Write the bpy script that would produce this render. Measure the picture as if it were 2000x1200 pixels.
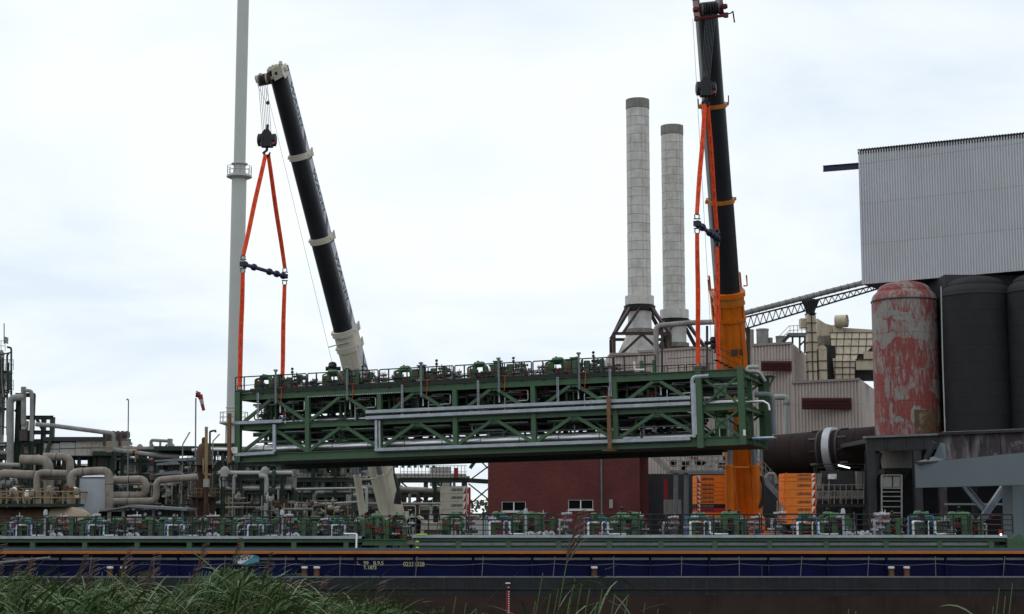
import bpy, bmesh, math, random
from mathutils import Vector, Matrix
V = Vector
Z = V((0, 0, 1)); X = V((1, 0, 0)); Yv = V((0, 1, 0))
random.seed(11)
sc = bpy.context.scene
C = sc.collection
for o in list(bpy.data.objects):
    bpy.data.objects.remove(o)

# ------------------------------------------------------------------ camera, sky, sun, exposure
EYE = 5.6
FPX = 2000 * 56 / 36.0
PITCH = math.atan(400 / FPX)
cam = bpy.data.cameras.new('camera')
cam.lens = 56; cam.sensor_width = 36; cam.clip_start = 0.1; cam.clip_end = 6000
camo = bpy.data.objects.new('camera', cam); C.objects.link(camo)
camo.location = (0, 0, EYE); camo.rotation_euler = (math.pi / 2 + PITCH, 0, 0)
sc.camera = camo

SUN_EL, SUN_AZ = math.radians(52), math.radians(-55)      # azimuth measured from +Y towards +X
world = bpy.data.worlds.new('World'); sc.world = world; world.use_nodes = True
nt = world.node_tree; nt.nodes.clear()
def N(t, **k):
    n = nt.nodes.new(t)
    for a, b in k.items(): setattr(n, a, b)
    return n
wout = N('ShaderNodeOutputWorld'); wmix = N('ShaderNodeMixShader')
bgs = N('ShaderNodeBackground'); bgc = N('ShaderNodeBackground')
sky = N('ShaderNodeTexSky', sky_type='NISHITA', sun_disc=False, sun_elevation=SUN_EL, sun_rotation=SUN_AZ)
bgs.inputs[1].default_value = 0.12
tc = N('ShaderNodeTexCoord'); sep = N('ShaderNodeSeparateXYZ'); addz = N('ShaderNodeMath', operation='ADD')
addz.inputs[1].default_value = 0.22
absz = N('ShaderNodeMath', operation='ABSOLUTE')
dx = N('ShaderNodeMath', operation='DIVIDE'); dy = N('ShaderNodeMath', operation='DIVIDE'); comb = N('ShaderNodeCombineXYZ')
nz = N('ShaderNodeTexNoise'); nz.inputs['Scale'].default_value = 1.5; nz.inputs['Detail'].default_value = 7
nz.inputs['Roughness'].default_value = 0.52; nz.inputs['Distortion'].default_value = 0.35
rmp = N('ShaderNodeValToRGB')
e = rmp.color_ramp.elements
e[0].position = 0.385; e[0].color = (0.775, 0.865, 0.96, 1)
e[1].position = 0.615; e[1].color = (0.99, 1.03, 1.045, 1)
m_ = e.new(0.48); m_.color = (0.885, 0.955, 1.005, 1)
L = nt.links.new
L(tc.outputs['Generated'], sep.inputs[0]); L(sep.outputs[2], absz.inputs[0]); L(absz.outputs[0], addz.inputs[0])
L(sep.outputs[0], dx.inputs[0]); L(addz.outputs[0], dx.inputs[1]); L(sep.outputs[1], dy.inputs[0]); L(addz.outputs[0], dy.inputs[1])
L(dx.outputs[0], comb.inputs[0]); L(dy.outputs[0], comb.inputs[1]); comb.inputs[2].default_value = 3.7
L(comb.outputs[0], nz.inputs['Vector']); L(nz.outputs['Fac'], rmp.inputs[0]); L(rmp.outputs[0], bgc.inputs[0])
bgc.inputs[1].default_value = 1.03
L(sky.outputs[0], bgs.inputs[0]); wmix.inputs[0].default_value = 0.94
L(bgs.outputs[0], wmix.inputs[1]); L(bgc.outputs[0], wmix.inputs[2]); L(wmix.outputs[0], wout.inputs[0])

sun = bpy.data.lights.new('sun', 'SUN'); sun.energy = 0.5; sun.angle = math.radians(14); sun.color = (1, 0.96, 0.9)
suno = bpy.data.objects.new('sun', sun); C.objects.link(suno)
sd = V((math.sin(SUN_AZ) * math.cos(SUN_EL), math.cos(SUN_AZ) * math.cos(SUN_EL), math.sin(SUN_EL)))
suno.rotation_euler = (-sd).to_track_quat('-Z', 'Y').to_euler(); suno.location = (-60, 20, 120)
sc.view_settings.view_transform = 'Standard'; sc.view_settings.look = 'None'
sc.view_settings.exposure = 0.0; sc.view_settings.gamma = 1.0
sc.cycles.max_bounces = 6; sc.cycles.use_denoising = True

# ------------------------------------------------------------------ helpers
CP, SP = math.cos(PITCH), math.sin(PITCH)
def P(px, py, Y):
    "world point at distance Y in front of the camera station that shows at photo pixel px, py"
    u = (px - 1000) / FPX; v = (600 - py) / FPX
    d = CP - v * SP
    return V((u * Y / d, Y, EYE + Y * (SP + v * CP) / d))
def S(px, Y): return px * Y / FPX          # pixels to metres at distance Y
BASE = {}
def fillet(pts, rad, k=4):
    out = [V(pts[0])]
    for i in range(1, len(pts) - 1):
        a, b, c = V(pts[i - 1]), V(pts[i]), V(pts[i + 1])
        d1 = (a - b); d2 = (c - b); l1, l2 = d1.length, d2.length
        if l1 < 1e-6 or l2 < 1e-6: continue
        d1 /= l1; d2 /= l2
        ang = d1.angle(d2)
        if ang > 3.0: out.append(b); continue
        t = min(rad / math.tan(ang / 2), l1 * .48, l2 * .48)
        p0, p2 = b + d1 * t, b + d2 * t
        for j in range(k + 1):
            s = j / k
            out.append(p0 * (1 - s) ** 2 + b * 2 * s * (1 - s) + p2 * s * s)
    out.append(V(pts[-1]))
    return out
class MB:
    def __init__(s): s.v = []; s.f = []
    def add(s, vs, fs):
        n = len(s.v); s.v += [V(v) for v in vs]; s.f += [tuple(i + n for i in f) for f in fs]; return s
    def box(s, c, d, R=None):
        c = V(c); h = V(d) / 2; vs = []
        for sx in (-1, 1):
            for sy in (-1, 1):
                for sz in (-1, 1):
                    p = V((sx * h.x, sy * h.y, sz * h.z)); vs.append(c + (R @ p if R else p))
        return s.add(vs, [(0, 1, 3, 2), (4, 6, 7, 5), (0, 4, 5, 1), (2, 3, 7, 6), (0, 2, 6, 4), (1, 5, 7, 3)])
    def b2(s, a, b):
        a, b = V(a), V(b); return s.box((a + b) / 2, (abs(b.x - a.x), abs(b.y - a.y), abs(b.z - a.z)))
    def frame(s, a, b, up):
        d = (V(b) - V(a)).normalized(); up = V(up)
        if abs(d.dot(up)) > .98: up = Yv if abs(d.y) < .9 else X
        side = d.cross(up).normalized(); up = side.cross(d).normalized(); return d, side, up
    def ext(s, a, b, prof, up=Z, cap=True):
        d, sd_, u = s.frame(a, b, up); a, b = V(a), V(b); n = len(prof)
        vs = [a + sd_ * p[0] + u * p[1] for p in prof] + [b + sd_ * p[0] + u * p[1] for p in prof]
        fs = [(i, (i + 1) % n, n + (i + 1) % n, n + i) for i in range(n)]
        if cap: fs += [tuple(range(n - 1, -1, -1)), tuple(range(n, 2 * n))]
        return s.add(vs, fs)
    def bar(s, a, b, w, h, up=Z):
        return s.ext(a, b, [(-w/2, -h/2), (w/2, -h/2), (w/2, h/2), (-w/2, h/2)], up)
    def ib(s, a, b, w, h, up=Z, t=None, tf=None):
        t = t or w * .16; tf = tf or h * .09; W, H = w / 2, h / 2; t /= 2
        return s.ext(a, b, [(-W, -H), (W, -H), (W, -H + tf), (t, -H + tf), (t, H - tf), (W, H - tf), (W, H), (-W, H), (-W, H - tf), (-t, H - tf), (-t, -H + tf), (-W, -H + tf)], up)
    def tube(s, pts, r, n=8, bend=None, k=4, flat=1.0, upv=None):
        pts = [V(p) for p in pts]
        if bend and len(pts) > 2: pts = fillet(pts, bend, k)
        rs = r if isinstance(r, list) else None
        m = len(pts); vs = []; fs = []
        if rs and len(rs) != m:
            q = len(rs) - 1; rs = [rs[min(q - 1, int(i * q / (m - 1)))] * (1 - (i * q / (m - 1) - min(q - 1, int(i * q / (m - 1))))) + rs[min(q - 1, int(i * q / (m - 1))) + 1] * (i * q / (m - 1) - min(q - 1, int(i * q / (m - 1)))) for i in range(m)]
        d = (pts[1] - pts[0]).normalized()
        ref = V(upv) if upv else (Z if abs(d.z) < .9 else X)
        a = d.cross(ref).normalized(); b = a.cross(d).normalized()
        for i, p in enumerate(pts):
            if i == 0: t = pts[1] - pts[0]
            elif i == m - 1: t = pts[-1] - pts[-2]
            else: t = (pts[i + 1] - pts[i]).normalized() + (pts[i] - pts[i - 1]).normalized()
            if t.length > 1e-9: d = t.normalized()
            a = (a - d * a.dot(d)).normalized(); b = a.cross(d)
            rr = rs[i] if rs else r
            for j in range(n):
                q = 2 * math.pi * j / n; vs.append(p + a * math.cos(q) * rr + b * math.sin(q) * rr * flat)
        for i in range(m - 1):
            for j in range(n):
                fs.append((i * n + j, i * n + (j + 1) % n, (i + 1) * n + (j + 1) % n, (i + 1) * n + j))
        s.add(vs, fs)
        s.add(vs[:n], [tuple(range(n - 1, -1, -1))]); s.add(vs[-n:], [tuple(range(n))])
        return s
    def cyl(s, a, b, r, r2=None, n=14): return s.tube([a, b], [r, r if r2 is None else r2], n)
    def lathe(s, prof, base, axis=Z, n=20):
        axis = V(axis).normalized(); a = axis.orthogonal().normalized(); b = axis.cross(a); base = V(base); vs = []; fs = []
        if axis == Z: a, b = X.copy(), Yv.copy()
        for r, h in prof:
            for j in range(n):
                q = 2 * math.pi * j / n; vs.append(base + axis * h + (a * math.cos(q) + b * math.sin(q)) * max(r, 1e-4))
        for i in range(len(prof) - 1):
            for j in range(n): fs.append((i * n + j, i * n + (j + 1) % n, (i + 1) * n + (j + 1) % n, (i + 1) * n + j))
        s.add(vs, fs); s.add(vs[:n], [tuple(range(n - 1, -1, -1))]); s.add(vs[-n:], [tuple(range(n))]); return s
    def plate(s, pts, d):
        pts = [V(p) for p in pts]; d = V(d); n = len(pts)
        return s.add(pts + [p + d for p in pts], [tuple(range(n - 1, -1, -1)), tuple(range(n, 2 * n))] + [(i, (i + 1) % n, n + (i + 1) % n, n + i) for i in range(n)])
    def torus(s, c, axis, R, r, n=14, m=6):
        axis = V(axis).normalized(); a = axis.orthogonal().normalized(); b = axis.cross(a); c = V(c); vs = []; fs = []
        for i in range(n):
            q = 2 * math.pi * i / n; d = a * math.cos(q) + b * math.sin(q)
            for j in range(m):
                t = 2 * math.pi * j / m; vs.append(c + d * (R + r * math.cos(t)) + axis * r * math.sin(t))
        for i in range(n):
            for j in range(m): fs.append((i*m+j, i*m+(j+1) % m, ((i+1) % n)*m+(j+1) % m, ((i+1) % n)*m+j))
        return s.add(vs, fs)
    def ball(s, c, r, n=10, m=6, sc_=(1, 1, 1)):
        c = V(c); vs = []; fs = []
        for i in range(m + 1):
            th = math.pi * i / m; rr = max(math.sin(th), 1e-3)
            for j in range(n):
                q = 2 * math.pi * j / n; vs.append(c + V((math.cos(q) * rr * sc_[0], math.sin(q) * rr * sc_[1], math.cos(th) * sc_[2])) * r)
        for i in range(m):
            for j in range(n): fs.append((i*n+j, (i+1)*n+j, (i+1)*n+(j+1) % n, i*n+(j+1) % n))
        return s.add(vs, fs)
    def corr(s, o, along, up, width, height, period=.2, depth=.05, thick=.04, nrm=None):
        "trapezoid sheet: o bottom-left, ribs stand proud towards nrm"
        o = V(o); along = V(along).normalized(); up = V(up); nrm = V(nrm).normalized(); prof = []; n = max(1, int(round(width / period))); p = width / n
        for i in range(n):
            x = i * p; prof += [(x, 0), (x + p * .42, 0), (x + p * .5, depth), (x + p * .92, depth)]
        prof.append((width, 0)); m = len(prof)
        h = height if callable(height) else (lambda x: height)
        vs = [o + along * x + nrm * y for x, y in prof] + [o + along * x + nrm * y + up * h(x) for x, y in prof]
        vs += [o + along * x - nrm * thick for x, y in prof] + [o + along * x - nrm * thick + up * h(x) for x, y in prof]
        fs = []
        for i in range(m - 1):
            fs += [(i, i+1, m+i+1, m+i), (2*m+i+1, 2*m+i, 3*m+i, 3*m+i+1), (m+i, m+i+1, 3*m+i+1, 3*m+i), (i+1, i, 2*m+i, 2*m+i+1)]
        return s.add(vs, fs)
    def mesh(s, name, mat, smooth=False, off=None):
        me = bpy.data.meshes.new(name)
        vs = [v - off for v in s.v] if off is not None else s.v
        me.from_pydata([tuple(v) for v in vs], [], s.f)
        if smooth:
            me.polygons.foreach_set('use_smooth', [True] * len(me.polygons)); me.set_sharp_from_angle(angle=math.radians(38))
        me.materials.append(mat); return me
    def build(s, name, mat, parent=None, smooth=False):
        if parent is None:
            lo = V((min(v.x for v in s.v), min(v.y for v in s.v), min(v.z for v in s.v))); hi = V((max(v.x for v in s.v), max(v.y for v in s.v), max(v.z for v in s.v)))
            off = V(((lo.x + hi.x) / 2, (lo.y + hi.y) / 2, lo.z))
        else: off = BASE[parent.name]
        o = bpy.data.objects.new(name, s.mesh(name, mat, smooth, off)); C.objects.link(o)
        if parent is None: o.location = off
        else: o.parent = parent
        BASE[o.name] = off
        return o
def tag(o, label, cat, group=None, kind=None):
    if label: o['label'] = label
    if cat: o['category'] = cat
    if group: o['group'] = group
    if kind: o['kind'] = kind
    return o
def thing(name, label, cat, base, group=None, M=None):
    o = bpy.data.objects.new(name, None); C.objects.link(o); o.empty_display_size = .3
    if M is not None: o.matrix_world = M; BASE[o.name] = V((0, 0, 0))
    else: o.location = base; BASE[o.name] = V(base)
    return tag(o, label, cat, group)
def struct(o): o['kind'] = 'structure'; return o
def inst(name, me, parent, loc=(0, 0, 0), scl=None):
    o = bpy.data.objects.new(name, me); C.objects.link(o); o.parent = parent; o.location = V(loc) - BASE[parent.name]
    if scl: o.scale = scl
    BASE[o.name] = V((0, 0, 0)); return o
def text(st, o, xd, yd, width, mat, parent, name='lettering', height=None, bold=.0):
    cu = bpy.data.curves.new('t', 'FONT'); cu.body = st; cu.extrude = 0; cu.offset = bold
    ob = bpy.data.objects.new('t', cu); C.objects.link(ob); me = bpy.data.meshes.new_from_object(ob)
    xs = [v.co.x for v in me.vertices]; ys = [v.co.y for v in me.vertices]
    x0, x1, y0, y1 = min(xs), max(xs), min(ys), max(ys); k = width / (x1 - x0); ky = (height / (y1 - y0)) if height else k
    o = V(o); xd = V(xd).normalized(); yd = V(yd).normalized(); mb = MB()
    mb.add([o + xd * (v.co.x - x0) * k + yd * (v.co.y - y0) * ky for v in me.vertices], [tuple(p.vertices) for p in me.polygons])
    bpy.data.objects.remove(ob); bpy.data.curves.remove(cu); bpy.data.meshes.remove(me)
    return mb.build(name, mat, parent)

# ------------------------------------------------------------------ materials
MT = {}
def pbr(name, col, rough=.6, metal=0, var=.18, scale=1.2, streak=0, scol=(.05, .04, .035), spots=0, pcol=(.16, .06, .025), bump=0, pscale=3.0, sx=7.0, spec=.35, panel=None, dent=0):
    m = bpy.data.materials.new(name); m.use_nodes = True; t = m.node_tree; bs = t.nodes['Principled BSDF']; ln = t.links.new
    def n(ty, **k):
        q = t.nodes.new(ty)
        for a, b in k.items(): setattr(q, a, b)
        return q
    tc = n('ShaderNodeTexCoord'); oi = n('ShaderNodeObjectInfo')
    ad = n('ShaderNodeVectorMath', operation='ADD'); sc3 = n('ShaderNodeVectorMath', operation='SCALE')
    cx = n('ShaderNodeCombineXYZ'); ln(oi.outputs['Random'], cx.inputs[0]); ln(oi.outputs['Random'], cx.inputs[1])
    ln(cx.outputs[0], sc3.inputs[0]); sc3.inputs['Scale'].default_value = 37.0
    ln(tc.outputs['Object'], ad.inputs[0]); ln(sc3.outputs[0], ad.inputs[1]); vec = ad.outputs[0]
    no = n('ShaderNodeTexNoise'); no.inputs['Scale'].default_value = scale; no.inputs['Detail'].default_value = 6; no.inputs['Roughness'].default_value = .62
    ln(vec, no.inputs['Vector'])
    mr = n('ShaderNodeMapRange'); mr.inputs[1].default_value = .3; mr.inputs[2].default_value = .7; mr.inputs[3].default_value = 1 - var; mr.inputs[4].default_value = 1 + var * .7
    ln(no.outputs['Fac'], mr.inputs[0])
    mx = n('ShaderNodeMix', data_type='RGBA', blend_type='MULTIPLY'); mx.inputs[0].default_value = 1
    mx.inputs[6].default_value = (*col, 1); ln(mr.outputs[0], mx.inputs[7]); cur = mx.outputs[2]
    if panel:
        sp = n('ShaderNodeSeparateXYZ'); ln(tc.outputs['Object'], sp.inputs[0]); cb2 = n('ShaderNodeCombineXYZ')
        for i, w_ in ((0, panel[0]), (2, panel[1])):
            sn = n('ShaderNodeMath', operation='SNAP'); sn.inputs[1].default_value = w_; ln(sp.outputs[i], sn.inputs[0]); ln(sn.outputs[0], cb2.inputs[i])
        wn = n('ShaderNodeTexWhiteNoise'); ln(cb2.outputs[0], wn.inputs['Vector']); pr_ = n('ShaderNodeMapRange'); pr_.inputs[3].default_value = 1 - panel[2]; pr_.inputs[4].default_value = 1 + panel[2]; ln(wn.outputs['Value'], pr_.inputs[0])
        dv = n('ShaderNodeMath', operation='DIVIDE'); dv.inputs[1].default_value = panel[1]; ln(sp.outputs[2], dv.inputs[0]); fr_ = n('ShaderNodeMath', operation='FRACT'); ln(dv.outputs[0], fr_.inputs[0])
        lt = n('ShaderNodeMapRange'); lt.inputs[1].default_value = 0; lt.inputs[2].default_value = .03; lt.inputs[3].default_value = .72; lt.inputs[4].default_value = 1; ln(fr_.outputs[0], lt.inputs[0])
        mm = n('ShaderNodeMath', operation='MULTIPLY'); ln(pr_.outputs[0], mm.inputs[0]); ln(lt.outputs[0], mm.inputs[1])
        mp_ = n('ShaderNodeMix', data_type='RGBA', blend_type='MULTIPLY'); mp_.inputs[0].default_value = 1; ln(cur, mp_.inputs[6]); ln(mm.outputs[0], mp_.inputs[7]); cur = mp_.outputs[2]
    def layer(cur, fac, c):
        q = n('ShaderNodeMix', data_type='RGBA'); ln(fac, q.inputs[0]); ln(cur, q.inputs[6]); q.inputs[7].default_value = (*c, 1); return q.outputs[2]
    if streak:
        mp = n('ShaderNodeMapping'); mp.inputs['Scale'].default_value = (sx, sx, .35); ln(vec, mp.inputs[0])
        s2 = n('ShaderNodeTexNoise'); s2.inputs['Scale'].default_value = 1; s2.inputs['Detail'].default_value = 5; s2.inputs['Roughness'].default_value = .65; ln(mp.outputs[0], s2.inputs['Vector'])
        r2 = n('ShaderNodeMapRange'); r2.inputs[1].default_value = .48; r2.inputs[2].default_value = .75; r2.inputs[3].default_value = 0; r2.inputs[4].default_value = streak
        ln(s2.outputs['Fac'], r2.inputs[0]); cur = layer(cur, r2.outputs[0], scol)
    if spots:
        s3 = n('ShaderNodeTexNoise'); s3.inputs['Scale'].default_value = pscale; s3.inputs['Detail'].default_value = 8; s3.inputs['Roughness'].default_value = .7; ln(vec, s3.inputs['Vector'])
        r3 = n('ShaderNodeMapRange'); r3.inputs[1].default_value = .66 - spots * .3; r3.inputs[2].default_value = .72 - spots * .25; r3.inputs[3].default_value = 0; r3.inputs[4].default_value = .9
        ln(s3.outputs['Fac'], r3.inputs[0]); cur = layer(cur, r3.outputs[0], pcol)
    ln(cur, bs.inputs['Base Color']); bs.inputs['Metallic'].default_value = metal; bs.inputs['Specular IOR Level'].default_value = spec
    rr = n('ShaderNodeMapRange'); rr.inputs[3].default_value = max(.05, rough - .12); rr.inputs[4].default_value = min(1, rough + .12); ln(no.outputs['Fac'], rr.inputs[0]); ln(rr.outputs[0], bs.inputs['Roughness'])
    if bump:
        bp = n('ShaderNodeBump'); bp.inputs['Strength'].default_value = bump; bp.inputs['Distance'].default_value = .02
        n4 = n('ShaderNodeTexNoise'); n4.inputs['Scale'].default_value = 22; n4.inputs['Detail'].default_value = 5; ln(vec, n4.inputs['Vector']); ln(n4.outputs['Fac'], bp.inputs['Height']); ln(bp.outputs[0], bs.inputs['Normal'])
    if dent:
        bp = n('ShaderNodeBump'); bp.inputs['Strength'].default_value = dent; bp.inputs['Distance'].default_value = .12
        n5 = n('ShaderNodeTexNoise'); n5.inputs['Scale'].default_value = .9; n5.inputs['Detail'].default_value = 3; ln(vec, n5.inputs['Vector']); ln(n5.outputs['Fac'], bp.inputs['Height']); ln(bp.outputs[0], bs.inputs['Normal'])
    MT[name] = m; return m
G = pbr('green_steel', (.053, .112, .056), .5, var=.2, streak=.25, scol=(.03, .05, .03), spots=.05)
GD = pbr('green_steel_worn', (.022, .042, .028), .65, var=.35, streak=.5, scol=(.03, .03, .025), spots=.18, pcol=(.09, .05, .03))
GV = pbr('green_valve', (.042, .115, .046), .42, var=.15)
BLK = pbr('black_steel', (.012, .012, .014), .5, var=.3)
BLKP = pbr('black_boom', (.010, .011, .015), .42, var=.4, scale=.5, streak=.25, scol=(.03, .03, .035))
DK = pbr('dark_steel', (.03, .032, .036), .6, var=.35, streak=.4, scol=(.07, .06, .055))
DGR = pbr('dark_grating', (.022, .024, .024), .75, var=.3)
GALV = pbr('galvanised', (.38, .41, .445), .45, metal=.25, var=.25, scale=2.5, streak=.2, scol=(.2, .2, .2))
SIL = pbr('silver_cladding', (.70, .71, .72), .33, metal=.9, var=.06, scale=.3)
SILD = pbr('dull_silver', (.26, .27, .28), .42, metal=.7, var=.3)
GREY = pbr('grey_steel', (.17, .19, .205), .55, var=.25, streak=.3)
DRK = pbr('dark_grey_valve', (.045, .045, .05), .5, var=.3)
RED = pbr('red_paint', (.24, .014, .016), .45)
RAILR = pbr('red_brown_rail', (.15, .022, .018), .5)
WHT = pbr('white_paint', (.76, .76, .74), .5, var=.1, streak=.15, scol=(.3, .27, .22))
BLU = pbr('blue_pipe', (.07, .20, .42), .45)
ORA = pbr('orange_crane', (.60, .135, .003), .42, var=.2, scale=.8, streak=.4, scol=(.28, .07, .01), spots=.03, pcol=(.1, .04, .02))
ORC = pbr('orange_counterweight', (.80, .22, .018), .5, var=.12, streak=.25, scol=(.4, .12, .02))
ORB = pbr('brown_orange_collar', (.42, .14, .02), .5, var=.3)
CRM = pbr('cream_crane', (.50, .475, .395), .45, var=.1, scale=.8, streak=.25, scol=(.30, .27, .21), spots=.02, pcol=(.2, .17, .13))
LGR = pbr('light_grey_stripe', (.40, .42, .47), .45, var=.12)
NAVT = pbr('navy_lettering', (.012, .014, .04), .5)
SLG = pbr('orange_sling', (.80, .075, .016), .85, var=.4, scale=5, streak=.35, scol=(.4, .03, .01), sx=18, bump=.6)
NAVY = pbr('navy_spreader', (.012, .016, .06), .45)
STL = pbr('shackle_steel', (.10, .105, .11), .45, metal=.5)
BLU2 = pbr('barge_navy', (.0045, .0065, .048), .75, spec=.12, dent=.35, var=.25, scale=.4, streak=.35, scol=(.012, .012, .03), spots=.10, pcol=(.03, .024, .028))
HULL = pbr('barge_grey', (.021, .023, .027), .7, var=.4, scale=.5, streak=.5, scol=(.05, .036, .028), spots=.16, pcol=(.05, .03, .022), dent=.5, spec=.2)
RUSTH = pbr('barge_antifouling', (.034, .021, .017), .75, var=.5, scale=.5, streak=.6, scol=(.055, .025, .016), dent=.4, spec=.2)
BORA = pbr('barge_orange', (.42, .13, .012), .5, var=.2, scale=.7)
BBLU = pbr('barge_blue_grey', (.055, .085, .125), .5, var=.2)
FLG = pbr('barge_ledge', (.17, .17, .168), .6, var=.3, streak=.4, scol=(.1, .08, .06))
RUST = pbr('rust', (.082, .042, .026), .8, var=.45, scale=2, spots=.2, pcol=(.06, .03, .02))
WOOD = pbr('timber', (.20, .105, .052), .8, var=.3, scale=4, streak=.4, scol=(.08, .04, .02), sx=22)
CLAD = pbr('beige_cladding', (.50, .43, .395), .55, var=.08, scale=.3, streak=.3, scol=(.26, .2, .17), sx=1.2, panel=(1.02, 4.3, .04))
CLADD = pbr('beige_trim', (.30, .25, .225), .6, var=.1)
LOUV = pbr('maroon_louvre', (.09, .022, .024), .6, var=.2)
GCLAD = pbr('grey_cladding', (.52, .53, .56), .5, var=.06, scale=.2, streak=.10, scol=(.38, .37, .36), sx=.7, panel=(1.03, 3.1, .03))
CHIM = pbr('chimney_plate', (.53, .515, .49), .65, var=.2, scale=1, streak=.55, scol=(.24, .185, .14), sx=1.6)
CHIMT = pbr('chimney_soot', (.22, .205, .185), .8, var=.3, streak=.6, scol=(.1, .085, .07), sx=2)
STK = pbr('tall_stack', (.44, .445, .425), .6, var=.05, scale=.3)
BRN = pbr('brown_steel', (.06, .047, .042), .65, var=.4, streak=.4, scol=(.16, .06, .03))
TAN = pbr('tan_duct', (.53, .455, .34), .6, var=.14, scale=.7, streak=.55, scol=(.17, .13, .09), sx=2.4)
TANP = pbr('tan_pipe', (.26, .225, .192), .7, var=.4, scale=.9, streak=.6, scol=(.09, .07, .055), spots=.08, pcol=(.11, .07, .05))
GPIPE = pbr('grey_pipe', (.26, .248, .238), .65, var=.35, scale=.9, streak=.5, scol=(.09, .075, .065))
PGRN = pbr('pale_green_pipe', (.33, .37, .35), .5, var=.15, streak=.3, scol=(.2, .18, .15))
KILN = pbr('kiln_shell', (.024, .0145, .0145), .75, spec=.15, var=.35, scale=.7, spots=.1, pcol=(.05, .03, .024), bump=.4)
KRING = pbr('kiln_ring', (.40, .43, .47), .4, metal=.4, var=.15)
BSIL = pbr('black_silo', (.015, .015, .0165), .75, var=.16, scale=.5, streak=.2, scol=(.05, .045, .04), sx=1.2, bump=.3)
STAIN = pbr('stained_panel', (.058, .046, .05), .85, var=.35, streak=.75, scol=(.30, .29, .31), sx=1.6, spots=.1, pcol=(.2, .19, .2), pscale=1.2)
UNL = pbr('unloader_paint', (.125, .160, .178), .55, var=.07, scale=.4, streak=.2, scol=(.12, .15, .16), sx=1.5)
TANKM = pbr('tank_blue_grey', (.43, .455, .51), .5, var=.08, streak=.2, scol=(.22, .23, .26), sx=1.6)
VESS = pbr('tan_vessel', (.33, .265, .19), .6, var=.2, streak=.3, scol=(.2, .12, .07))
SHED = pbr('shed_panel', (.36, .36, .335), .65, var=.14, streak=.4, scol=(.2, .17, .13))
CONC = pbr('concrete', (.24, .23, .215), .85, var=.25, streak=.3, bump=.3)
QUAY = pbr('quay_ground', (.09, .087, .08), .9, var=.25, scale=.3, bump=.4)
SOIL = pbr('bank_soil', (.045, .05, .028), .95, var=.4, scale=.8, bump=.6)
YEL = pbr('ochre_rail', (.27, .18, .075), .6, var=.25, spots=.15)
LBRICK = pbr('lettering_yellow', (.62, .58, .30), .6)
SIGNB = pbr('sign_light_blue', (.09, .30, .42), .5)
GLASS = pbr('dark_glass', (.004, .005, .006), .45, var=.1, spec=.08)
TRED = pbr('hazard_red', (.42, .02, .022), .5)
BROWNB = pbr('bollard_brown', (.115, .05, .032), .7, var=.3)
GRNC = pbr('pale_enclosure', (.22, .225, .2), .6, var=.15, streak=.5, scol=(.13, .12, .08))
SACK = pbr('plastic_sheet', (.42, .42, .44), .45, var=.12, bump=.8)
LAMP = bpy.data.materials.new('lamp_tube'); LAMP.use_nodes = True
LAMP.node_tree.nodes['Principled BSDF'].inputs['Emission Color'].default_value = (1, 1, .95, 1); LAMP.node_tree.nodes['Principled BSDF'].inputs['Emission Strength'].default_value = 2.5
LEAF = pbr('reed_leaf', (.062, .112, .032), .55, var=.4, scale=1.5)
LEAF2 = pbr('reed_leaf_pale', (.15, .175, .085), .55, var=.3, scale=1.5)
PLUM = pbr('reed_plume', (.105, .065, .05), .9, var=.35, scale=3)
DEAD = pbr('dead_leaf', (.16, .12, .06), .8, var=.35, scale=2)
WOODS = pbr('far_foliage', (.05, .075, .035), .9, var=.4, scale=.3)

def brick_mat():
    m = bpy.data.materials.new('red_brick'); m.use_nodes = True; t = m.node_tree; bs = t.nodes['Principled BSDF']; ln = t.links.new
    tc = t.nodes.new('ShaderNodeTexCoord'); mp = t.nodes.new('ShaderNodeMapping'); mp.inputs['Rotation'].default_value = (math.radians(90), 0, 0)
    br = t.nodes.new('ShaderNodeTexBrick'); ln(tc.outputs['Object'], mp.inputs[0]); ln(mp.outputs[0], br.inputs['Vector'])
    br.inputs['Color1'].default_value = (.150, .027, .024, 1); br.inputs['Color2'].default_value = (.105, .020, .019, 1); br.inputs['Mortar'].default_value = (.10, .042, .038, 1)
    br.inputs['Scale'].default_value = 1; br.inputs['Mortar Size'].default_value = .008; br.inputs['Brick Width'].default_value = .25; br.inputs['Row Height'].default_value = .085
    no = t.nodes.new('ShaderNodeTexNoise'); no.inputs['Scale'].default_value = .35; no.inputs['Detail'].default_value = 6; ln(tc.outputs['Object'], no.inputs['Vector'])
    mr = t.nodes.new('ShaderNodeMapRange'); mr.inputs[3].default_value = .5; mr.inputs[4].default_value = 1.5; ln(no.outputs['Fac'], mr.inputs[0])
    mx = t.nodes.new('ShaderNodeMix'); mx.data_type = 'RGBA'; mx.blend_type = 'MULTIPLY'; mx.inputs[0].default_value = 1
    ln(br.outputs['Color'], mx.inputs[6]); ln(mr.outputs[0], mx.inputs[7]); ln(mx.outputs[2], bs.inputs['Base Color']); bs.inputs['Roughness'].default_value = .85
    bp = t.nodes.new('ShaderNodeBump'); bp.inputs['Strength'].default_value = .5; bp.inputs['Distance'].default_value = .01; ln(br.outputs['Fac'], bp.inputs['Height']); bp.invert = True; ln(bp.outputs[0], bs.inputs['Normal'])
    return m
BRICK = brick_mat()
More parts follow.
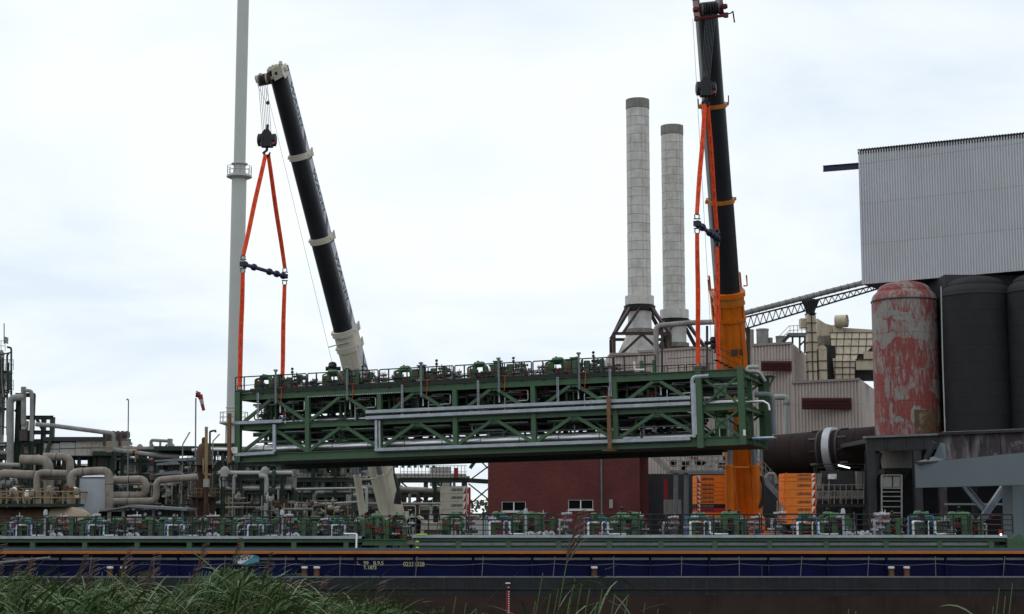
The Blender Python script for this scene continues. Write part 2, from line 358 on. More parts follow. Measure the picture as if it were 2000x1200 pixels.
def silo_mat():
    m = bpy.data.materials.new('peeling_red_silo'); m.use_nodes = True; t = m.node_tree; bs = t.nodes['Principled BSDF']; ln = t.links.new
    def n(ty, **k):
        q = t.nodes.new(ty)
        for a, b in k.items(): setattr(q, a, b)
        return q
    tc = n('ShaderNodeTexCoord')
    def noise(scale, sc=(1, 1, 1), det=6, rough=.6, dist=0):
        mp = n('ShaderNodeMapping'); mp.inputs['Scale'].default_value = sc; ln(tc.outputs['Object'], mp.inputs[0])
        q = n('ShaderNodeTexNoise'); q.inputs['Scale'].default_value = scale; q.inputs['Detail'].default_value = det; q.inputs['Roughness'].default_value = rough; q.inputs['Distortion'].default_value = dist; ln(mp.outputs[0], q.inputs['Vector']); return q.outputs['Fac']
    def mixc(f, a, b):
        q = n('ShaderNodeMix', data_type='RGBA'); ln(f, q.inputs[0])
        for i, c in ((6, a), (7, b)):
            if isinstance(c, tuple): q.inputs[i].default_value = (*c, 1)
            else: ln(c, q.inputs[i])
        return q.outputs[2]
    def rng(f, a, b, lo=0, hi=1):
        q = n('ShaderNodeMapRange'); q.inputs[1].default_value = a; q.inputs[2].default_value = b; q.inputs[3].default_value = lo; q.inputs[4].default_value = hi; ln(f, q.inputs[0]); return q.outputs[0]
    red = mixc(noise(1.2, det=8), (.25, .046, .040), (.17, .034, .031))
    gry = mixc(noise(2), (.19, .20, .185), (.29, .29, .275))
    vo = n('ShaderNodeTexVoronoi', distance='CHEBYCHEV'); vo.inputs['Scale'].default_value = .8; vo.inputs['Randomness'].default_value = .9
    nd = n('ShaderNodeTexNoise'); nd.inputs['Scale'].default_value = 1.6; nd.inputs['Detail'].default_value = 5; ln(tc.outputs['Object'], nd.inputs['Vector'])
    va = n('ShaderNodeVectorMath', operation='MULTIPLY_ADD'); va.inputs[1].default_value = (.5, .5, .5); ln(nd.outputs['Color'], va.inputs[0]); ln(tc.outputs['Object'], va.inputs[2]); ln(va.outputs[0], vo.inputs['Vector'])
    sp = n('ShaderNodeSeparateColor'); ln(vo.outputs['Color'], sp.inputs[0])
    sm = n('ShaderNodeMath', operation='ADD'); ln(sp.outputs[0], sm.inputs[0]); n2 = rng(noise(1.9, (2.2, 2.2, .5), 9, .72, .4), .32, .68, -.75, .75); ln(n2, sm.inputs[1])
    f1 = rng(sm.outputs[0], .28, .82, 0, .95)
    col = mixc(f1, red, gry)
    f2 = rng(noise(1, (6, 6, .4), 6, .7), .58, .78, 0, .5); col = mixc(f2, col, (.45, .44, .42))
    f3 = rng(noise(1.6, (5, 5, .35), 6, .7), .54, .76, 0, .7); col = mixc(f3, col, (.10, .075, .06))
    ln(col, bs.inputs['Base Color']); bs.inputs['Roughness'].default_value = .7; return m
RSIL = silo_mat()
def water_mat():
    m = bpy.data.materials.new('dock_water'); m.use_nodes = True; t = m.node_tree; bs = t.nodes['Principled BSDF']; ln = t.links.new
    bs.inputs['Base Color'].default_value = (.018, .020, .016, 1); bs.inputs['Roughness'].default_value = .08
    tc = t.nodes.new('ShaderNodeTexCoord'); no = t.nodes.new('ShaderNodeTexNoise'); no.inputs['Scale'].default_value = 1.4; no.inputs['Detail'].default_value = 5; ln(tc.outputs['Object'], no.inputs['Vector'])
    bp = t.nodes.new('ShaderNodeBump'); bp.inputs['Strength'].default_value = .25; bp.inputs['Distance'].default_value = .1; ln(no.outputs['Fac'], bp.inputs['Height']); ln(bp.outputs[0], bs.inputs['Normal']); return m
WATER = water_mat()

# ------------------------------------------------------------------ setting: banks, water, quay
def sheet(name, prof, x0, x1, mat, nx=1):
    mb = MB(); vs = []; fs = []
    for i in range(nx + 1):
        x = x0 + (x1 - x0) * i / nx
        for y, z in prof: vs.append((x, y, z))
    m = len(prof)
    for i in range(nx):
        for j in range(m - 1): fs.append((i*m+j, (i+1)*m+j, (i+1)*m+j+1, i*m+j+1))
    return mb.add(vs, fs).build(name, mat)
GZ = 2.45      # level of the quay
struct(sheet('near_bank', [(-400, 4.0), (2, 4.0), (7, 3.3), (16, 2.7), (26, .3), (34, -1.6)], -900, 900, SOIL, 4))
struct(sheet('water', [(20, 0), (87.2, 0)], -900, 900, WATER))
struct(sheet('quay_ground', [(86.95, -3), (87, GZ), (300, GZ), (3500, GZ)], -3000, 3000, QUAY))
struct(MB().b2((-300, 86.3, GZ - .6), (300, 86.94, GZ + .12)).build('quay_edge', CONC))
def zr(py, Y): return P(1000, py, Y).z
def xr(px, Y): return P(px, 1050, Y).x

# ------------------------------------------------------------------ cargo barge
BY = 75.0
barge = thing('cargo_barge', 'long dark blue and grey cargo barge with orange stripe moored at the quay', 'barge', (-9, 80, 0))
ZD, ZB = zr(1128, BY), zr(1164, BY)
def hullring(z0, z1, o=0):
    xs0, xs1 = -59 - o, 40 + o
    return MB().plate([(xs0 + 6, BY - o, z0), (xs1 - 8, BY - o, z0), (xs1, BY + 4.75, z0), (xs1 - 8, BY + 9.5 + o, z0), (xs0 + 6, BY + 9.5 + o, z0), (xs0, BY + 4.75, z0)], (0, 0, z1 - z0))
hullring(-1.1, ZB).build('bottom_hull', RUSTH, barge)
hullring(ZB, ZD, .012).build('hull', HULL, barge)
MB().tube([(-53, BY - .03, zr(1150, BY)), (32, BY - .03, zr(1151.5, BY))], .05, 8).build('fender_rail', HULL, barge, True)
for i in range(14): MB().b2((-52 + i * 6.1, BY - .0145, ZB + .01), (-52 + i * 6.1 + .035, BY - .0125, ZD - .02)).build('weld_seam', DK, barge)
MB().b2((-53, BY - .03, ZD - .01), (32, BY + .1, ZD + .05)).build('deck_edge', GREY, barge)
CY = BY + .8
ZT = zr(1076.5, CY)
MB().b2((-50, CY, ZD + .003), (30, CY + .12, ZT - .1)).build('hold_coaming', BLU2, barge)
MB().b2((-50, BY + 8.6, ZD + .003), (30, BY + 8.72, ZT - .1)).build('hold_coaming', BLU2, barge)
MB().b2((-50.2, CY - .02, ZD), (-50.0, BY + 8.74, ZT)).build('hold_bulkhead', BLU2, barge)
MB().b2((30.0, CY - .02, ZD), (30.2, BY + 8.74, ZT)).build('hold_bulkhead', BLU2, barge)
MB().b2((-50, CY - .45, zr(1081.5, CY)), (30, CY + .1, ZT)).build('orange_stripe', BORA, barge)
MB().b2((-50, CY + .0, ZT + .002), (30, CY + .3, zr(1071, CY))).build('hatch_rail', BBLU, barge)
for i in range(29):
    x0 = -49.8 + i * 2.77 + (1.37 - 0.42); x1 = x0 + 2.77 - .12
    MB().b2((x0, CY - .14, zr(1094, CY)), (x1, CY - .004, zr(1089.5, CY))).build('ledge', FLG, barge)
    MB().plate([(x1 + .03, CY - .003, ZD + .01), (x1 + .03, CY - .35, ZD + .01), (x1 + .03, CY - .16, ZT - .22), (x1 + .03, CY - .003, ZT - .22)], (.06, 0, 0)).build('coaming_stay', BLU2, barge)
st = [xr(p, BY) for p in (-60, 60, 175, 300, 438, 556, 664, 812, 941, 1080, 1198, 1330, 1443, 1562, 1693, 1826, 1957, 2080)]
tops = []
for i, x in enumerate(st):
    dx_ = random.uniform(.0, .12); zt = zr(1087, BY); tops.append(V((x + dx_, BY + .07, ZD + .62)))
    MB().tube([(x, BY + .07, ZD), (x + dx_, BY + .07, zt)], .016, 6).build('stanchion', FLG, barge, True)
rp = []
for a, b in zip(tops, tops[1:]):
    for k in range(6):
        t = k / 6; p = a.lerp(b, t); p.z -= .07 * 4 * t * (1 - t); rp.append(p)
rp.append(tops[-1]); MB().tube(rp, .009, 4).build('guard_rope', FLG, barge)
for px in (214, 240, 594, 618, 1161, 1742, 1772):
    x = xr(px, BY); b = MB().lathe([(.155, 0), (.14, .05), (.13, .36), (.15, .40)], (x, BY + .3, ZD), n=14).build('bollard', BROWNB, barge, True)
    MB().lathe([(.15, 0), (.155, .02), (.155, .07), (.13, .09)], (x, BY + .3, ZD + .401), n=14).build('bollard_cap', WHT, b, True)
for px in (1490, 1504):
    x = xr(px, BY); MB().b2((x - .02, BY + .5, ZD), (x + .02, BY + .54, ZD + .5)).build('deck_post', GD, barge)
text('L.  99   B.9,5', (xr(698, CY), CY - .012, zr(1104.5, CY)), X, Z, S(51, CY), LBRICK, barge, bold=.012, height=S(8, CY))
text('T.1873', (xr(710.5, CY), CY - .012, zr(1112.5, CY)), X, Z, S(25, CY), LBRICK, barge, bold=.012, height=S(7, CY))
text('02326328', (xr(788, CY), CY - .012, zr(1106.5, CY)), X, Z, S(41, CY), LBRICK, barge, bold=.012, height=S(8.5, CY))
sgn = MB(); cx_, cz_ = xr(483, CY), zr(1092.5, CY)
sgn.plate([(cx_ + S(25, CY) * (1 if abs(math.cos(q)) > .86 else abs(math.cos(q)) / .86) * math.copysign(1, math.cos(q)), CY - .20, cz_ + S(10, CY) * math.sin(q)) for q in [math.pi * 2 * k / 28 for k in range(28)]], (0, .03, 0))
so = sgn.build('owner_sign', SIGNB, barge)
MB().plate([(cx_ - S(22, CY), CY - .204, cz_ - S(7, CY)), (cx_ - S(10, CY), CY - .204, cz_ - S(9, CY)), (cx_ + S(6, CY), CY - .204, cz_), (cx_ + S(16, CY), CY - .204, cz_ + S(8, CY)), (cx_ - S(6, CY), CY - .204, cz_ + S(9, CY)), (cx_ - S(22, CY), CY - .204, cz_ - S(1, CY))], (0, .003, 0)).build('sign_field', WHT, so)
text('NSV', (cx_ - S(14, CY), CY - .209, cz_ - S(3, CY)), (1, 0, .12), Z, S(24, CY), NAVT, so, bold=.015, height=S(9, CY))
dm = xr(992, BY)
MB().b2((dm - .08, BY - .018, -.9), (dm + .08, BY - .0135, zr(1146, BY))).build('draught_scale', RED, barge)
for k in range(16):
    z = zr(1148, BY) - k * .105
    MB().b2((dm + .01, BY - .0225, z), (dm + .075, BY - .0185, z + .035)).build('draught_mark', WHT, barge)
MB().b2((dm - .11, BY - .0225, zr(1140.5, BY)), (dm + .11, BY - .0135, zr(1138, BY))).build('draught_mark', WHT, barge)
MB().tube([P(-40, 1103, BY - .15), P(98, 1090, BY - .15)], .06, 8).build('boat_pole', FLG, barge, True)

# ------------------------------------------------------------------ skid prototypes (local: x along, y back, z up from deck)
def flanged(mb, c, axis, r, w): mb.cyl(V(c) - V(axis) * w / 2, V(c) + V(axis) * w / 2, r, n=10)
def p_valve(r=.09):
    m = MB(); m.ball((0, 0, 0), r, 8, 6); m.cyl((-.2, 0, 0), (.2, 0, 0), r * .55, n=8); flanged(m, (-.15, 0, 0), X, r, .03); flanged(m, (.15, 0, 0), X, r, .03); m.cyl((0, 0, 0), (0, 0, .24), r * .3, n=6); return m
def p_wheel(R=.1):
    m = MB(); m.torus((0, 0, 0), (0.2, -1, .3), R, .016, 12, 5); m.cyl((-R, 0, 0), (R, 0, 0), .01, n=5); m.cyl((0, 0, -R), (0, 0, R), .01, n=5); return m
PV_D = p_valve().mesh('valve', DRK, True); PV_S = p_valve(.11).mesh('valve', SILD, True); PV_W = p_valve(.085).mesh('valve', SACK, True)
PW_R = p_wheel().mesh('handwheel', RED); PW_D = p_wheel(.12).mesh('handwheel', DRK)
m = MB()                                                                                # green goose-neck scraper loop
m.tube([(.05, 0, 0), (.05, 0, 1.05), (.35, 0, 1.14), (.45, 0, 1.14)], .05, 8, .12)
m.tube([(.32, .1, 0), (.32, .1, 1.18), (.9, .1, 1.12), (.95, .1, 0)], .095, 10, .22)
PA_L = m.mesh('goose_neck_pipe', GV, True)
m = MB(); m.lathe([(.05, 0), (.14, .03), (.17, .1), (.17, .42), (.14, .5), (.05, .53)], (.3, .1, 1.2), axis=(1, 0, .0), n=12); m.cyl((.5, .1, 1.2), (.5, .1, 1.42), .05, n=8); PA_D = m.mesh('dome', GV, True)
m = MB(); m.bar((.18, .1, 0), (.18, .1, .95), .16, .16); m.bar((.72, .1, 0), (.72, .1, .7), .14, .14); m.bar((.1, .1, .5), (.85, .1, .5), .07, .07); PA_F = m.mesh('skid_frame', G)
m = MB(); m.ib((.0, 0, 0), (0, 0, 1.22), .24, .24, Yv); m.ib((.55, .1, 0), (.55, .1, 1.05), .26, .24, Yv); m.box((-.02, 0, 1.25), (.42, .3, .06)); m.cyl((-.2, 0, 1.16), (.12, 0, 1.27), .07, n=8); m.box((.3, .1, .62), (.3, .14, .1)); PB_F = m.mesh('skid_frame', G)
m = MB(); m.ib((.3, .1, 0), (.3, .1, 1.05), .2, .2, Yv); m.box((.1, .1, .95), (.4, .1, .08)); PC_F = m.mesh('skid_frame', G)
m = MB(); m.cyl((0, 0, .3), (0, 0, 1.2), .035, n=6); m.box((0, 0, 1.22), (.12, .1, .14)); m.cyl((0, 0, 1.28), (0, 0, 1.36), .02, n=5); m.ball((0, 0, 1.42), .085, 8, 6); PC_B = m.mesh('instrument', BLK, True)
m = MB(); m.cyl((0, 0, 0), (0, 0, .55), .06, n=8); m.cyl((0, 0, .55), (0, 0, .75), .09, n=8); PC_S = m.mesh('gauge_body', SILD, True)
# barge-type wide frame
m = MB()
for x in (.35, 1.3, 1.95, 2.5): m.ib((x, .28, 0), (x, .28, .98), .26, .24, Yv)
m.bar((.2, .28, .86), (2.05, .28, .86), .2, .2); m.bar((1.85, .28, 1.0), (2.65, .28, 1.0), .2, .18); m.bar((.35, .3, .45), (1.3, .3, .45), .12, .12)
PF_F = m.mesh('skid_frame', G)
m = MB(); m.lathe([(.05, 0), (.15, .04), (.2, .12), (.2, .3), (.13, .36), (.13, .55), (.17, .6), (.17, .66), (.06, .7)], (0, 0, 0), axis=X, n=12); m.cyl((.2, 0, -.3), (.2, 0, 0), .1, n=8); m.cyl((.5, 0, 0), (.5, 0, .16), .05, n=8); PF_D = m.mesh('dome', GV, True)
m = MB(); m.tube([(0, 0, 0), (0, 0, .98), (.42, 0, .98)], .03, 6, .05); PF_B1 = m.mesh('blue_pipe', BLU, True)
m = MB(); m.tube([(0, 0, 0), (0, 0, 1.0), (-.42, .02, 1.0)], .03, 6, .05); PF_B2 = m.mesh('blue_pipe', BLU, True)
m = MB(); m.tube([(0, 0, 0), (0, 0, .72), (.55, .25, .72)], .065, 8, .1); flanged(m, (.3, .14, .72), (.91, .41, 0), .09, .04); PF_S = m.mesh('silver_pipe', SIL, True)
m = MB(); m.tube([(0, 0, .75), (0, 0, .07), (.9, .05, .07)], .06, 8, .1); PF_S2 = m.mesh('silver_pipe', SIL, True)
m = MB(); m.tube([(0, 0, 0), (0, 0, .62), (.05, .3, .7)], .075, 8, .1); m.cyl((-.1, .3, .72), (.75, .3, .72), .11, n=10); flanged(m, (.2, .3, .72), X, .17, .05); flanged(m, (.5, .3, .72), X, .17, .05); m.cyl((.35, .3, .72), (.35, .3, 1.02), .06, n=8); m.cyl((.1, .3, 1.05), (.6, .3, 1.05), .09, n=8); m.cyl((.4, .35, 0), (.4, .35, .5), .16, n=10); PF_V = m.mesh('valve_body', SILD, True)
m = MB()
for k in range(9):
    a = k / 8; m.ball((.75 * a, .05 * math.sin(k * 2.1), .07 + .05 * math.sin(k * 1.3)), .11, 7, 5, (1.2, 1.3, .9))
P_SK = m.mesh('wrapped_bundle', SACK, True)
m = MB(); m.cyl((0, 0, 0), (0, 0, 1.05), .06, n=8); m.lathe([(.07, 1.0), (.11, 1.05), (.1, 1.2), (.06, 1.3)], (0, 0, 0), n=8); P_WR = m.mesh('wrapped_post', GALV, True)
rnd = random.Random(5)
def skidA(par, x, y, z, sx=1.0, sz=.88):
    x += rnd.uniform(-.12, .12); sx *= rnd.uniform(.88, 1.12); sz *= rnd.uniform(.92, 1.06)
    s = inst('pig_loop_skid', PA_F, par, (x, y, z)); s.scale = (sx, 1.2, sz); inst('goose_neck_pipe', PA_L, s); inst('dome', PA_D, s)
    for q in ((.05, -.02, .3), (.5, .0, .62), (.72, -.05, .35)): inst('valve', PV_D, s, q)
    inst('valve', PV_D, s, (.05, 0, .18)); inst('handwheel', PW_R, s, (.14, -.08, .72)); inst('handwheel', PW_R if rnd.random() < .6 else PW_D, s, (.62, -.12, .5)); return s
def skidB(par, x, y, z, sx=1.0, sz=.88):
    x += rnd.uniform(-.12, .12); sx *= rnd.uniform(.88, 1.12); sz *= rnd.uniform(.92, 1.05)
    s = inst('column_skid', PB_F, par, (x, y, z)); s.scale = (sx, 1.2, sz); inst('valve', PV_D, s, (-.35, 0, .4)); inst('handwheel', PW_R, s, (-.32, -.1, .75)); inst('valve', PV_D, s, (-.35, 0, .2))
    inst('handwheel', PW_R, s, (.3, -.1, .45)); inst('valve', PV_D, s, (.3, 0, .85)); return s
def skidC(par, x, y, z, sx=1.0, sz=.88):
    sz *= rnd.uniform(.9, 1.08)
    s = inst('instrument_skid', PC_F, par, (x, y, z)); s.scale = (sx, 1.2, sz); inst('instrument', PC_B, s, (-.12, -.05, 0))
    for k in range(5): inst('valve', rnd.choice((PV_D, PV_D, PV_S, PV_W)), s, (rnd.uniform(-.2, .75), rnd.uniform(-.1, .1), .15 + k * .2))
    for k in range(4): inst('handwheel', PW_R if k < 2 else PW_D, s, (rnd.uniform(-.1, .8), -.14, .25 + k * .24))
    inst('gauge_body', PC_S, s, (.72, 0, 0)); return s
def skidF(par, x, y, z, k=1.0):
    s = inst('manifold_skid', PF_F, par, (x, y, z)); s.scale = (k * rnd.uniform(.93, 1.06), 1, .9 * rnd.uniform(.94, 1.04))
    inst('dome', PF_D, s, (.3, .35, 1.08)); inst('dome', PF_D, s, (1.85 + rnd.uniform(-.2, .2), .35, 1.02 + rnd.uniform(-.06, .08))).rotation_euler.z = rnd.uniform(-.6, .6); [inst('valve', rnd.choice((PV_D, PV_D, PV_S, PV_W)), s, (rnd.uniform(0, 2.6), rnd.uniform(-.1, .6), rnd.uniform(.1, 1.0))) for _ in range(7)]; [inst('handwheel', rnd.choice((PW_D, PW_D, PW_R)), s, (rnd.uniform(0, 2.6), rnd.uniform(-.1, .2), rnd.uniform(.2, 1.0))) for _ in range(3)]; inst('blue_pipe', PF_B1, s); inst('blue_pipe', PF_B2, s, (1.1, 0, 0))
    inst('silver_pipe', PF_S, s, (.2, .0, 0)); inst('silver_pipe', PF_S2, s, (1.17, .02, 0)); inst('silver_pipe', PF_S, s, (.9, .1, 0), (.6, 1, 1))
    for q in ((.55, .3, .35), (2.2, .3, .4), (2.2, .25, .62)): inst('valve', PV_D, s, q)
    inst('valve', PV_S, s, (1.5, .2, .72)); inst('handwheel', PW_R, s, (2.15, .1, .55)); inst('handwheel', PW_D, s, (2.4, .15, .45)); inst('handwheel', PW_D, s, (.6, .12, 1.05)); return s
def skidV(par, x, y, z):
    s = inst('valve_skid', PF_V, par, (x + rnd.uniform(-.25, .25), y, z)); s.rotation_euler.z = rnd.uniform(-.5, .5); s.scale = (rnd.uniform(.75, 1.1), 1, rnd.uniform(.78, 1.0)); inst('valve', PV_S, s, (.3, .1, .4)); inst('valve', PV_W, s, (.55, .2, 1.1)); inst('valve', PV_D, s, (.6, .0, .2)); inst('valve', PV_W, s, (-.02, .0, .3))
    inst('handwheel', PW_R, s, (.3, -.02, .78)); inst('handwheel', PW_D, s, (-.15, .0, .72)); inst('handwheel', PW_D, s, (.6, -.02, .3)); inst('handwheel', PW_R, s, (.62, .1, .95)); return s
def rails(par, segs, y, z, h=1.05, step=1.0, mat=BLK, tr=.022, mids=2, pw=.045):
    for x0, x1 in segs:
        MB().tube([(x0, y, z + .12), (x0, y, z + h), (x1, y, z + h), (x1, y, z + .12)], tr, 6, .09, 3).build('handrail', mat, par, True)
        for k in range(mids): MB().tube([(x0 + .02, y, z + h * (k + 1) / (mids + 1)), (x1 - .02, y, z + h * (k + 1) / (mids + 1))], tr * .6, 5).build('mid_rail', mat, par)
        n = max(1, int(round((x1 - x0) / step)))
        for k in range(n):
            x = x0 + (k + .5) * (x1 - x0) / n; MB().b2((x - pw / 2, y - .03, z - .1), (x + pw / 2, y + .03, z + h - .02)).build('rail_post', mat, par)

# ------------------------------------------------------------------ module lying in the barge hold, right
MY = 77.0
def barge_module(name, label, x0, x1, Y, ztop, posts, twin):
    t = thing(name, label, 'pipe module', ((x0 + x1) / 2, Y, 1.0)); W = 5.4
    zz = ztop
    MB().b2((x0, Y - .10, zz - S(5, Y)), (x1, Y + .25, zz)).build('cable_tray', GALV, t)
    MB().ib((x0, Y + .12, zz - .215), (x1, Y + .12, zz - .215), .24, .17).build('top_beam', G, t)
    MB().ib((x0, Y + W, zz - .22), (x1, Y + W, zz - .22), .24, .3).build('top_beam', G, t)
    if twin: MB().b2((x0 + .1, Y + .02, zz - .355), (x1 - .6, Y + .2, zz - .49)).build('cable_tray', GREY, t)
    MB().ib((x0, Y + .12, zz - .575), (x1, Y + .12, zz - .575), .24, .15).build('lower_beam', G, t)
    MB().ib((x0, Y + .12, .75), (x1, Y + .12, .75), .26, .4).build('bottom_beam', G, t)
    MB().ib((x0, Y + W, .75), (x1, Y + W, .75), .26, .4).build('bottom_beam', G, t)
    for x in posts:
        for y in (Y + .12, Y + W): MB().ib((x, y, .5), (x, y, zz - .305), .24, .27, Yv).build('post', G, t)
        MB().ib((x, Y + .25, zz - .25), (x, Y + W - .1, zz - .25), .2, .2).build('cross_beam', G, t)
    MB().b2((x0, Y + .3, zz - .10), (x1, Y + W + .1, zz - .04)).build('deck_plate', DGR, t)
    MB().b2((x0, Y + W - .5, .6), (x1, Y + W - .4, zz - .12)).build('rear_panel', GD, t)
    for k, r in ((1.1, .2), (2.0, .25), (3.3, .3)):
        MB().tube([(x0 + .3, Y + k, zz - .75), (x1 - .3, Y + k, zz - .75)], r, 10).build('main_pipe', SIL if k < 3 else GPIPE, t, True)
    return t
z0 = zr(1045.5, MY - .1)
X0, X1 = xr(806, MY), xr(1966, MY)
bm = barge_module('pipe_module', 'green pipe module with silver pipes in barge hold below the brick building', X0, X1, MY, z0, [xr(p, MY) for p in (895, 993, 1091, 1190, 1290, 1396, 1503, 1613, 1730, 1835, 1935)], True)
for p, k in ((948, .98), (1142, 1.0), (1343, 1.0), (1553, 1.06), (1780, 1.08)): skidF(bm, xr(p, MY), MY + .5, z0 - .03, k)
for p in (915, 1098, 1300, 1510, 1706): skidV(bm, xr(p, MY), MY + .5, z0 - .03)
for p in (1060, 1225, 1440, 1640, 1745, 1900): skidB(bm, xr(p, MY), MY + 1.0, z0 - .03, 1.0, .8); skidC(bm, xr(p + 14, MY), MY + 1.2, z0 - .03, .9, .75)
for p in (860, 1010, 1215, 1420, 1625, 1880): skidA(bm, xr(p, MY), MY + 1.3, z0 - .03, 1.0, .82)
for p in (1040, 1250, 1470, 1660, 1745): skidV(bm, xr(p, MY), MY + 2.6, z0 - .03)
for p in (1000, 1200, 1420, 1620, 1890): skidA(bm, xr(p, MY), MY + 3.2, z0 - .03); skidC(bm, xr(p + 30, MY), MY + 3.6, z0 - .03)
for p in (1032, 1655): inst('wrapped_bundle', P_SK, bm, (xr(p, MY), MY + .4, z0 - .03)); inst('wrapped_post', P_WR, bm, (xr(p - 5, MY), MY + .25, z0 - .03)); inst('wrapped_bundle', P_SK, bm, (xr(p + 32, MY), MY + .6, z0 - .03), (.6, .8, 1.2))
for p in (1047, 1671): MB().tube([(xr(p, MY), MY + .2, z0 - .03), (xr(p, MY), MY + .2, z0 + 1.1)], .022, 6).build('pole', FLG, bm)
rails(bm, [(xr(812, MY), xr(911, MY)), (xr(915, MY), xr(1087, MY)), (xr(1125, MY), xr(1300, MY)), (xr(1304, MY), xr(1484, MY)), (xr(1488, MY), xr(1700, MY)), (xr(1778, MY), xr(1892, MY)), (xr(1896, MY), xr(1979, MY))], MY + .02, z0 - .02, 1.0, 1.3, mids=3, tr=.036, pw=.06)
for a, b in ((820, 910), (1088, 1130), (1700, 1775), (1895, 1975)):
    for h in (.98, .55): MB().tube([(xr(a, MY), MY + 1.6, z0 + h), (xr(b, MY), MY + 1.6, z0 + h - .06)], .022, 6).build('mid_rail', RAILR, bm)
x_ = X1; MB().b2((x_ + .01, MY - .05, z0 - .75), (x_ + .9, MY + 1.2, z0 - .16)).build('end_bracket', G, bm); MB().cyl((x_ + .55, MY - .06, z0 - .2), (x_ + .55, MY + .1, z0 - .2), .24, n=14).build('end_bracket', G, bm)

# ------------------------------------------------------------------ module lying in the barge hold, left
LY = 77.4
z1 = zr(1047.5, LY - .1)
XA, XB = xr(-190, LY), xr(706, LY)
bl = barge_module('pipe_module', 'green pipe module with blue pipes in barge hold before the refinery', XA, XB, LY, z1, [xr(p, LY) for p in range(-140, 700, 102)], False)
for p in (21, 163, 318, 475, 641, -135): skidF(bl, xr(p, LY), LY + .4, z1 - .03, .78 if p < 600 else .66).scale.z = .76
for p in (-60, 88, 238, 395, 552): skidV(bl, xr(p, LY), LY + .5, z1 - .03); inst('wrapped_bundle', P_SK, bl, (xr(p + 8, LY), LY + .35, z1 - .03), (.7, 1, 1))
for p in (0, 110, 130, 225, 255, 275, 380, 425, 445, 540, 580, 610): skidA(bl, xr(p, LY), LY + 1.7 + (p % 3) * .5, z1 - .06, 1.0, .72)
for p in (-20, 75, 135, 215, 290, 370, 430, 525, 590): skidB(bl, xr(p, LY), LY + .8, z1 - .06, .9, .7); skidV(bl, xr(p + 16, LY), LY + 1.1, z1 - .06)
for p in (60, 200, 350, 500, 620, 670): skidB(bl, xr(p, LY), LY + 2.6, z1 - .06, 1, .72); skidC(bl, xr(p + 30, LY), LY + 3.2, z1 - .06, 1, .72)
for p in (85, 549): inst('wrapped_post', P_WR, bl, (xr(p, LY), LY + .2, z1 - .03))
rails(bl, [(xr(a, LY), xr(a + 150, LY)) for a in (-60, 92, 244, 396, 548)], LY + .02, z1 - .02, .93, 1.0, mat=BLK, mids=2, tr=.034, pw=.055)
ze = zr(1054, LY)
MB().ib((XB + .03, LY + .12, ze - .14), (xr(794, LY), LY + .12, ze - .14), .26, .28).build('end_beam', G, bl)
MB().ib((XB + .03, LY + .12, ze - .5), (xr(794, LY), LY + .12, ze - .5), .22, .2).build('end_beam', G, bl)
MB().b2((XB + .03, LY + .3, ze - .1), (xr(790, LY), LY + 5.2, ze - .03)).build('deck_plate', DGR, bl)
for p in (745, 785): MB().ib((xr(p, LY), LY + .12, .5), (xr(p, LY), LY + .12, ze - .3), .22, .24, Yv).build('post', G, bl)
skidA(bl, xr(706, LY), LY + .9, ze - .03, 1.1, .95); skidB(bl, xr(738, LY), LY + 1.0, ze - .03, .9, .9); skidA(bl, xr(752, LY), LY + 1.3, ze - .03, .9, 1.0); skidC(bl, xr(775, LY), LY + .9, ze - .03)
for p in (712, 736, 760): skidC(bl, xr(p, LY), LY + 1.8, ze - .03)
rails(bl, [(xr(696, LY), xr(787, LY))], LY + 1.2, ze - .03, 1.15, 1.0, mids=0)
for h in (1.12, .72, .3): MB().tube([(xr(696, LY), LY + .9, ze + h), (xr(790, LY), LY + .9, ze + h - .1)], .02, 6).build('mid_rail', RAILR, bl)
MB().tube([(xr(672, LY), LY - .02, z1 + .1), (xr(697, LY), LY - .1, z1 + .1), (xr(697, LY), LY - .14, z1 - .62)], .06, 8, .1).build('silver_pipe', SIL, bl, True)

HIV = pbr('hi_vis_tape', (.42, .62, .06), .6, var=.1)
for p, q in ((815, 1058.5), (815, 1070)): a = P(p, q, MY - .16); MB().ball(a, .06, 8, 5, (1.6, .6, .8)).build('lashing_tag', HIV, bm, True)
a = P(824, 1044, MY - .1); MB().box(a, (.5, .12, .06)).build('lashing_tag', HIV, bm)
a = P(1955, 1044.5, MY - .1); MB().ball(a, .05, 8, 6).build('marker_lamp', LAMP, bm, True); MB().box(a + V((0, .12, .1)), (.14, .1, .3)).build('lamp_bracket', RED, bm)
# ------------------------------------------------------------------ the module hanging from the cranes
TR = P(1452, 720, 95); TL = P(464, 769.5, 105.7)
uu = (TR - TL).normalized(); vv = Z.cross(uu).normalized(); ww = uu.cross(vv).normalized()
LL = (TR - TL).length; HH = (TR - P(1452, 869, 95)).length; WW = 6.9
org = TL - ww * HH
M = Matrix(((uu.x, vv.x, ww.x, org.x), (uu.y, vv.y, ww.y, org.y), (uu.z, vv.z, ww.z, org.z), (0, 0, 0, 1)))
Mi = M.inverted(); camv = V((0, 0, EYE))
def LM(px, py, v=0.0):
    o = Mi @ camv; d = Mi.to_3x3() @ (P(px, py, 1) - camv); t = (v - o.y) / d.y; return o + d * t
def U(px): return LM(px, 800).x
mod = thing('lifted_pipe_module', 'green steel truss module full of pipes hanging from two cranes', 'pipe module', None, M=M)
PU = [LM(p, 800).x for p in (468, 601.5, 742, 889.5, 1042.5, 1202, 1368)]; UE = LL - .15
mid = HH * .50; ch = .46; cm = .34; cb = .54
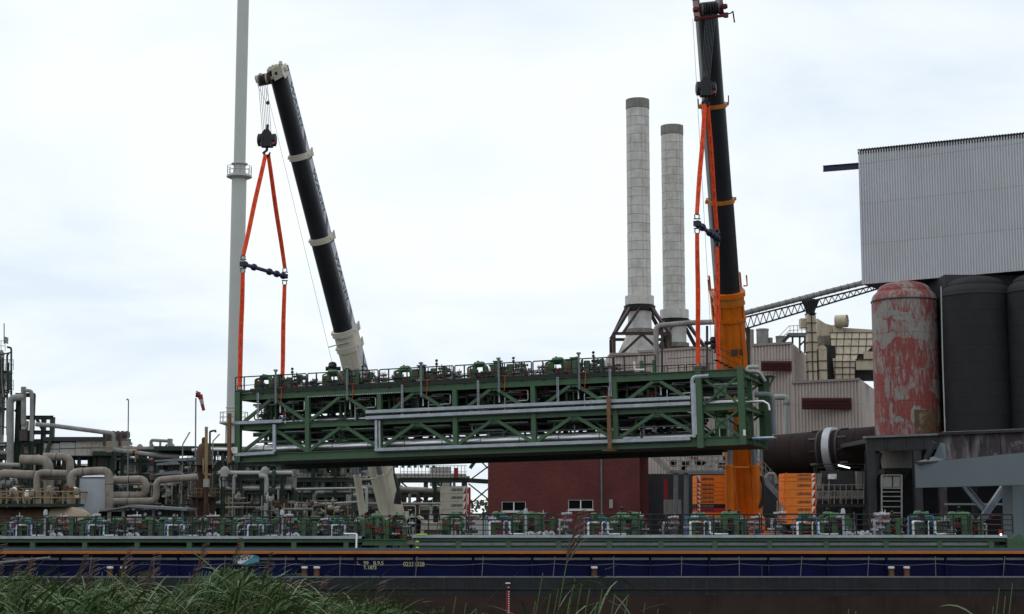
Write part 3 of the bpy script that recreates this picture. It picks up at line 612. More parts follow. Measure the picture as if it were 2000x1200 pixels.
for v in (0, WW):
    MB().ib((-.1, v, HH - ch / 2), (LL, v, HH - ch / 2), .32, ch).build('top_chord', G, mod)
    MB().ib((0.02, v, mid), (LL, v, mid), .26, cm).build('mid_chord', G, mod)
    MB().ib((-.1, v, cb / 2), (LL, v, cb / 2), .32, cb).build('bottom_chord', G, mod)
    for i, u in enumerate(PU + [UE]):
        end = i in (0, 6, 7); w = .38 if end else .3
        z_a, z_b = (-.1 if i == 6 else 0, HH + .1) if end else (cb, HH - ch)
        y = v + (-.17 if v == 0 and end else (.17 if end else 0))
        MB().ib((u, y, z_a), (u, y, z_b), w, .3 if not end else .36, Yv, t=.08).build('post', G, mod)
    for i in range(6):
        a, b = PU[i], PU[i + 1]; c = (a + b) / 2
        for lo, hi in ((cb, mid - cm / 2), (mid + cm / 2, HH - ch)):
            MB().ib((a + .12, v, lo + .08), (c - .2, v, hi - .06), .2, .2, Yv).build('diagonal_brace', G, mod)
            MB().ib((c + .2, v, hi - .06), (b - .12, v, lo + .08), .2, .2, Yv).build('diagonal_brace', G, mod)
            MB().plate([(c - .42, v - .02, hi), (c + .42, v - .02, hi), (c + .22, v - .02, hi - .16), (c - .22, v - .02, hi - .16)], (0, .04, 0)).build('gusset_plate', G, mod)
    a, b = PU[6] + .2, UE - .2; c = (a + b) / 2
    for lo, hi in ((cb, mid - cm / 2), (mid + cm / 2, HH - ch)):
        for p, q in (((a, lo), (b, hi)), ((a, hi), (b, lo))): MB().bar((p[0], v, p[1]), (q[0], v, q[1]), .12, .2, Yv).build('diagonal_brace', G, mod)
        h = (lo + hi) / 2
        MB().plate([(c - .36, v - .1, h - .18), (c - .22, v - .1, h - .32), (c + .22, v - .1, h - .32), (c + .36, v - .1, h - .18), (c + .36, v - .1, h + .18), (c + .22, v - .1, h + .32), (c - .22, v - .1, h + .32), (c - .36, v - .1, h + .18)], (0, .2, 0)).build('gusset_plate', G, mod)
allu = []
for i in range(6): allu += [PU[i], (PU[i] + PU[i + 1]) / 2]
allu += [PU[6], UE]
for u in allu:
    MB().ib((u, .17, HH - .28), (u, WW - .17, HH - .28), .24, .34).build('cross_beam', G, mod)
    MB().ib((u, .14, mid), (u, WW - .14, mid), .2, .28).build('cross_beam', G, mod)
    MB().ib((u, .17, cb / 2), (u, WW - .17, cb / 2), .24, .42).build('cross_beam', GD, mod)
for v in (1.6, 3.1, 4.6):
    MB().ib((.1, v, .2), (LL - .1, v, .2), .16, .22).build('floor_joist', GD, mod); MB().ib((.1, v, HH - .2), (LL - .1, v, HH - .2), .16, .2).build('floor_joist', GD, mod)
    for i in range(6): MB().bar((PU[i], v - .6, .12), (PU[i + 1], v + .6, .12), .1, .1).build('floor_brace', GD, mod)
MB().b2((.1, .2, HH - .09), (PU[6] + .3, WW - .2, HH - .03)).build('deck_plate', DGR, mod)
MB().b2((.1, 2.2, mid + .15), (PU[6] - 2, WW - .3, mid + .18)).build('grating', DGR, mod)
MB().b2((.1, .2, .03), (LL - .2, WW - .2, .06)).build('floor_plate', DGR, mod)
MB().ib((0, WW - .5, -.16), (PU[6], WW - .5, -.16), .3, .3).build('skid_runner', GD, mod)
# interior posts
for i, u in enumerate(allu[:-1]):
    MB().ib((u + .35, 3.1, cb * .7), (u + .35, 3.1, HH - .45), .2, .2, Yv).build('inner_post', G, mod)
    for q_ in range(3): uq, vq = u + rnd.uniform(-1.2, 1.2), rnd.uniform(1.2, 5.8); MB().ib((uq, vq, mid + .15), (uq, vq, HH - .45), .13, .13, Yv).build('inner_post', G, mod)
    uq, vq = u + rnd.uniform(-1, 1), rnd.uniform(3.5, 6); MB().bar((uq, vq, mid + .2), (uq + rnd.choice((-1.1, 1.1)), vq, HH - .5), .12, .12).build('inner_brace', GD, mod)
    if i % 2: MB().ib((u - .9, 1.5, mid + .15), (u - .9, 1.5, HH - .45), .16, .16, Yv).build('inner_post', G, mod)
# pipes along the module
for v, w, r, mt in ((1.1, cb + .33, .30, SIL), (2.2, cb + .2, .2, SIL), (3.8, cb + .3, .27, GPIPE), (5.0, cb + .2, .18, SILD), (1.0, mid + .36, .085, SIL), (1.5, mid + .42, .12, SIL), (2.6, mid + .38, .16, DRK), (3.9, mid + .4, .2, SILD), (5.1, mid + .35, .14, DRK), (2.0, HH - .75, .08, SILD), (4.2, HH - .8, .12, DRK), (5.3, HH - .85, .1, DRK), (1.7, mid - .42, .1, DRK), (2.8, cb + .95, .1, DRK), (3.6, cb + .7, .12, GD), (1.9, cb + .85, .06, SILD), (4.8, cb + 1.1, .09, GD), (2.2, mid + .95, .09, DRK), (3.2, mid + 1.15, .1, GD), (4.6, mid + .8, .12, SILD), (4.4, mid - .45, .14, SILD), (5.4, mid - .4, .1, DRK)):
    a = .3; b = LL - .4 if w > mid else PU[6] - .6
    if mt is SIL and r > .25: b = PU[5] - .5
    MB().tube([(a, v, w), (b, v, w)], r, 12).build('long_pipe', mt, mod, True)
for u in allu[:-3]:
    MB().lathe([(.305, 0), (.315, .005), (.315, .06), (.305, .065)], (u + 1.3, 1.1, cb + .33), axis=X, n=14).build('pipe_band', SILD, mod, True)
for i in range(6):
    a = PU[i]; D = PU[i + 1] - a
    MB().tube([(a + D * .66, .5, HH - .62), (a + D * .9, .5, HH - .62), (a + D * .9, .5, HH - 1.28), (a + D * .62, .6, HH - 1.28)], .045, 7, .12).build('silver_loop', SIL, mod, True)
    MB().tube([(a + D * .62, .6, HH - .72), (a + D * .8, .7, HH - .72)], .05, 7).build('silver_loop', SIL, mod, True)
    MB().tube([(a + D * .58, .9, HH - 1.0), (a + D * .58, .9, mid + .2)], .04, 6).build('silver_loop', SIL, mod, True)
    MB().tube([(a + D * .45, .8, HH - .5), (a + D * .45, .8, mid + .35), (a + D * .32, .8, mid + .3)], .06, 7, .15).build('green_pipe', GV, mod, True)
    for k in range(9):
        uu_, v_, w_ = a + rnd.uniform(.3, D - .3), rnd.uniform(1.2, 5.4), (mid + .45 if k < 6 else cb + .5); hh = rnd.uniform(.3, .8)
        MB().lathe([(.05, 0), (.16, .05), (.16, hh * .5), (.08, hh * .6), (.08, hh), (.14, hh)], (uu_, v_, w_), n=8).build('valve_body', rnd.choice((DRK, DRK, SILD, SILD, GV)), mod, True)
    for k in range(5):
        u0 = a + rnd.uniform(.2, D - 1.6); v_ = rnd.uniform(1.4, 5.2); w_ = HH - rnd.uniform(.55, 1.2)
        MB().tube([(u0, v_, w_), (u0 + rnd.uniform(.6, 1.6), v_, w_), (u0 + 1.2, v_ + .5, w_ - .6)], rnd.uniform(.06, .13), 8, .15).build('branch_pipe', rnd.choice((DRK, SIL, SILD, G)), mod, True)
    for k in range(3):
        u0 = a + rnd.uniform(.2, D - 1.2); v_ = rnd.uniform(2, 5.4)
        MB().b2((u0, v_, mid - .75), (u0 + rnd.uniform(.5, 1.1), v_ + .5, mid - .25)).build('junction_box', rnd.choice((DRK, GD, DK)), mod)
    for k in range(3):
        u0 = a + rnd.uniform(.2, D - .6); v_ = rnd.uniform(1.8, 5.0); MB().tube([(u0, v_, cb + .3), (u0, v_, mid - .3)], rnd.uniform(.05, .1), 7).build('riser_pipe', rnd.choice((DRK, GD, SILD)), mod, True)
    # inner cross bracing seen against the sky
    MB().bar((a + .2, 4.7, cb), (a + D / 2, 4.7, mid - .2), .14, .14).build('inner_brace', GD, mod); MB().bar((a + D / 2, 4.7, mid - .2), (a + D - .2, 4.7, cb), .14, .14).build('inner_brace', GD, mod)
    MB().tube([(a + D * .1, 1.0, HH - .72), (a + D * .5, 1.0, HH - .72), (a + D * .5, 1.0, HH - 1.3)], .07, 8, .15).build('silver_loop', SIL, mod, True); MB().tube([(a + D * .12, .8, mid - .35), (a + D * .88, .8, mid - .35)], .06, 8).build('silver_loop', SILD, mod, True); MB().tube([(a + D * .2, .9, cb + .9), (a + D * .2, .9, cb + 1.3), (a + D * .75, .9, cb + 1.3)], .07, 8, .15).build('green_pipe', GV, mod, True)
for u in (PU[5] + 1.2, PU[6] - 1.0, PU[6] + 1.2): MB().tube([(u, 2.2, mid - .3), (u, 2.2, cb + .1)], .09, 8).build('riser_pipe', SILD, mod, True)
# cable trays on the near face
def tray(p, q, par=mod, d=.16, h=.2):
    a, b = LM(*p), LM(*q); MB().bar((a.x, -.3, a.z), (b.x, -.3, b.z), d, h, Z).build('cable_tray', GALV, par)
    MB().bar((a.x, -.3, a.z - h / 2 - .04), (b.x, -.3, b.z - h / 2 - .04), d * .6, .06, Z).build('cable_tray', DK, par)
tray((718, 805.5), (1350, 777.5)); tray((718, 817), (1350, 788.5)); tray((736, 879), (1350, 857)); tray((461, 827), (556, 823)); tray((461, 889), (540, 884))
def vtray(px, y0, y1, w=.2, both=False):
    a, b = LM(px, y0), LM(px, y1); MB().box((a.x, -.3, (a.z + b.z) / 2), (w, .14, abs(a.z - b.z))).build('cable_tray', GALV, mod)
vtray(540, 830, 883); vtray(738.5, 822, 878, .16); vtray(745, 823, 878, .1); vtray(1354, 744, 855, .2); vtray(1359, 750, 850, .08)
a, b, c = LM(1354, 745), LM(1362, 737), LM(1386, 735)
MB().tube([(a.x, -.3, a.z), (b.x - .15, -.3, b.z), (c.x, -.3, c.z)], .12, 6, .2).build('cable_tray', GALV, mod)
for px, y0, y1 in ((507, 768, 826), (788, 752, 812), (936, 744, 803), (1091, 737, 795), (1193, 722, 775)):
    a, b = LM(px, y0), LM(px, y1)
    for s in (-.05, .05): MB().b2((a.x + s - .015, -.26, b.z), (a.x + s + .015, -.22, a.z)).build('ladder_rail', GALV, mod)
    n = 12
    for k in range(n): z = b.z + (a.z - b.z) * (k + .5) / n; MB().b2((a.x - .04, -.25, z - .02), (a.x + .04, -.23, z + .02)).build('ladder_rung', GALV, mod)
for px, y0, y1 in ((543, 727, 790), (682, 722, 783), (826, 713, 776), (977, 704, 768), (1133, 694, 762)):
    a, b = LM(px, y0), LM(px, y1)
    MB().tube([(a.x, -.34, b.z), (a.x, -.34, a.z)], .07, 8).build('vent_pipe', GREY, mod, True); MB().lathe([(.08, 0), (.15, .05), (.15, .12), (.1, .15)], (a.x, -.34, a.z), n=10).build('vent_flange', SILD, mod, True)
    MB().bar((a.x + .3, -.2, b.z + .1), (a.x + .42, -.3, b.z + 1.1), .03, .03).build('lashing_strap', SLG, mod); MB().bar((a.x + .1, -.36, b.z + 1.05), (a.x + .5, -.3, b.z + 1.05), .04, .04).build('lashing_strap', WOOD, mod)
# perforated edge strip
a, b = LM(602, 772), LM(788, 761.5); n = 40
for k in range(n): u = a.x + (b.x - a.x) * (k + .5) / n; MB().b2((u - .05, -.17, HH - ch - .02), (u + .045, -.165, HH - ch + .05)).build('bracket_clip', GALV, mod)
for (px, y0, y1) in ((457, 809, 905), (1193.5, 775, 878)):
    a, b = LM(px, y0), LM(px, y1); MB().b2((a.x - .11, -.72, b.z), (a.x + .11, -.55, a.z)).build('timber_plank', WOOD, mod)
MB().b2((LM(1183, 880).x, -.75, .0 - .05), (LM(1205, 880).x, .3, -.105)).build('timber_plank', WOOD, mod)
a = LM(463, 880); MB().b2((a.x - .15, -.42, a.z - .2), (a.x + .25, -.41, a.z + .2)).build('paper_notice', WHT, mod)
a = LM(1457, 845); MB().b2((a.x - .1, -.40, a.z - .2), (a.x + .05, -.39, a.z + .15)).build('paper_notice', WHT, mod)
# top deck railing and skids
dk = HH - .03
MB().b2((PU[0] - .2, -.2, HH + .004), (PU[5] + 1.3, -.16, HH + .2)).build('toe_board', BLK, mod)
seg = []
for i in range(5):
    seg += [(PU[i] + (.05 if i else -.25), PU[i + 1] - .05)]
seg += [(U(1203), U(1284))]
rails(mod, seg, -.12, dk, 1.12, 1.25, mids=1, tr=.042, pw=.075)
rails(mod, [(U(1290), U(1336)), (U(1339), U(1366))], .6, dk, .5, .6, mids=0)
for h in (1.15, .55): MB().tube([(U(1286), 3, dk + h), (U(1366), 3, dk + h + .05)], .025, 6).build('mid_rail', RAILR, mod)
rails(mod, [(PU[0], PU[2]), (PU[2] + .1, PU[4]), (PU[4] + .1, PU[6])], WW, dk, 1.1, 1.6, mids=1)
for i in range(5):
    a = PU[i]; D = PU[i + 1] - a
    skidA(mod, a + D * .13, .7, dk, 1.3, 1.0); skidB(mod, a + D * .5, .7, dk, 1.25, 1.05); skidC(mod, a + D * .75, .6, dk, 1.2, 1.05)
    skidA(mod, a + D * .22, 3.4, dk); skidC(mod, a + D * .62, 3.0, dk); skidV(mod, a + D * .42, 2.0, dk); skidV(mod, a + D * .9, 1.4, dk)
    for k in range(14): inst('valve', rnd.choice((PV_D, PV_D, PV_D, PV_S)), mod, (a + D * rnd.uniform(.02, .98), rnd.uniform(.3, 2.2), dk + rnd.uniform(.1, .75)))
    for k in range(6): inst('handwheel', rnd.choice((PW_R, PW_D)), mod, (a + D * rnd.uniform(.02, .98), rnd.uniform(.2, .8), dk + rnd.uniform(.3, .9)))
for v, w, r, mt in ((.95, .34, .085, GV), (.45, .16, .06, DRK), (1.5, .6, .07, GD), (2.4, .3, .12, DRK)): MB().tube([(PU[0] + .3, v, dk + w), (PU[5] - .2, v, dk + w)], r, 9).build('deck_header', mt, mod, True)
for i in range(5):
    a = PU[i]; D = PU[i + 1] - a
    skidA(mod, a + D * .02, 1.9, dk, 1.3, 1.05); skidB(mod, a + D * .36, 1.9, dk, 1.1, 1.0); skidA(mod, a + D * .62, 1.8, dk, 1.0, .9)
for i in range(6):
    a = PU[i]; D = PU[i + 1] - a
    for k in range(5):
        v = rnd.choice((1.4, 2.4, 3.3, 4.2, 5.6)); u0 = a + rnd.uniform(0, D - 1.2); up_ = rnd.choice((1, -1)); MB().bar((u0, v, mid + (.2 if up_ > 0 else 1.6)), (u0 + rnd.uniform(.9, 1.7), v, mid + (1.6 if up_ > 0 else .2)), .11, .11).build('inner_brace', G, mod)
        u0 = a + rnd.uniform(0, D - 1.2); MB().bar((u0, v, cb + (.2 if up_ > 0 else 1.3)), (u0 + rnd.uniform(.9, 1.7), v, cb + (1.3 if up_ > 0 else .2)), .11, .11).build('inner_brace', G, mod)
    for k in range(4):
        w = rnd.choice((mid + .6, mid + .9, mid + 1.2, cb + .75, cb + 1.0)); v = rnd.uniform(.6, 5); u0 = a + rnd.uniform(0, D * .4); MB().tube([(u0, v, w + .4), (u0, v, w), (u0 + rnd.uniform(1, 2.6), v, w), (u0 + rnd.uniform(2, 3), v + .4, w - .4)], rnd.uniform(.04, .09), 7, .15).build('branch_pipe', rnd.choice((GV, GD, DRK, SILD, G)), mod, True)
    for k in range(5):
        u0 = a + rnd.uniform(.1, D - .3); v = rnd.uniform(.5, 2.2); MB().bar((u0, v, mid + .2), (u0, v, HH - .45), .1, .1, X).build('pipe_hanger', rnd.choice((G, GD, GD)), mod)
        u0 = a + rnd.uniform(.1, D - .3); s_ = inst('valve', rnd.choice((PV_D, PV_D, PV_S)), mod, (u0, rnd.uniform(.5, 1.6), mid + rnd.uniform(.45, 1.3)), (1.5, 1.5, 1.5)); inst('handwheel', rnd.choice((PW_R, PW_D)), s_, (0, -.05, .25))
MB().b2((U(1232), 1.2, dk), (U(1262), 1.9, dk + .25)).build('equipment_box', DRK, mod)
for p in (1245, 1270): MB().ib((U(p), 1.4, dk), (U(p), 1.4, dk + .95), .2, .2, Yv).build('post', G, mod)
MB().bar((U(1250), 1.4, dk + .7), (U(1272), 1.4, dk + .7), .12, .12).build('cross_beam', G, mod)
MB().tube([(U(1234), 1, dk + .9), (U(1234), 1, dk + .35), (U(1256), 1, dk + .35)], .07, 8, .12).build('silver_loop', WHT, mod, True)
# right end: stair, brackets, outgoing pipes
e0 = LL + .05
for k in range(6): MB().b2((U(1376) + k * .28, 3.4, dk + .95 - k * .16), (U(1376) + k * .28 + .26, 4.3, dk + .99 - k * .16)).build('stair_tread', DGR, mod)
MB().tube([(U(1374), 3.4, dk), (U(1374), 3.4, dk + 1.95), (U(1374) + 1.75, 3.4, dk + 1.0)], .03, 6).build('handrail', BLK, mod)
MB().tube([(U(1374), 3.4, dk + 1.5), (U(1374) + 1.75, 3.4, dk + .55)], .02, 6).build('mid_rail', BLK, mod)
for z in (HH - .2, mid, .3): MB().ib((LL - .2, .2, z), (LL - .2, WW + .0, z), .26, .4 if z > mid else .3).build('end_beam', G, mod)
MB().ib((LL - .25, 3.3, .3), (LL - .25, 3.3, HH - .3), .3, .3, X).build('end_post', G, mod)
MB().ib((LL + .3, WW - .5, cb), (LL + .3, WW - .5, HH - .1), .34, .34, Yv).build('end_post', G, mod)
MB().plate([(LL - .3, WW - 1.2, HH - .02), (LL + .85, WW - 1.2, HH - .02), (LL + .85, WW + .2, HH - .02), (LL - .3, WW + .2, HH - .02)], (0, 0, .05)).build('end_bracket', G, mod)
MB().bar((LL + .4, WW - .6, HH - .8), (LL + .8, WW - .6, HH - .03), .12, .12).build('end_bracket', G, mod)
MB().tube([(LL - 1.5, 3.8, HH + .15), (LL - .4, 3.8, HH + .15), (LL + .3, 3.9, HH + .1), (LL + .6, 4.0, HH - .5)], .13, 10, .4).build('outlet_pipe', SILD, mod, True)
MB().tube([(LL - .6, 4.8, HH + .1), (LL - .6, 4.8, HH + .55), (LL + .1, 4.9, HH + .5)], .12, 10, .25).build('outlet_pipe', PGRN, mod, True)
MB().tube([(PU[6] + .6, 1.2, mid + .35), (LL + .9, 1.2, mid + .35), (LL + 1.2, 1.25, mid + .15), (LL + 1.25, 1.25, mid - .2)], .075, 8, .15).build('outlet_pipe', SIL, mod, True)
MB().tube([(LL - .3, 5.2, HH - 1.2), (LL + .8, 5.4, HH - 1.2), (LL + .8, 5.4, cb + .3)], .18, 10, .4).build('outlet_pipe', GREY, mod, True)
MB().b2((LL + .1, 1.5, cb - .1), (LL + 1.4, 2.6, cb - .02)).build('drip_tray', SIL, mod); MB().b2((LL + .1, 1.48, cb - .16), (LL + 1.45, 1.5, cb - .09)).build('drip_tray', BLU, mod)

# ------------------------------------------------------------------ rigging
def cart(u, v, w): return M @ V((u, v, w))
def sling(label, a, b, wob=.022):
    pts = []; n = 9; a, b = V(a), V(b); sd_ = (b - a).cross(Yv).normalized()
    for k in range(n + 1):
        t = k / n; pts.append(a.lerp(b, t) + sd_ * wob * math.sin(t * math.pi * 2 + a.x) * math.sin(math.pi * t))
    rs = [.135 + .02 * math.sin(math.pi * k / n) for k in range(n + 1)]
    root = thing('lifting_sling', label, 'sling', b, 'orange lifting slings')
    MB().tube(pts, rs, 10, flat=.4, upv=(0.25, -1, 0)).build('webbing', SLG, root, True)
    off = (pts[4] - pts[3]).cross(sd_).normalized(); off = off if off.y < 0 else -off
    for k in range(1, n - 1):       # printed load marks
        p = pts[k] + off * .066; d = (pts[k + 1] - pts[k]); MB().bar(p + d * .2, p + d * .75, .012, .05, off).build('load_mark', NAVT, root)
    return root
def shackle(c, par, up=1):
    c = V(c); r = .13
    pts = [c + V((math.cos(q) * r * (1.25 if 20 < math.degrees(q) < 160 else 1), 0, up * (math.sin(q) * .24 + (0.05)))) for q in [math.pi * (-0.12 + 1.24 * k / 10) for k in range(11)]]
    b = MB().tube(pts, .035, 7).build('shackle', STL, par, True)
    MB().cyl(c + V((-.2, 0, -up * .05)), c + V((.22, 0, -up * .05)), .04, n=8).build('shackle_pin', STL, b, True)
def spreader(label, a, b, h, base_pts, names):
    a, b = V(a), V(b); r = thing('spreader_bar', label, 'spreader bar', a, 'blue spreader bars'); d = (b - a).normalized()
    MB().cyl(a, b, .13, n=14).build('tube', NAVY, r, True)
    for t in (.04, .25, .62, .80, .96): p = a.lerp(b, t); MB().lathe([(.14, 0), (.24, .06), (.24, .2), (.14, .26)], p - d * .13, axis=d, n=14).build('collar', NAVY, r, True)
    for p in (a, b):
        MB().b2(p + V((-.22, -.08, -.16)), p + V((.22, .08, .16))).build('end_lug', DK, r); shackle(p + V((0, -.02, .34)), r, 1); shackle(p + V((0, -.02, -.36)), r, -1)
    sling(names[0], h + V((-.08, -.05, -.1)), a + V((0, 0, .55))); sling(names[1], h + V((.1, .05, -.1)), b + V((0, 0, .55)))
    sling(names[2], a + V((0, 0, -.58)), base_pts[0]); sling(names[3], b + V((0, 0, -.58)), base_pts[1])
    for q in base_pts: shackle(q - V((0, 0, .12)), r, 1)
    return r
hkL = P(521, 300, 108.4); hkR = P(1379, 202, 98.7)
lp = [cart(PU[0] + .05, -.1, HH + .42), cart(PU[0] + .05, 6.1, HH + .42)]
rpt = [cart(PU[6], -.15, HH + .35), cart(PU[6], 6.1, HH + .35)]
def below(p, py): q = P(1000, py, p.y); return V((p.x + .05, p.y, q.z))
spreader('blue spreader bar between the slings under the white crane', below(lp[0], 516), below(lp[1], 540), hkL, lp, ('upper left orange sling under the white crane hook', 'upper right orange sling under the white crane hook', 'lower orange sling at the left corner of the lifted module', 'lower orange sling behind the left corner of the lifted module'))
spreader('blue spreader bar between the slings under the orange crane', below(rpt[0], 437), below(rpt[1], 465), hkR, rpt, ('upper left orange sling under the orange crane hook', 'upper orange sling crossing the black boom under the orange crane hook', 'lower orange sling left of the orange boom base', 'lower orange sling in front of the orange boom base'))
def hook_block(label, c, k=1.0):
    r = thing('hook_block', label, 'hook block', c, 'crane hook blocks')
    MB().plate([c + V((-.5 * k, -.3, .35)), c + V((.5 * k, -.3, .35)), c + V((.6 * k, -.3, .6)), c + V((.55 * k, -.3, 1.15)), c + V((.22 * k, -.3, 1.55)), c + V((-.22 * k, -.3, 1.55)), c + V((-.55 * k, -.3, 1.15)), c + V((-.6 * k, -.3, .6))], (0, .6, 0)).build('frame', BLK, r)
    for s in (-1, 1):
        MB().lathe([(.3, 0), (.45, .06), (.45, .26), (.3, .32)], c + V((s * .45 * k - (.32 if s < 0 else 0), 0, .85)), axis=X, n=16).build('sheave', BLKP, r, True)
        MB().plate([c + V((s * .5 * k, -.32, .35)), c + V((s * .62 * k, -.32, .5)), c + V((s * .62 * k, -.32, 1.1)), c + V((s * .34 * k, -.32, 1.1)), c + V((s * .34 * k, -.32, .35))], (0, -.05, 0)).build('cheek_plate', DK, r)
    MB().plate([c + V((.44, -.375, .45)), c + V((.60, -.375, .5)), c + V((.60, -.375, .95)), c + V((.44, -.375, .95))], (0, -.01, 0)).build('hazard_plate', TRED, r)
    MB().cyl(c + V((0, 0, .3)), c + V((0, 0, .6)), .12, n=10).build('swivel', DK, r, True)
    MB().tube([c + V((0, 0, .32)), c + V((0, 0, .12)), c + V((-.22, 0, -.06)), c + V((-.1, 0, -.28)), c + V((.14, 0, -.24)), c + V((.24, 0, -.02))], [.1, .1, .11, .11, .09, .05], 8).build('hook', BLK, r, True)
    MB().cyl(c + V((0, 0, 1.4)), c + V((0, 0, 1.95)), .09, n=8).build('rope_socket', BLK, r, True)
    return r
hook_block('black hook block hanging from the white crane', hkL + V((0, 0, .1)), .76)
hook_block('black hook block hanging in front of the orange crane boom', hkR + V((0, 0, .1)), .72)

# ------------------------------------------------------------------ mobile cranes
def boom_prof(hw, d):
    pts = [(-hw, d / 2), (hw, d / 2), (hw, -d * .12)]
    for k in range(1, 9): q = math.pi * k / 9; pts.append((hw * math.cos(q), -d * .12 - (d * .38) * math.sin(q)))
    return pts + [(-hw, -d * .12)]
class Boom:
    def __init__(s, base, tip, n0):
        s.b, s.t = V(base), V(tip); s.a = (s.t - s.b).normalized(); s.len = (s.t - s.b).length
        n0 = V(n0); s.n = (n0 - s.a * n0.dot(s.a)).normalized(); s.l = s.a.cross(s.n).normalized()
    def pt(s, k, l=0, n=0): return s.b + s.a * s.len * k + s.l * l + s.n * n
    def sec(s, k0, k1, hw, d, mat, root, name='boom_section', grow=0):
        mb = MB(); prof = boom_prof(hw, d); m = len(prof); vs = []
        for k in (k0, k1): vs += [s.pt(k, p[0], -p[1]) for p in prof]
        mb.add(vs, [(i, (i + 1) % m, m + (i + 1) % m, m + i) for i in range(m)] + [tuple(range(m - 1, -1, -1)), tuple(range(m, 2 * m))])
        return mb.build(name, mat, root, True)
    def stripe(s, k0, k1, hw, d, mat, root, txt=None, tmat=None, thick=.012, tw=None, off=.25):
        mb = MB().plate([s.pt(k0, hw + .003, d * .04), s.pt(k1, hw + .003, d * .04), s.pt(k1, hw + .003, -d * .48), s.pt(k0, hw + .003, -d * .48)], s.l * thick)
        p = mb.build('side_stripe', mat, root)
        if txt:
            for st_, kk, w_ in txt:
                text(st_, s.pt(kk, hw + thick + .006, -.0 * d), -s.a, -s.n, w_, tmat, root, bold=.03, height=d * .42)
        return p
def kof(bm_, py): # fraction along the boom that shows at photo row py
    lo, hi = 0.0, 1.0
    for _ in range(40):
        m = (lo + hi) / 2; p = bm_.pt(m); r = 600 - FPX * ((p.z - EYE) * CP - p.y * SP) / (p.y * CP + (p.z - EYE) * SP)
        if r > py: lo = m
        else: hi = m
    return lo
def slab_stack(par, x0, x1, Y, rows, mat, side, dep=2.4, txt='LIEBHERR', alt=None):
    "counterweight slabs: rows are photo rows between slabs"
    for i, (a, b) in enumerate(zip(rows, rows[1:])):
        xa, xb = P(x0, a, Y).x, P(x1, a, Y).x; za, zb = P(1000, a, Y).z, P(1000, b, Y).z
        mt = (alt or {}).get(i, mat)
        mb = MB(); g = .035; ch_ = .06
        mb.plate([(xa, Y + ch_, zb + .012), (xa + ch_, Y, zb + .012), (xb - ch_, Y, zb + .012), (xb, Y + ch_, zb + .012), (xb, Y + dep, zb + .012), (xa, Y + dep, zb + .012)], (0, 0, za - zb - .024))
        s = mb.build('counterweight_slab', mt, par); w = xb - xa; h = za - zb
        if txt and h > .2:
            tw = w * .44; tx = xa + (w * .15 if side < 0 else w * .40)
            text(txt, (tx, Y - .004, zb + h * .5 - min(.1, h * .27)), X, Z, tw, NAVT if mt is not BLK else FLG, s, bold=.03, height=min(.2, h * .55))
        # red and white hazard end
        hx0, hx1 = (xa + ch_, xa + ch_ + w * .1) if side < 0 else (xb - ch_ - w * .1, xb - ch_)
        MB().b2((hx0, Y - .004, zb + .02), (hx1, Y - .001, za - .02)).build('hazard_panel', WHT, s)
        MB().plate([(hx0, Y - .009, zb + .02), (hx1, Y - .009, zb + .02), (hx1 if side > 0 else hx0, Y - .009, za - .02)], (0, .003, 0)).build('hazard_stripe', TRED, s)
        lx = xb - .12 if side < 0 else xa + .12
        MB().cyl((lx, Y - .05, za - .13), (lx, Y - .05, za + .03), .05, n=6).build('lifting_eye', mt, s)
def carrier(root, c, mat, yaw, cabmat):
    R = Matrix.Rotation(yaw, 3, 'Z'); c = V(c)
    def T(p): return c + R @ V(p)
    mb = MB(); mb.box(T((0, 0, 1.35)), (2.7, 14, .7), R); mb.build('carrier_frame', mat, root)
    for y in (-5.6, -4.0, -2.4, .8, 2.4, 4.0, 5.6):
        for sx in (-1, 1):
            w = MB().lathe([(.35, 0), (.6, .03), (.68, .1), (.68, .4), (.6, .47), (.35, .5)], T((sx * 1.1 - .25, y, .68)), axis=R @ X, n=18).build('wheel', BLK, root, True)
            MB().lathe([(.1, -.01), (.36, -.01), (.36, .51), (.1, .51)], T((sx * 1.1 - .25, y, .68)), axis=R @ X, n=12).build('rim', GREY, w, True)
    for y in (-3.2, 3.2):
        MB().box(T((0, y, 1.0)), (8.4, .5, .45), R).build('outrigger_beam', mat, root)
        for sx in (-1, 1): MB().cyl(T((sx * 4, y, .1)), T((sx * 4, y, 1.3)), .14, n=10).build('outrigger_jack', GREY, root, True); MB().cyl(T((sx * 4, y, 0)), T((sx * 4, y, .1)), .6, n=14).build('outrigger_pad', DK, root)
# --- white crane
B0 = P(766, 1014, 122); T0 = P(541, 133, 108.6)
wc = thing('mobile_crane', 'cream white mobile crane with black telescopic boom at left', 'crane', (B0.x + 1.2, B0.y + .5, GZ), 'mobile cranes lifting the module')
bo = Boom(B0, T0, (-.24, -1, 0))
kc = [kof(bo, y) for y in (648, 468, 305, 126)]
dims = [(.75, 1.95), (.69, 1.75), (.645, 1.6), (.61, 1.45)]
bo.sec(0, kc[0], *dims[0], CRM, wc)
ks = kc[0]
for i in range(3):
    hw, d = dims[i + 1]
    s_ = bo.sec(kc[i], kc[i + 1], hw, d, BLKP, wc)
    kA, kB = kc[i] + .005, kc[i + 1] - .012
    t_ = bo.stripe(kA, kB, hw, d, LGR, s_, [('WAGEL', kA + (kB - kA) * .88, (kB - kA) * bo.len * (.62 if i != 0 else .62))], NAVT)
    for j in range(3):
        k0 = kA + (kB - kA) * (.06 + .035 * j)
        MB().plate([bo.pt(k0, hw + .019, d * .04), bo.pt(k0 + .004, hw + .019, d * .04), bo.pt(k0 + .024, hw + .019, -d * .46), bo.pt(k0 + .020, hw + .019, -d * .46)], bo.l * .004).build('chevron', BLKP, s_)
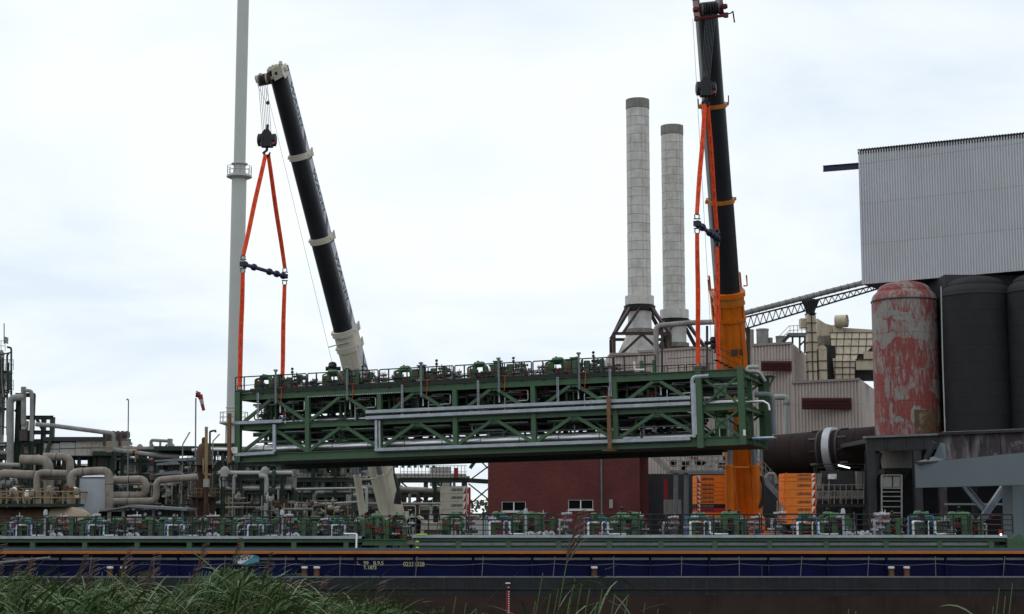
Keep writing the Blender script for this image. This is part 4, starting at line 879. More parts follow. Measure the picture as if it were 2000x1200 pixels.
s_ = bo.stripe(kc[0] - .25, kc[0] - .03, dims[0][0], dims[0][1], LGR, wc, [('WA', kc[0] - .055, 4.2)], NAVT)
for i, (k, hw, d) in enumerate(((kc[0], .86, 2.15), (kc[0] - .035, .83, 2.1), (kc[1], .78, 1.85), (kc[2], .73, 1.7))):
    bo.sec(k - .006, k + .006, hw, d, CRM, wc, 'collar')
    MB().plate([bo.pt(k - .008, hw - .02, -d * .3), bo.pt(k + .009, hw - .02, -d * .46), bo.pt(k + .009, hw - .02, -d * .56), bo.pt(k - .008, hw - .02, -d * .5)], bo.l * .08).build('collar_lug', CRM, wc)
    for s in (-1, 1): MB().b2(bo.pt(k, s * (hw + .02), d * .1) - V((.08, .08, .08)), bo.pt(k, s * (hw + .02), d * .1) + V((.08, .08, .08))).build('guide_shoe', CRM, wc)
for l_ in (-.1, .38): MB().bar(bo.pt(.05, l_, .96 - .3 * l_ * l_), bo.pt(kc[0] - .045, l_, .96 - .3 * l_ * l_), .03, .05, bo.n).build('weld_bead', CRM, wc)
for i in range(3): MB().bar(bo.pt(kc[i] + .008, -.05, dims[i + 1][1] * .5 - .012), bo.pt(kc[i + 1] - .01, -.05, dims[i + 1][1] * .5 - .012), .04, .04, bo.n).build('weld_bead', BLKP, wc)
MB().tube([bo.pt(kc[0] - .02, -1.15, 1.0), bo.pt(kc[0] - .015, .55, 1.0)], .045, 6).build('cross_rod', CRM, wc)
for k, l0, l1 in ((kc[0] - .13, -.35, .1), (kc[0] - .128, .28, .5)): MB().plate([bo.pt(k, l0, .99), bo.pt(k, l1, .99), bo.pt(k + .014, l1, .99), bo.pt(k + .014, l0, .99)], bo.n * .02).build('dark_plate', DK, wc)
MB().tube([bo.pt(kc[0] - .04, .8, .7), bo.pt(kc[0] - .08, .7, .95), bo.pt(kc[0] - .13, .84, .85), bo.pt(kc[0] - .17, .75, .95), bo.pt(kc[0] - .25, .8, .9)], .05, 6, .3).build('hose', CRM, wc)
c_ = bo.pt(kof(bo, 712), -1.5, .3)
for q in range(7): MB().ball(c_ + V((0, .34 * math.cos(q * .897), .34 * math.sin(q * .897))), .19, 8, 6, (1.6, 1, 1)).build('rope_reel', BLK, wc, True)
MB().cyl(c_ - X * .5, c_ + X * .6, .16, n=10).build('reel_axle', BLK, wc, True)
# head
h0 = bo.pt(1.0)
for s in (-.1, .62): MB().plate([bo.pt(.985, s, -.15), bo.pt(1.0, s, -.2), bo.pt(1.006, s, -.1), bo.pt(1.002, s, 1.0), bo.pt(.988, s, 1.1), bo.pt(.978, s, .8)], bo.l * .06).build('head_plate', CRM, wc)
MB().plate([bo.pt(.978, -.05, .95), bo.pt(.984, .66, .95), bo.pt(1.006, .66, .9), bo.pt(.999, -.05, .95)], bo.n * .08).build('head_plate', CRM, wc)
MB().plate([bo.pt(.99, .1, 1.035), bo.pt(.99, .28, 1.035), bo.pt(.996, .28, 1.035), bo.pt(.996, .1, 1.035)], bo.n * .01).build('dark_plate', BLK, wc)
for k in range(5): MB().lathe([(.2, 0), (.42, .02), (.36, .07), (.42, .12), (.2, .14)], bo.pt(.985, -1.25 + k * .21, .9), axis=bo.l, n=16).build('head_sheave', BRN if k % 3 else CRM, wc, True)
MB().cyl(bo.pt(.985, -1.42, .9), bo.pt(.985, .3, .9), .13, n=10).build('sheave_axle', CRM, wc, True)
for k in range(4): MB().lathe([(.1, 0), (.3, .02), (.3, .1), (.1, .12)], bo.pt(1.0, -.3 + k * .22, .1), axis=bo.l, n=14).build('head_sheave', CRM, wc, True)
for q in ((1.0, -.35, .9), (1.01, .6, .75), (1.004, -.15, .9), (.995, .78, .4), (.992, -1.3, 1.0), (.995, -1.0, .9), (1.003, -.2, 1.0)): MB().b2(bo.pt(*q) - V((.1, .1, .12)), bo.pt(*q) + V((.1, .1, .12))).build('head_bracket', CRM, wc)
MB().b2(bo.pt(1.0, -.1, .2) - V((0, .1, .1)), bo.pt(1.0, .6, .2) + V((0, .1, .1))).build('head_bracket', CRM, wc)
hs = bo.pt(.98, -.9, 1.05)
for k in range(6): MB().cyl(hs + bo.l * (-.3 + k * .13) + bo.n * .1, hkL + V((-.3 + k * .12, 0, 1.2)), .018, n=5).build('hoist_rope', STL, wc)
MB().cyl(bo.pt(.98, -1.35, 1.1), hkL + V((-.1, 0, 3.6)), .012, n=5).build('hoist_rope', STL, wc); MB().ball(hkL + V((.0, 0, 3.6)), .14, 8, 6).build('limit_weight', BLK, wc, True)
MB().cyl(bo.pt(.985, -.75, 1.1), c_ + Z * .3, .012, n=5).build('signal_cable', STL, wc)
# luffing cylinders
for s in (-1, 1):
    lo_ = P(712 if s < 0 else 766, 1030, 118.4); hi_ = bo.pt(.36, s * .55, 1.1); m_ = P(700 if s < 0 else 742, 931, 118.2)
    dlt = (hi_ - lo_).normalized(); mid_ = lo_ + dlt * ((P(1000, 931, 118).z - lo_.z) / dlt.z)
    MB().cyl(lo_, mid_, .27, n=14).build('luffing_cylinder', CRM, wc, True); MB().cyl(mid_, hi_, .2, n=12).build('cylinder_rod', GREY, wc, True); MB().cyl(mid_ - dlt * .02, mid_ + dlt * .12, .29, n=14).build('cylinder_gland', CRM, wc, True)
MB().cyl(P(702, 937, 118), P(748, 935, 118), .07, n=8).build('cross_rod', CRM, wc)
MB().tube([P(762, 905, 118), P(768, 900, 117.8), P(770, 925, 117.8), P(779, 960, 117.8), P(776, 985, 117.8)], [.03, .05, .06, .16, .28], 8, 1.0).build('hose_loop', BLK, wc, True)
MB().tube([P(748, 938, 118), P(757, 930, 118), P(765, 915, 118)], .06, 6, .3).build('hose', CRM, wc)
# superstructure and cab
MB().b2((B0.x - 1.3, B0.y - 1.2, GZ + 1.75), (B0.x + 3.4, B0.y + 3.2, B0.z - .3)).build('superstructure', CRM, wc)
MB().b2((B0.x - 1.2, B0.y - .9, B0.z - .3), (B0.x - 1.0, B0.y + .9, B0.z + .6)).build('boom_cheek', CRM, wc); MB().b2((B0.x + 1.0, B0.y - .9, B0.z - .3), (B0.x + 1.2, B0.y + .9, B0.z + .6)).build('boom_cheek', CRM, wc)
cx0 = P(788, 1010, 117.2).x; cx1 = P(826, 1010, 117.2).x; zt_ = P(800, 1008, 117.2).z
cabm = MB().plate([(cx0, 117.2, zt_ - 1.6), (cx1, 117.2, zt_ - 1.6), (cx1, 117.2, zt_ - .2), (cx1 - .3, 117.2, zt_), (cx0 + .35, 117.2, zt_), (cx0, 117.2, zt_ - .5)], (0, 1.8, 0)).build('cab', CRM, wc)
MB().plate([(cx0 + .12, 117.19, zt_ - 1.3), (cx1 - .2, 117.19, zt_ - 1.3), (cx1 - .12, 117.19, zt_ - .4), (cx1 - .4, 117.19, zt_ - .12), (cx0 + .42, 117.19, zt_ - .12), (cx0 + .12, 117.19, zt_ - .55)], (0, -.012, 0)).build('cab_window', GLASS, cabm)
for x in (.45, .85): MB().b2((cx0 + x, 117.15, zt_ - 1.3), (cx0 + x + .05, 117.175, zt_ - .1)).build('window_bar', CRM, cabm)
rt = zt_
for q in ((cx0 - .2, cx0 + .8), (cx0 + 1.1, cx0 + 1.9), (cx0 + 2.0, cx0 + 2.6)): MB().tube([(q[0], 118.4, rt), (q[0], 118.4, rt + .75), (q[1], 118.4, rt + .75), (q[1], 118.4, rt)], .035, 6, .12).build('guard_rail', CRM, wc, True)
carrier(wc, (B0.x + 1.2, B0.y + .5, GZ), CRM, math.radians(-28), CRM)
rows = [949.5 + 15.2 * k for k in range(7)]
slab_stack(wc, 860, 912, 121.5, rows, CRM, 1, 2.6)
MB().b2((P(914.5, 950, 121.9).x, 121.9, P(900, 1040, 121.9).z), (P(918, 950, 121.9).x, 124, P(900, 952, 121.9).z)).build('hazard_panel', TRED, wc)
DRED = pbr('dark_red_head', (.10, .011, .012), .5)
# --- orange crane
B1 = P(1457, 1030, 112.5); T1 = P(1380, 14, 99.2)
oc = thing('mobile_crane', 'orange mobile crane with black telescopic boom on the right', 'crane', (B1.x, B1.y + .8, GZ), 'mobile cranes lifting the module')
bo = Boom(B1, T1, (.02, -1, 0))
kc = [kof(bo, y) for y in (572, 393, 207, 14)]
dims = [(.92, 2.0), (.78, 1.8), (.72, 1.65), (.66, 1.5)]
bo.sec(0, kc[0], *dims[0], ORA, oc)
for i in range(3): bo.sec(kc[i], kc[i + 1], *dims[i + 1], BLKP, oc)
bo.sec(kc[0] - .006, kc[0] + .003, 1.10, 2.35, ORA, oc, 'collar'); bo.sec(kc[0] - .018, kc[0] - .0065, 1.0, 2.2, ORB, oc, 'collar'); bo.sec(kc[0] - .022, kc[0] - .0182, 1.05, 2.28, ORA, oc, 'collar'); bo.sec(kc[0] - .046, kc[0] - .0222, .97, 2.12, ORA, oc, 'collar'); bo.sec(kc[0] - .052, kc[0] - .0462, 1.04, 2.26, ORA, oc, 'collar')
for q_ in range(7): MB().bar(bo.pt(kc[0] - .046, -.75 + .25 * q_, 1.06 - .25 * abs(q_ - 3) / 3), bo.pt(kc[0] - .022, -.75 + .25 * q_, 1.06 - .25 * abs(q_ - 3) / 3), .05, .09, bo.n).build('collar_rib', ORA, oc)
for l_ in (-.05, .5, -.55): MB().bar(bo.pt(.02, l_, .99 - .3 * l_ * l_), bo.pt(kc[0] - .055, l_, .99 - .3 * l_ * l_), .03, .05, bo.n).build('weld_bead', ORB, oc)
MB().tube([bo.pt(kc[0] - .055, .93, .2), bo.pt(kc[0] - .12, 1.0, .35), bo.pt(kc[0] - .2, .93, .25), bo.pt(kc[0] - .33, 1.0, .3)], .035, 6, .5).build('hose', DK, oc); MB().tube([bo.pt(kc[0] - .05, -.93, .3), bo.pt(kc[0] - .15, -1.0, .4), bo.pt(kc[0] - .3, -.95, .4)], .03, 6, .5).build('hose', BRN, oc)
for k, hw, d in ((kc[1], .86, 1.9), (kc[2], .82, 1.75)):
    bo.sec(k - .0035, k + .0035, hw, d, ORB, oc, 'collar')
    for s in (-1, 1): MB().b2(bo.pt(k, s * (hw + .08), -.2) - V((.1, .1, .1)), bo.pt(k, s * (hw + .08), -.2) + V((.1, .1, .1))).build('guide_shoe', ORB, oc)
for s in (-1, 1): MB().cyl(bo.pt(kc[2], s * 1.0, -.2), bo.pt(kc[2], s * 1.0, -.2) + Z * .55, .04, n=6).build('cable_guide', DK, oc)
for s in (-1, 1):
    MB().plate([bo.pt(kc[0] - .06, s * 1.0, -.5), bo.pt(kc[0] + .03, s * 1.0, -.8), bo.pt(kc[0] + .03, s * 1.0, -1.1), bo.pt(kc[0] - .06, s * 1.0, -.9)], bo.l * s * .1).build('collar_lug', ORA, oc)
    MB().tube([bo.pt(kc[0] + .01, s * 1.05, .1), bo.pt(kc[0] + .01, s * 1.3, .1), bo.pt(kc[0] + .03, s * 1.3, .1)], .06, 6).build('collar_lug', ORA, oc)
for k, l0, l1 in ((kc[0] - .115, -.3, .15), (kc[0] - .115, .3, .5)): MB().plate([bo.pt(k, l0, 1.02), bo.pt(k, l1, 1.02), bo.pt(k + .012, l1, 1.02), bo.pt(k + .012, l0, 1.02)], bo.n * .03).build('dark_plate', BRN, oc)
MB().tube([bo.pt(.42, -.75, 1.0), bo.pt(.34, -.8, .95), bo.pt(.25, -.72, 1.0)], .03, 6).build('hose', ORB, oc)
c_ = bo.pt(kof(bo, 664), -1.35, .2)
for q in range(7): MB().ball(c_ + V((0, .3 * math.cos(q * .897), .3 * math.sin(q * .897))), .13, 8, 6, (1.4, 1, 1)).build('rope_reel', BLK, oc, True)
MB().cyl(c_ - X * .55, c_ + X * .6, .13, n=10).build('reel_axle', BLK, oc, True); MB().cyl(c_ + X * .3, c_ + X * .65, .18, n=10).build('reel_bracket', ORA, oc, True)
for s in (-1, 1):
    MB().plate([bo.pt(.985, s * .74, -.8), bo.pt(1.03, s * .74, -.8), bo.pt(1.03, s * .74, 1.3), bo.pt(.985, s * .74, 1.5)], bo.l * .08).build('head_plate', DRED, oc)
    for q in ((1.0, s * .9, 1.2), (1.02, s * .85, .6), (.985, s * .95, 1.4)): MB().b2(bo.pt(*q) - V((.14, .14, .14)), bo.pt(*q) + V((.14, .14, .14))).build('head_bracket', DRED, oc)
for k in range(7): MB().lathe([(.2, 0), (.44, .02), (.38, .07), (.44, .12), (.2, .14)], bo.pt(1.0, -.6 + k * .17, 1.25), axis=bo.l, n=16).build('head_sheave', DRK if k % 6 else SILD, oc, True)
MB().cyl(bo.pt(1.0, -1.1, 1.25), bo.pt(1.0, 1.1, 1.25), .14, n=10).build('sheave_axle', DRED, oc, True); MB().cyl(bo.pt(.985, -.8, 1.5), bo.pt(.985, .8, 1.5), .1, n=8).build('sheave_axle', DRED, oc, True)
MB().tube([bo.pt(.985, .8, 1.2), bo.pt(.987, 1.3, 1.2), bo.pt(.99, 1.45, 1.2)], .04, 6).build('wind_arm', BLK, oc); MB().cyl(bo.pt(.99, 1.45, 1.2), bo.pt(.97, 1.5, 1.2), .05, n=6).build('wind_sensor', BLK, oc)
hs = bo.pt(1.0, 0, 1.4)
for k in range(7): MB().cyl(hs + bo.l * (-.3 + k * .11), hkR + V((-.24 + k * .08, 0, 1.4)), .02, n=5).build('hoist_rope', STL, oc)
MB().cyl(bo.pt(.985, -1.15, 1.2), c_ - X * .1 + Z * .3, .012, n=5).build('signal_cable', STL, oc)
for s in (-1, 1):
    lo_ = P(1426 if s < 0 else 1483, 1040, 109.6); mid_ = P(1424.5 if s < 0 else 1475, 912, 109.0); hi_ = bo.pt(kof(bo, 800), s * .62, 1.0)
    MB().cyl(lo_, mid_, .30, n=14).build('luffing_cylinder', ORA, oc, True); MB().cyl(mid_, hi_, .2, n=12).build('cylinder_rod', GREY, oc, True); MB().cyl(mid_ - Z * .05, mid_ + Z * .12, .32, n=14).build('cylinder_gland', ORA, oc, True)
MB().cyl(P(1432, 913.5, 108.9), P(1463, 913.5, 108.9), .07, n=8).build('cross_rod', ORA, oc)
for q in ((1477, 905), (1481, 915), (1478, 930)): MB().tube([P(q[0], q[1], 109), P(q[0] + 5, q[1] - 4, 109), P(q[0] + 9, q[1] + 2, 109)], .06, 6, .1).build('hose', ORA, oc)
MB().tube([P(1436, 914, 108.6), P(1435, 950, 108.6), P(1440, 985, 108.6), P(1441, 1005, 108.6)], .03, 6, .5).build('hose', ORB, oc)
MB().tube([P(1487, 930, 109), P(1492, 950, 109), P(1491, 975, 109), P(1484, 992, 109)], .12, 8, 1).build('hose_loop', BLK, oc, True)
MB().b2((B1.x - 3.4, B1.y - .6, GZ + 1.75), (B1.x + 4.9, B1.y + 3.4, B1.z - .35)).build('superstructure', ORA, oc)
for s in (-1, 1): MB().b2((B1.x + s * 1.12 - .1, B1.y - .9, B1.z - .35), (B1.x + s * 1.12 + .1, B1.y + .9, B1.z + .7)).build('boom_cheek', ORA, oc)
for px in (1518, 1524, 1530): MB().tube([P(px, 1000, 110.5), P(px, 978 + (px - 1518) / 2, 110.5)], .06, 7).build('exhaust', SILD, oc, True)
carrier(oc, (B1.x, B1.y + .8, GZ), ORA, 0.0, ORA)
slab_stack(oc, 1360, 1419, 113.5, [928.5, 943.5, 952, 960, 968, 976.5, 985, 993, 1001, 1022], ORC, -1, 2.4, alt={6: BLK, 7: TRED})
slab_stack(oc, 1532, 1594, 113.0, [924.5, 932.5, 940.5, 957, 973, 989, 1003, 1024], ORC, 1, 2.4)

# ------------------------------------------------------------------ tall stack behind the refinery
def pipe_at(name, mat, par, pts, Y, rpx, bend=2.2, n=10):
    r = S(rpx, Y); return MB().tube([P(p[0], p[1], p[2] if len(p) > 2 else Y) for p in pts], r, n, r * bend).build(name, mat, par, True)
SY = 205.0
cS = P(455, 900, SY)
ts = thing('tall_stack', 'very tall slender pale grey stack with ring platforms', 'stack', (cS.x, SY, GZ))
def zz(py, Y): return P(460, py, Y).z
r0, r1 = S(11.7, SY), S(14.6, SY)
MB().lathe([(r1 * 1.12, GZ), (r1 * 1.1, zz(830, SY))], (cS.x, SY, 0), n=28).build('lower_shaft', STK, ts, True)
MB().lathe([(r1, zz(830, SY)), (r1, zz(352, SY)), (r0, zz(330, SY)), (r0 * .98, zz(-170, SY))], (cS.x, SY, 0), n=28).build('shaft', STK, ts, True)
for py, k in ((322, 1.02), (798, 1.0)): MB().lathe([(r1 * k, 0), (r1 * k + .1, .02), (r1 * k + .1, .14), (r1 * k, .16)], (cS.x, SY, zz(py, SY)), n=28).build('flange_ring', STK, ts, True)
for py, R in ((345, 25), (826, 28)):
    R = S(R, SY); z = zz(py, SY)
    p = MB().lathe([(r1, -.4), (R, -.12), (R, 0.1), (r1, .12)], (cS.x, SY, z), n=28).build('platform', STK, ts, True)
    for k in range(14): q = 2 * math.pi * k / 14; MB().cyl((cS.x + R * .96 * math.cos(q), SY + R * .96 * math.sin(q), z), (cS.x + R * .96 * math.cos(q), SY + R * .96 * math.sin(q), z + 1.35), .03, n=5).build('rail_post', FLG, p)
    for h in (.7, 1.33): MB().torus((cS.x, SY, z + h), Z, R * .96, .03, 28, 5).build('handrail', FLG, p)

# ------------------------------------------------------------------ the two plated chimneys
def chimney(label, cx, Y, top, bot, rpx, ringtop, ring2, legs):
    c = P(cx, bot, Y); r = S(rpx, Y); t = thing('plated_chimney', label, 'chimney', (c.x, Y, P(cx, 690, Y).z), 'plated chimneys')
    zt, zb = P(cx, top, Y).z, P(cx, bot, Y).z; cap = zt - S(19, Y)
    MB().lathe([(r * 1.0, cap), (r * 1.03, cap + .02), (r * 1.03, zt), (r * .9, zt), (r * .9, zt - 1)], (c.x, Y, 0), n=28).build('sooty_cap', CHIMT, t, True)
    n = 21; h = (cap - zb) / n; rr = random.Random(cx)
    for k in range(n):
        f = 1 + rr.uniform(-.006, .006); p = MB().lathe([(r * .98, 0), (r * f, .006), (r * f, h - .03), (r * .98, h - .024)], (c.x, Y, zb + k * h), n=28).build('plate_ring', CHIM, t, True)
        for j in range(3):
            q = -math.pi / 2 + (-.75, .25, .62)[j] + (.03 if k % 7 > 3 else 0); d = V((math.cos(q), math.sin(q), 0)); MB().bar(V((c.x, Y, zb + k * h + .04)) + d * r * f, V((c.x, Y, zb + k * h + h - .04)) + d * r * f, .02, .01, d).build('seam_strip', CHIMT, p)
    z = zb; s = lambda a: S(a, Y)
    MB().lathe([(r * 1.02, 0), (s(28.5), -.02), (s(28.5), -s(18)), (r * .95, -s(18.5))][::-1], (c.x, Y, z), n=28).build('collar_band', CHIM, t, True)
    MB().lathe([(s(22), -s(31)), (s(30), -s(29.5)), (s(31.5), -s(20)), (s(22), -s(18.6))], (c.x, Y, z), n=28).build('support_ring', BLK, t, True)
    MB().lathe([(s(26), -s(74)), (s(23.5), -s(66)), (s(23), -s(45)), (s(24), -s(31.2))], (c.x, Y, z), n=28).build('neck', CHIM, t, True)
    MB().lathe([(s(25), -s(78)), (s(28.5), -s(77)), (s(28.5), -s(66)), (s(25), -s(65))], (c.x, Y, z), n=28).build('neck_band', CHIMT, t, True)
    MB().lathe([(s(46), -s(135)), (s(46), -s(118)), (s(27), -s(78.2))], (c.x, Y, z), n=12).build('hood', CHIM, t)
    # trestle
    zr_, zf = z - s(24), z - s(80); zg = z - s(132); a = s(54); b = s(27)
    cor = [V((c.x + sx * a, Y + sy * a, 0)) for sx, sy in ((-1, -1), (1, -1), (1, 1), (-1, 1))]
    for i, q in enumerate(cor):
        dirn = (q - V((c.x, Y, 0))).normalized()
        MB().ib(V((c.x, Y, zr_)) + dirn * b, q + Z * zf, .3, .3).build('trestle_leg', BRN, t); MB().ib(q + Z * zf, q + Z * zg, .3, .3, X).build('trestle_leg', BRN, t)
        q2 = cor[(i + 1) % 4]; MB().ib(q + Z * zf, q2 + Z * zf, .28, .3).build('trestle_beam', BRN, t); m_ = (q + q2) / 2
        MB().ib(m_ + Z * (zf - .1), q + Z * zg, .26, .26).build('trestle_brace', BRN, t); MB().ib(m_ + Z * (zf - .1), q2 + Z * zg, .26, .26).build('trestle_brace', BRN, t)
        dm_ = (m_ - V((c.x, Y, 0))).normalized(); MB().ib(V((c.x, Y, zr_)) + dm_ * b, (q + (q2 - q) * .15) + Z * zf, .22, .22).build('trestle_brace', BRN, t)
chimney('taller plated chimney with sooty cap, left of the pair', 1249, 168, 196, 579, 23, 0, 0, 0)
chimney('shorter plated chimney with sooty cap, right of the pair', 1317, 176, 247, 606, 22, 0, 0, 0)

# ------------------------------------------------------------------ beige clad hall
hall = thing('clad_hall', 'beige corrugated factory hall with maroon louvre strips', 'building', (P(1370, 690, 150).x, 158, GZ))
def wall(par, pa, pb, Ya, Yb, ya, yb, mat, depth_n=(0, -1, 0), per=.30, ybot=None, dep=.11):
    "corrugated wall between photo columns pa, pb; roof rows ya, yb; down to the ground"
    A, B = P(pa, ya, Ya), P(pb, yb, Yb); zb = GZ if ybot is None else ybot
    al = V((B.x - A.x, B.y - A.y, 0)); w = al.length; nrm = V((al.y, -al.x, 0)).normalized()
    if nrm.y > 0: nrm = -nrm
    return MB().corr((A.x, A.y, zb), al, Z, w, lambda x: A.z - zb + (B.z - A.z) * x / w, per, dep, .05, nrm).build('wall_cladding', mat, par), A, B
segs = [(1191, 1246, 153, 153, 692.5, 692.5), (1246, 1352, 152, 150.5, 688, 681), (1352, 1392, 150.5, 150.5, 681, 681), (1392, 1468, 150, 150, 680, 679), (1468, 1546, 149.5, 148, 675, 671), (1546, 1679, 147.8, 146, 748, 741.5)]
for s in segs:
    _, A, B = wall(hall, s[0], s[1], s[2], s[3], s[4], s[5], CLAD)
    MB().bar(A + V((0, -.1, .02)), B + V((0, -.1, .02)), .3, .22).build('roof_trim', CLADD, hall)
# side walls and roofs
def side(pa, Ya, ya, pb, Yb, yb, zb=None):
    A, B = P(pa, ya, Ya), P(pb, yb, Yb); zb = GZ if zb is None else zb; al = V((B.x - A.x, B.y - A.y, 0)); nrm = V((al.y, -al.x, 0)).normalized()
    MB().corr((A.x, A.y, zb), al, Z, al.length, lambda x: A.z - zb + (B.z - A.z) * x / al.length, .30, .11, .05, nrm).build('wall_cladding', CLAD, hall)
A = P(1546, 671, 148); MB().corr((A.x + .02, A.y + .1, GZ), (.30, 1, 0), Z, 14, A.z - GZ, .30, .11, .05, (1, -.3, 0)).build('wall_cladding', CLAD, hall)
A2 = P(1679, 741.5, 146); MB().corr((A2.x + .02, A2.y + .1, GZ), (.33, 1, 0), Z, 22, A2.z - GZ, .30, .11, .05, (1, -.33, 0)).build('wall_cladding', CLAD, hall)
A3 = P(1191, 692.5, 153)
MB().corr((A3.x - .02, A3.y + .1, GZ), (0, 1, 0), Z, 16, A3.z - GZ, .30, .11, .05, (-1, 0, 0)).build('wall_cladding', CLAD, hall)
MB().plate([(A3.x + .05, 153.3, A3.z - .15), (A.x - .1, 150.2, A3.z - .15), (A.x - .1, 165, A3.z - .15), (A3.x + .05, 165, A3.z - .15)], (0, 0, .1)).build('roof', CLADD, hall)
MB().plate([(A.x + .2, 148, A2.z - .15), (A2.x - .1, 146.3, A2.z - .15), (A2.x + 4.6, 160, A2.z - .15), (A.x + 4.0, 160, A2.z - .15)], (0, 0, .1)).build('roof', CLADD, hall)
for pa, pb, ya, yb, Yl in ((1486, 1546, 706, 725, 147.95), (1565.5, 1662, 777.5, 800, 146.2)):
    a, b = P(pa, ya, Yl), P(pb, yb, Yl); l = MB().b2((a.x, Yl - .22, b.z), (b.x, Yl - .02, a.z)).build('louvre', LOUV, hall); n = 8
    for k in range(n): z = b.z + (a.z - b.z) * (k + .5) / n; MB().plate([(a.x + .05, Yl - .225, z - .04), (b.x - .05, Yl - .225, z - .04), (b.x - .05, Yl - .32, z - .1), (a.x + .05, Yl - .32, z - .1)], (0, 0, .02)).build('louvre_slat', LOUV, l)
a, b = P(1356, 716, 150), P(1380, 724, 150); MB().b2((a.x, 150.05, b.z), (b.x, 150.2, a.z)).build('louvre', LOUV, hall)
for px, y0, y1, w in ((1466, 644, 676, 6), (1489, 643, 674, 12), (1505, 660, 676, 4), (1525, 657, 674, 10)):
    a, b = P(px, y0, 156), P(px, y1, 156); MB().lathe([(S(w, 156), b.z - 1), (S(w, 156), a.z - .2), (S(w, 156) * 1.06, a.z - .18), (S(w, 156) * 1.06, a.z)], (a.x, 156, 0), n=18).build('roof_vent', GPIPE, hall, True)
# roof stair beside the vents
rs_ = thing('roof_stair', 'grey steel stair and railed landing on the hall roof', 'stair', P(1550, 672, 153)); YS = 153
MB().b2(P(1540, 657, YS), P(1576, 653, YS + 1.2)).build('landing', GREY, rs_)
for p in (1548, 1562, 1572): MB().bar(P(p, 657, YS + .5), P(p, 690, YS + .5), .16, .16).build('post', DK, rs_)
MB().bar(P(1561, 676, YS + .4), P(1576, 662, YS + .4), .16, .16).build('post', DK, rs_)
MB().bar(P(1522, 676, YS), P(1541, 656, YS), .12, .3).build('stringer', DK, rs_); MB().bar(P(1522, 676, YS + 1), P(1541, 656, YS + 1), .12, .3).build('stringer', DK, rs_)
for k in range(7): t = k / 6; a = P(1523 + 18 * t, 675 - 19 * t, YS); MB().b2(a + V((-.15, 0, 0)), a + V((.15, 1, .05))).build('tread', GREY, rs_)
for h in (10, 19): MB().tube([P(1522, 676 - h, YS), P(1541, 656 - h, YS), P(1576, 654 - h, YS)], .03, 5).build('handrail', GREY, rs_)
for p in (1543, 1550, 1558, 1566, 1575): MB().cyl(P(p, 655, YS), P(p, 636, YS), .03, n=5).build('rail_post', GREY, rs_)

# ------------------------------------------------------------------ dust filter ducts on the low roof
DY = 149.0
fl = thing('dust_filter', 'cream dust filter with ribbed ducts and panelled hopper on the roof', 'dust filter', P(1640, 742, DY))
def duct(px0, px1, y0, y1, Y, d, ribs, mat=TAN):
    a, b = P(px0, y0, Y), P(px1, y1, Y); n = ribs
    for k in range(n):
        z_a = b.z + (a.z - b.z) * k / n; z_b = b.z + (a.z - b.z) * (k + 1) / n; p = MB().b2((a.x, Y, z_a + .03), (b.x, Y + d, z_b - .03)).build('duct_panel', mat, fl)
        MB().b2((a.x - .06, Y - .06, z_b - .05), (b.x + .06, Y + d + .06, z_b + .029)).build('duct_rib', BRN, p)
duct(1577, 1596.5, 612, 744, 148.2, 1.2, 7); MB().b2(P(1586, 612, 148.17), P(1587, 744, 148.2)).build('duct_rib', BRN, fl)
a, b = P(1564, 622, 148.6), P(1577, 640, 148.6); MB().b2((a.x, 148.6, b.z), (b.x, 149.6, a.z)).build('duct_panel', TAN, fl)
a = P(1598.5, 684, 148.4); b = P(1616, 743, 148.4); w = b.x - a.x
MB().b2((a.x, 148.4, b.z), (b.x, 149.8, a.z)).build('duct_panel', TAN, fl)
MB().plate([V((a.x, 148.4, a.z + .03))] + [V(((a.x + b.x) / 2 - math.cos(q) * w / 2, 148.4, a.z + .03 + math.sin(q) * .45)) for q in [math.pi * k / 10 for k in range(11)]] , (0, 1.4, 0)).build('duct_elbow', TAN, fl)
for py in (706, 724): z = P(1600, py, 148.4).z; MB().b2((a.x - .05, 148.33, z), (b.x + .05, 149.85, z + .08)).build('duct_rib', BRN, fl)
MB().b2(P(1617, 676, 149.4), P(1626, 744, 151)).build('gap_shade_block', BLK, fl)  # solid black block stands for the shade in the gap
# upper chamber
top = [P(1596, 622, 152), P(1612, 632, 152), P(1640, 640, 152), P(1720, 645, 152), P(1720, 700, 152), P(1596, 700, 152)]
MB().plate(top, (0, 3, 0)).build('filter_chamber', TAN, fl)
MB().b2(P(1600, 656, 151.4), P(1622, 675, 151.9)).build('filter_chamber', TANP, fl)
a = P(1642, 627, 151.8); MB().lathe([(S(12.5, 151), 0), (S(12.5, 151), 1.1)], a + V((-.55, -.3, -.1)), axis=(1, -.45, 0), n=20).build('fan_housing', TAN, fl, True)
MB().torus(a + V((.45, -.75, -.1)), (1, -.45, 0), S(11.5, 151), .05, 20, 5).build('duct_rib', BRN, fl); MB().bar(a + V((.47, -.76, -.65)), a + V((.47, -.76, .5)), .05, .05).build('duct_rib', BRN, fl); MB().bar(a + V((.3, -.6, -.1)), a + V((.62, -.92, -.1)), .05, .05).build('duct_rib', BRN, fl)
MB().cyl(a + V((-.3, .1, -1.2)), a + V((-.3, .1, -.4)), .5, n=12).build('fan_neck', TAN, fl, True)
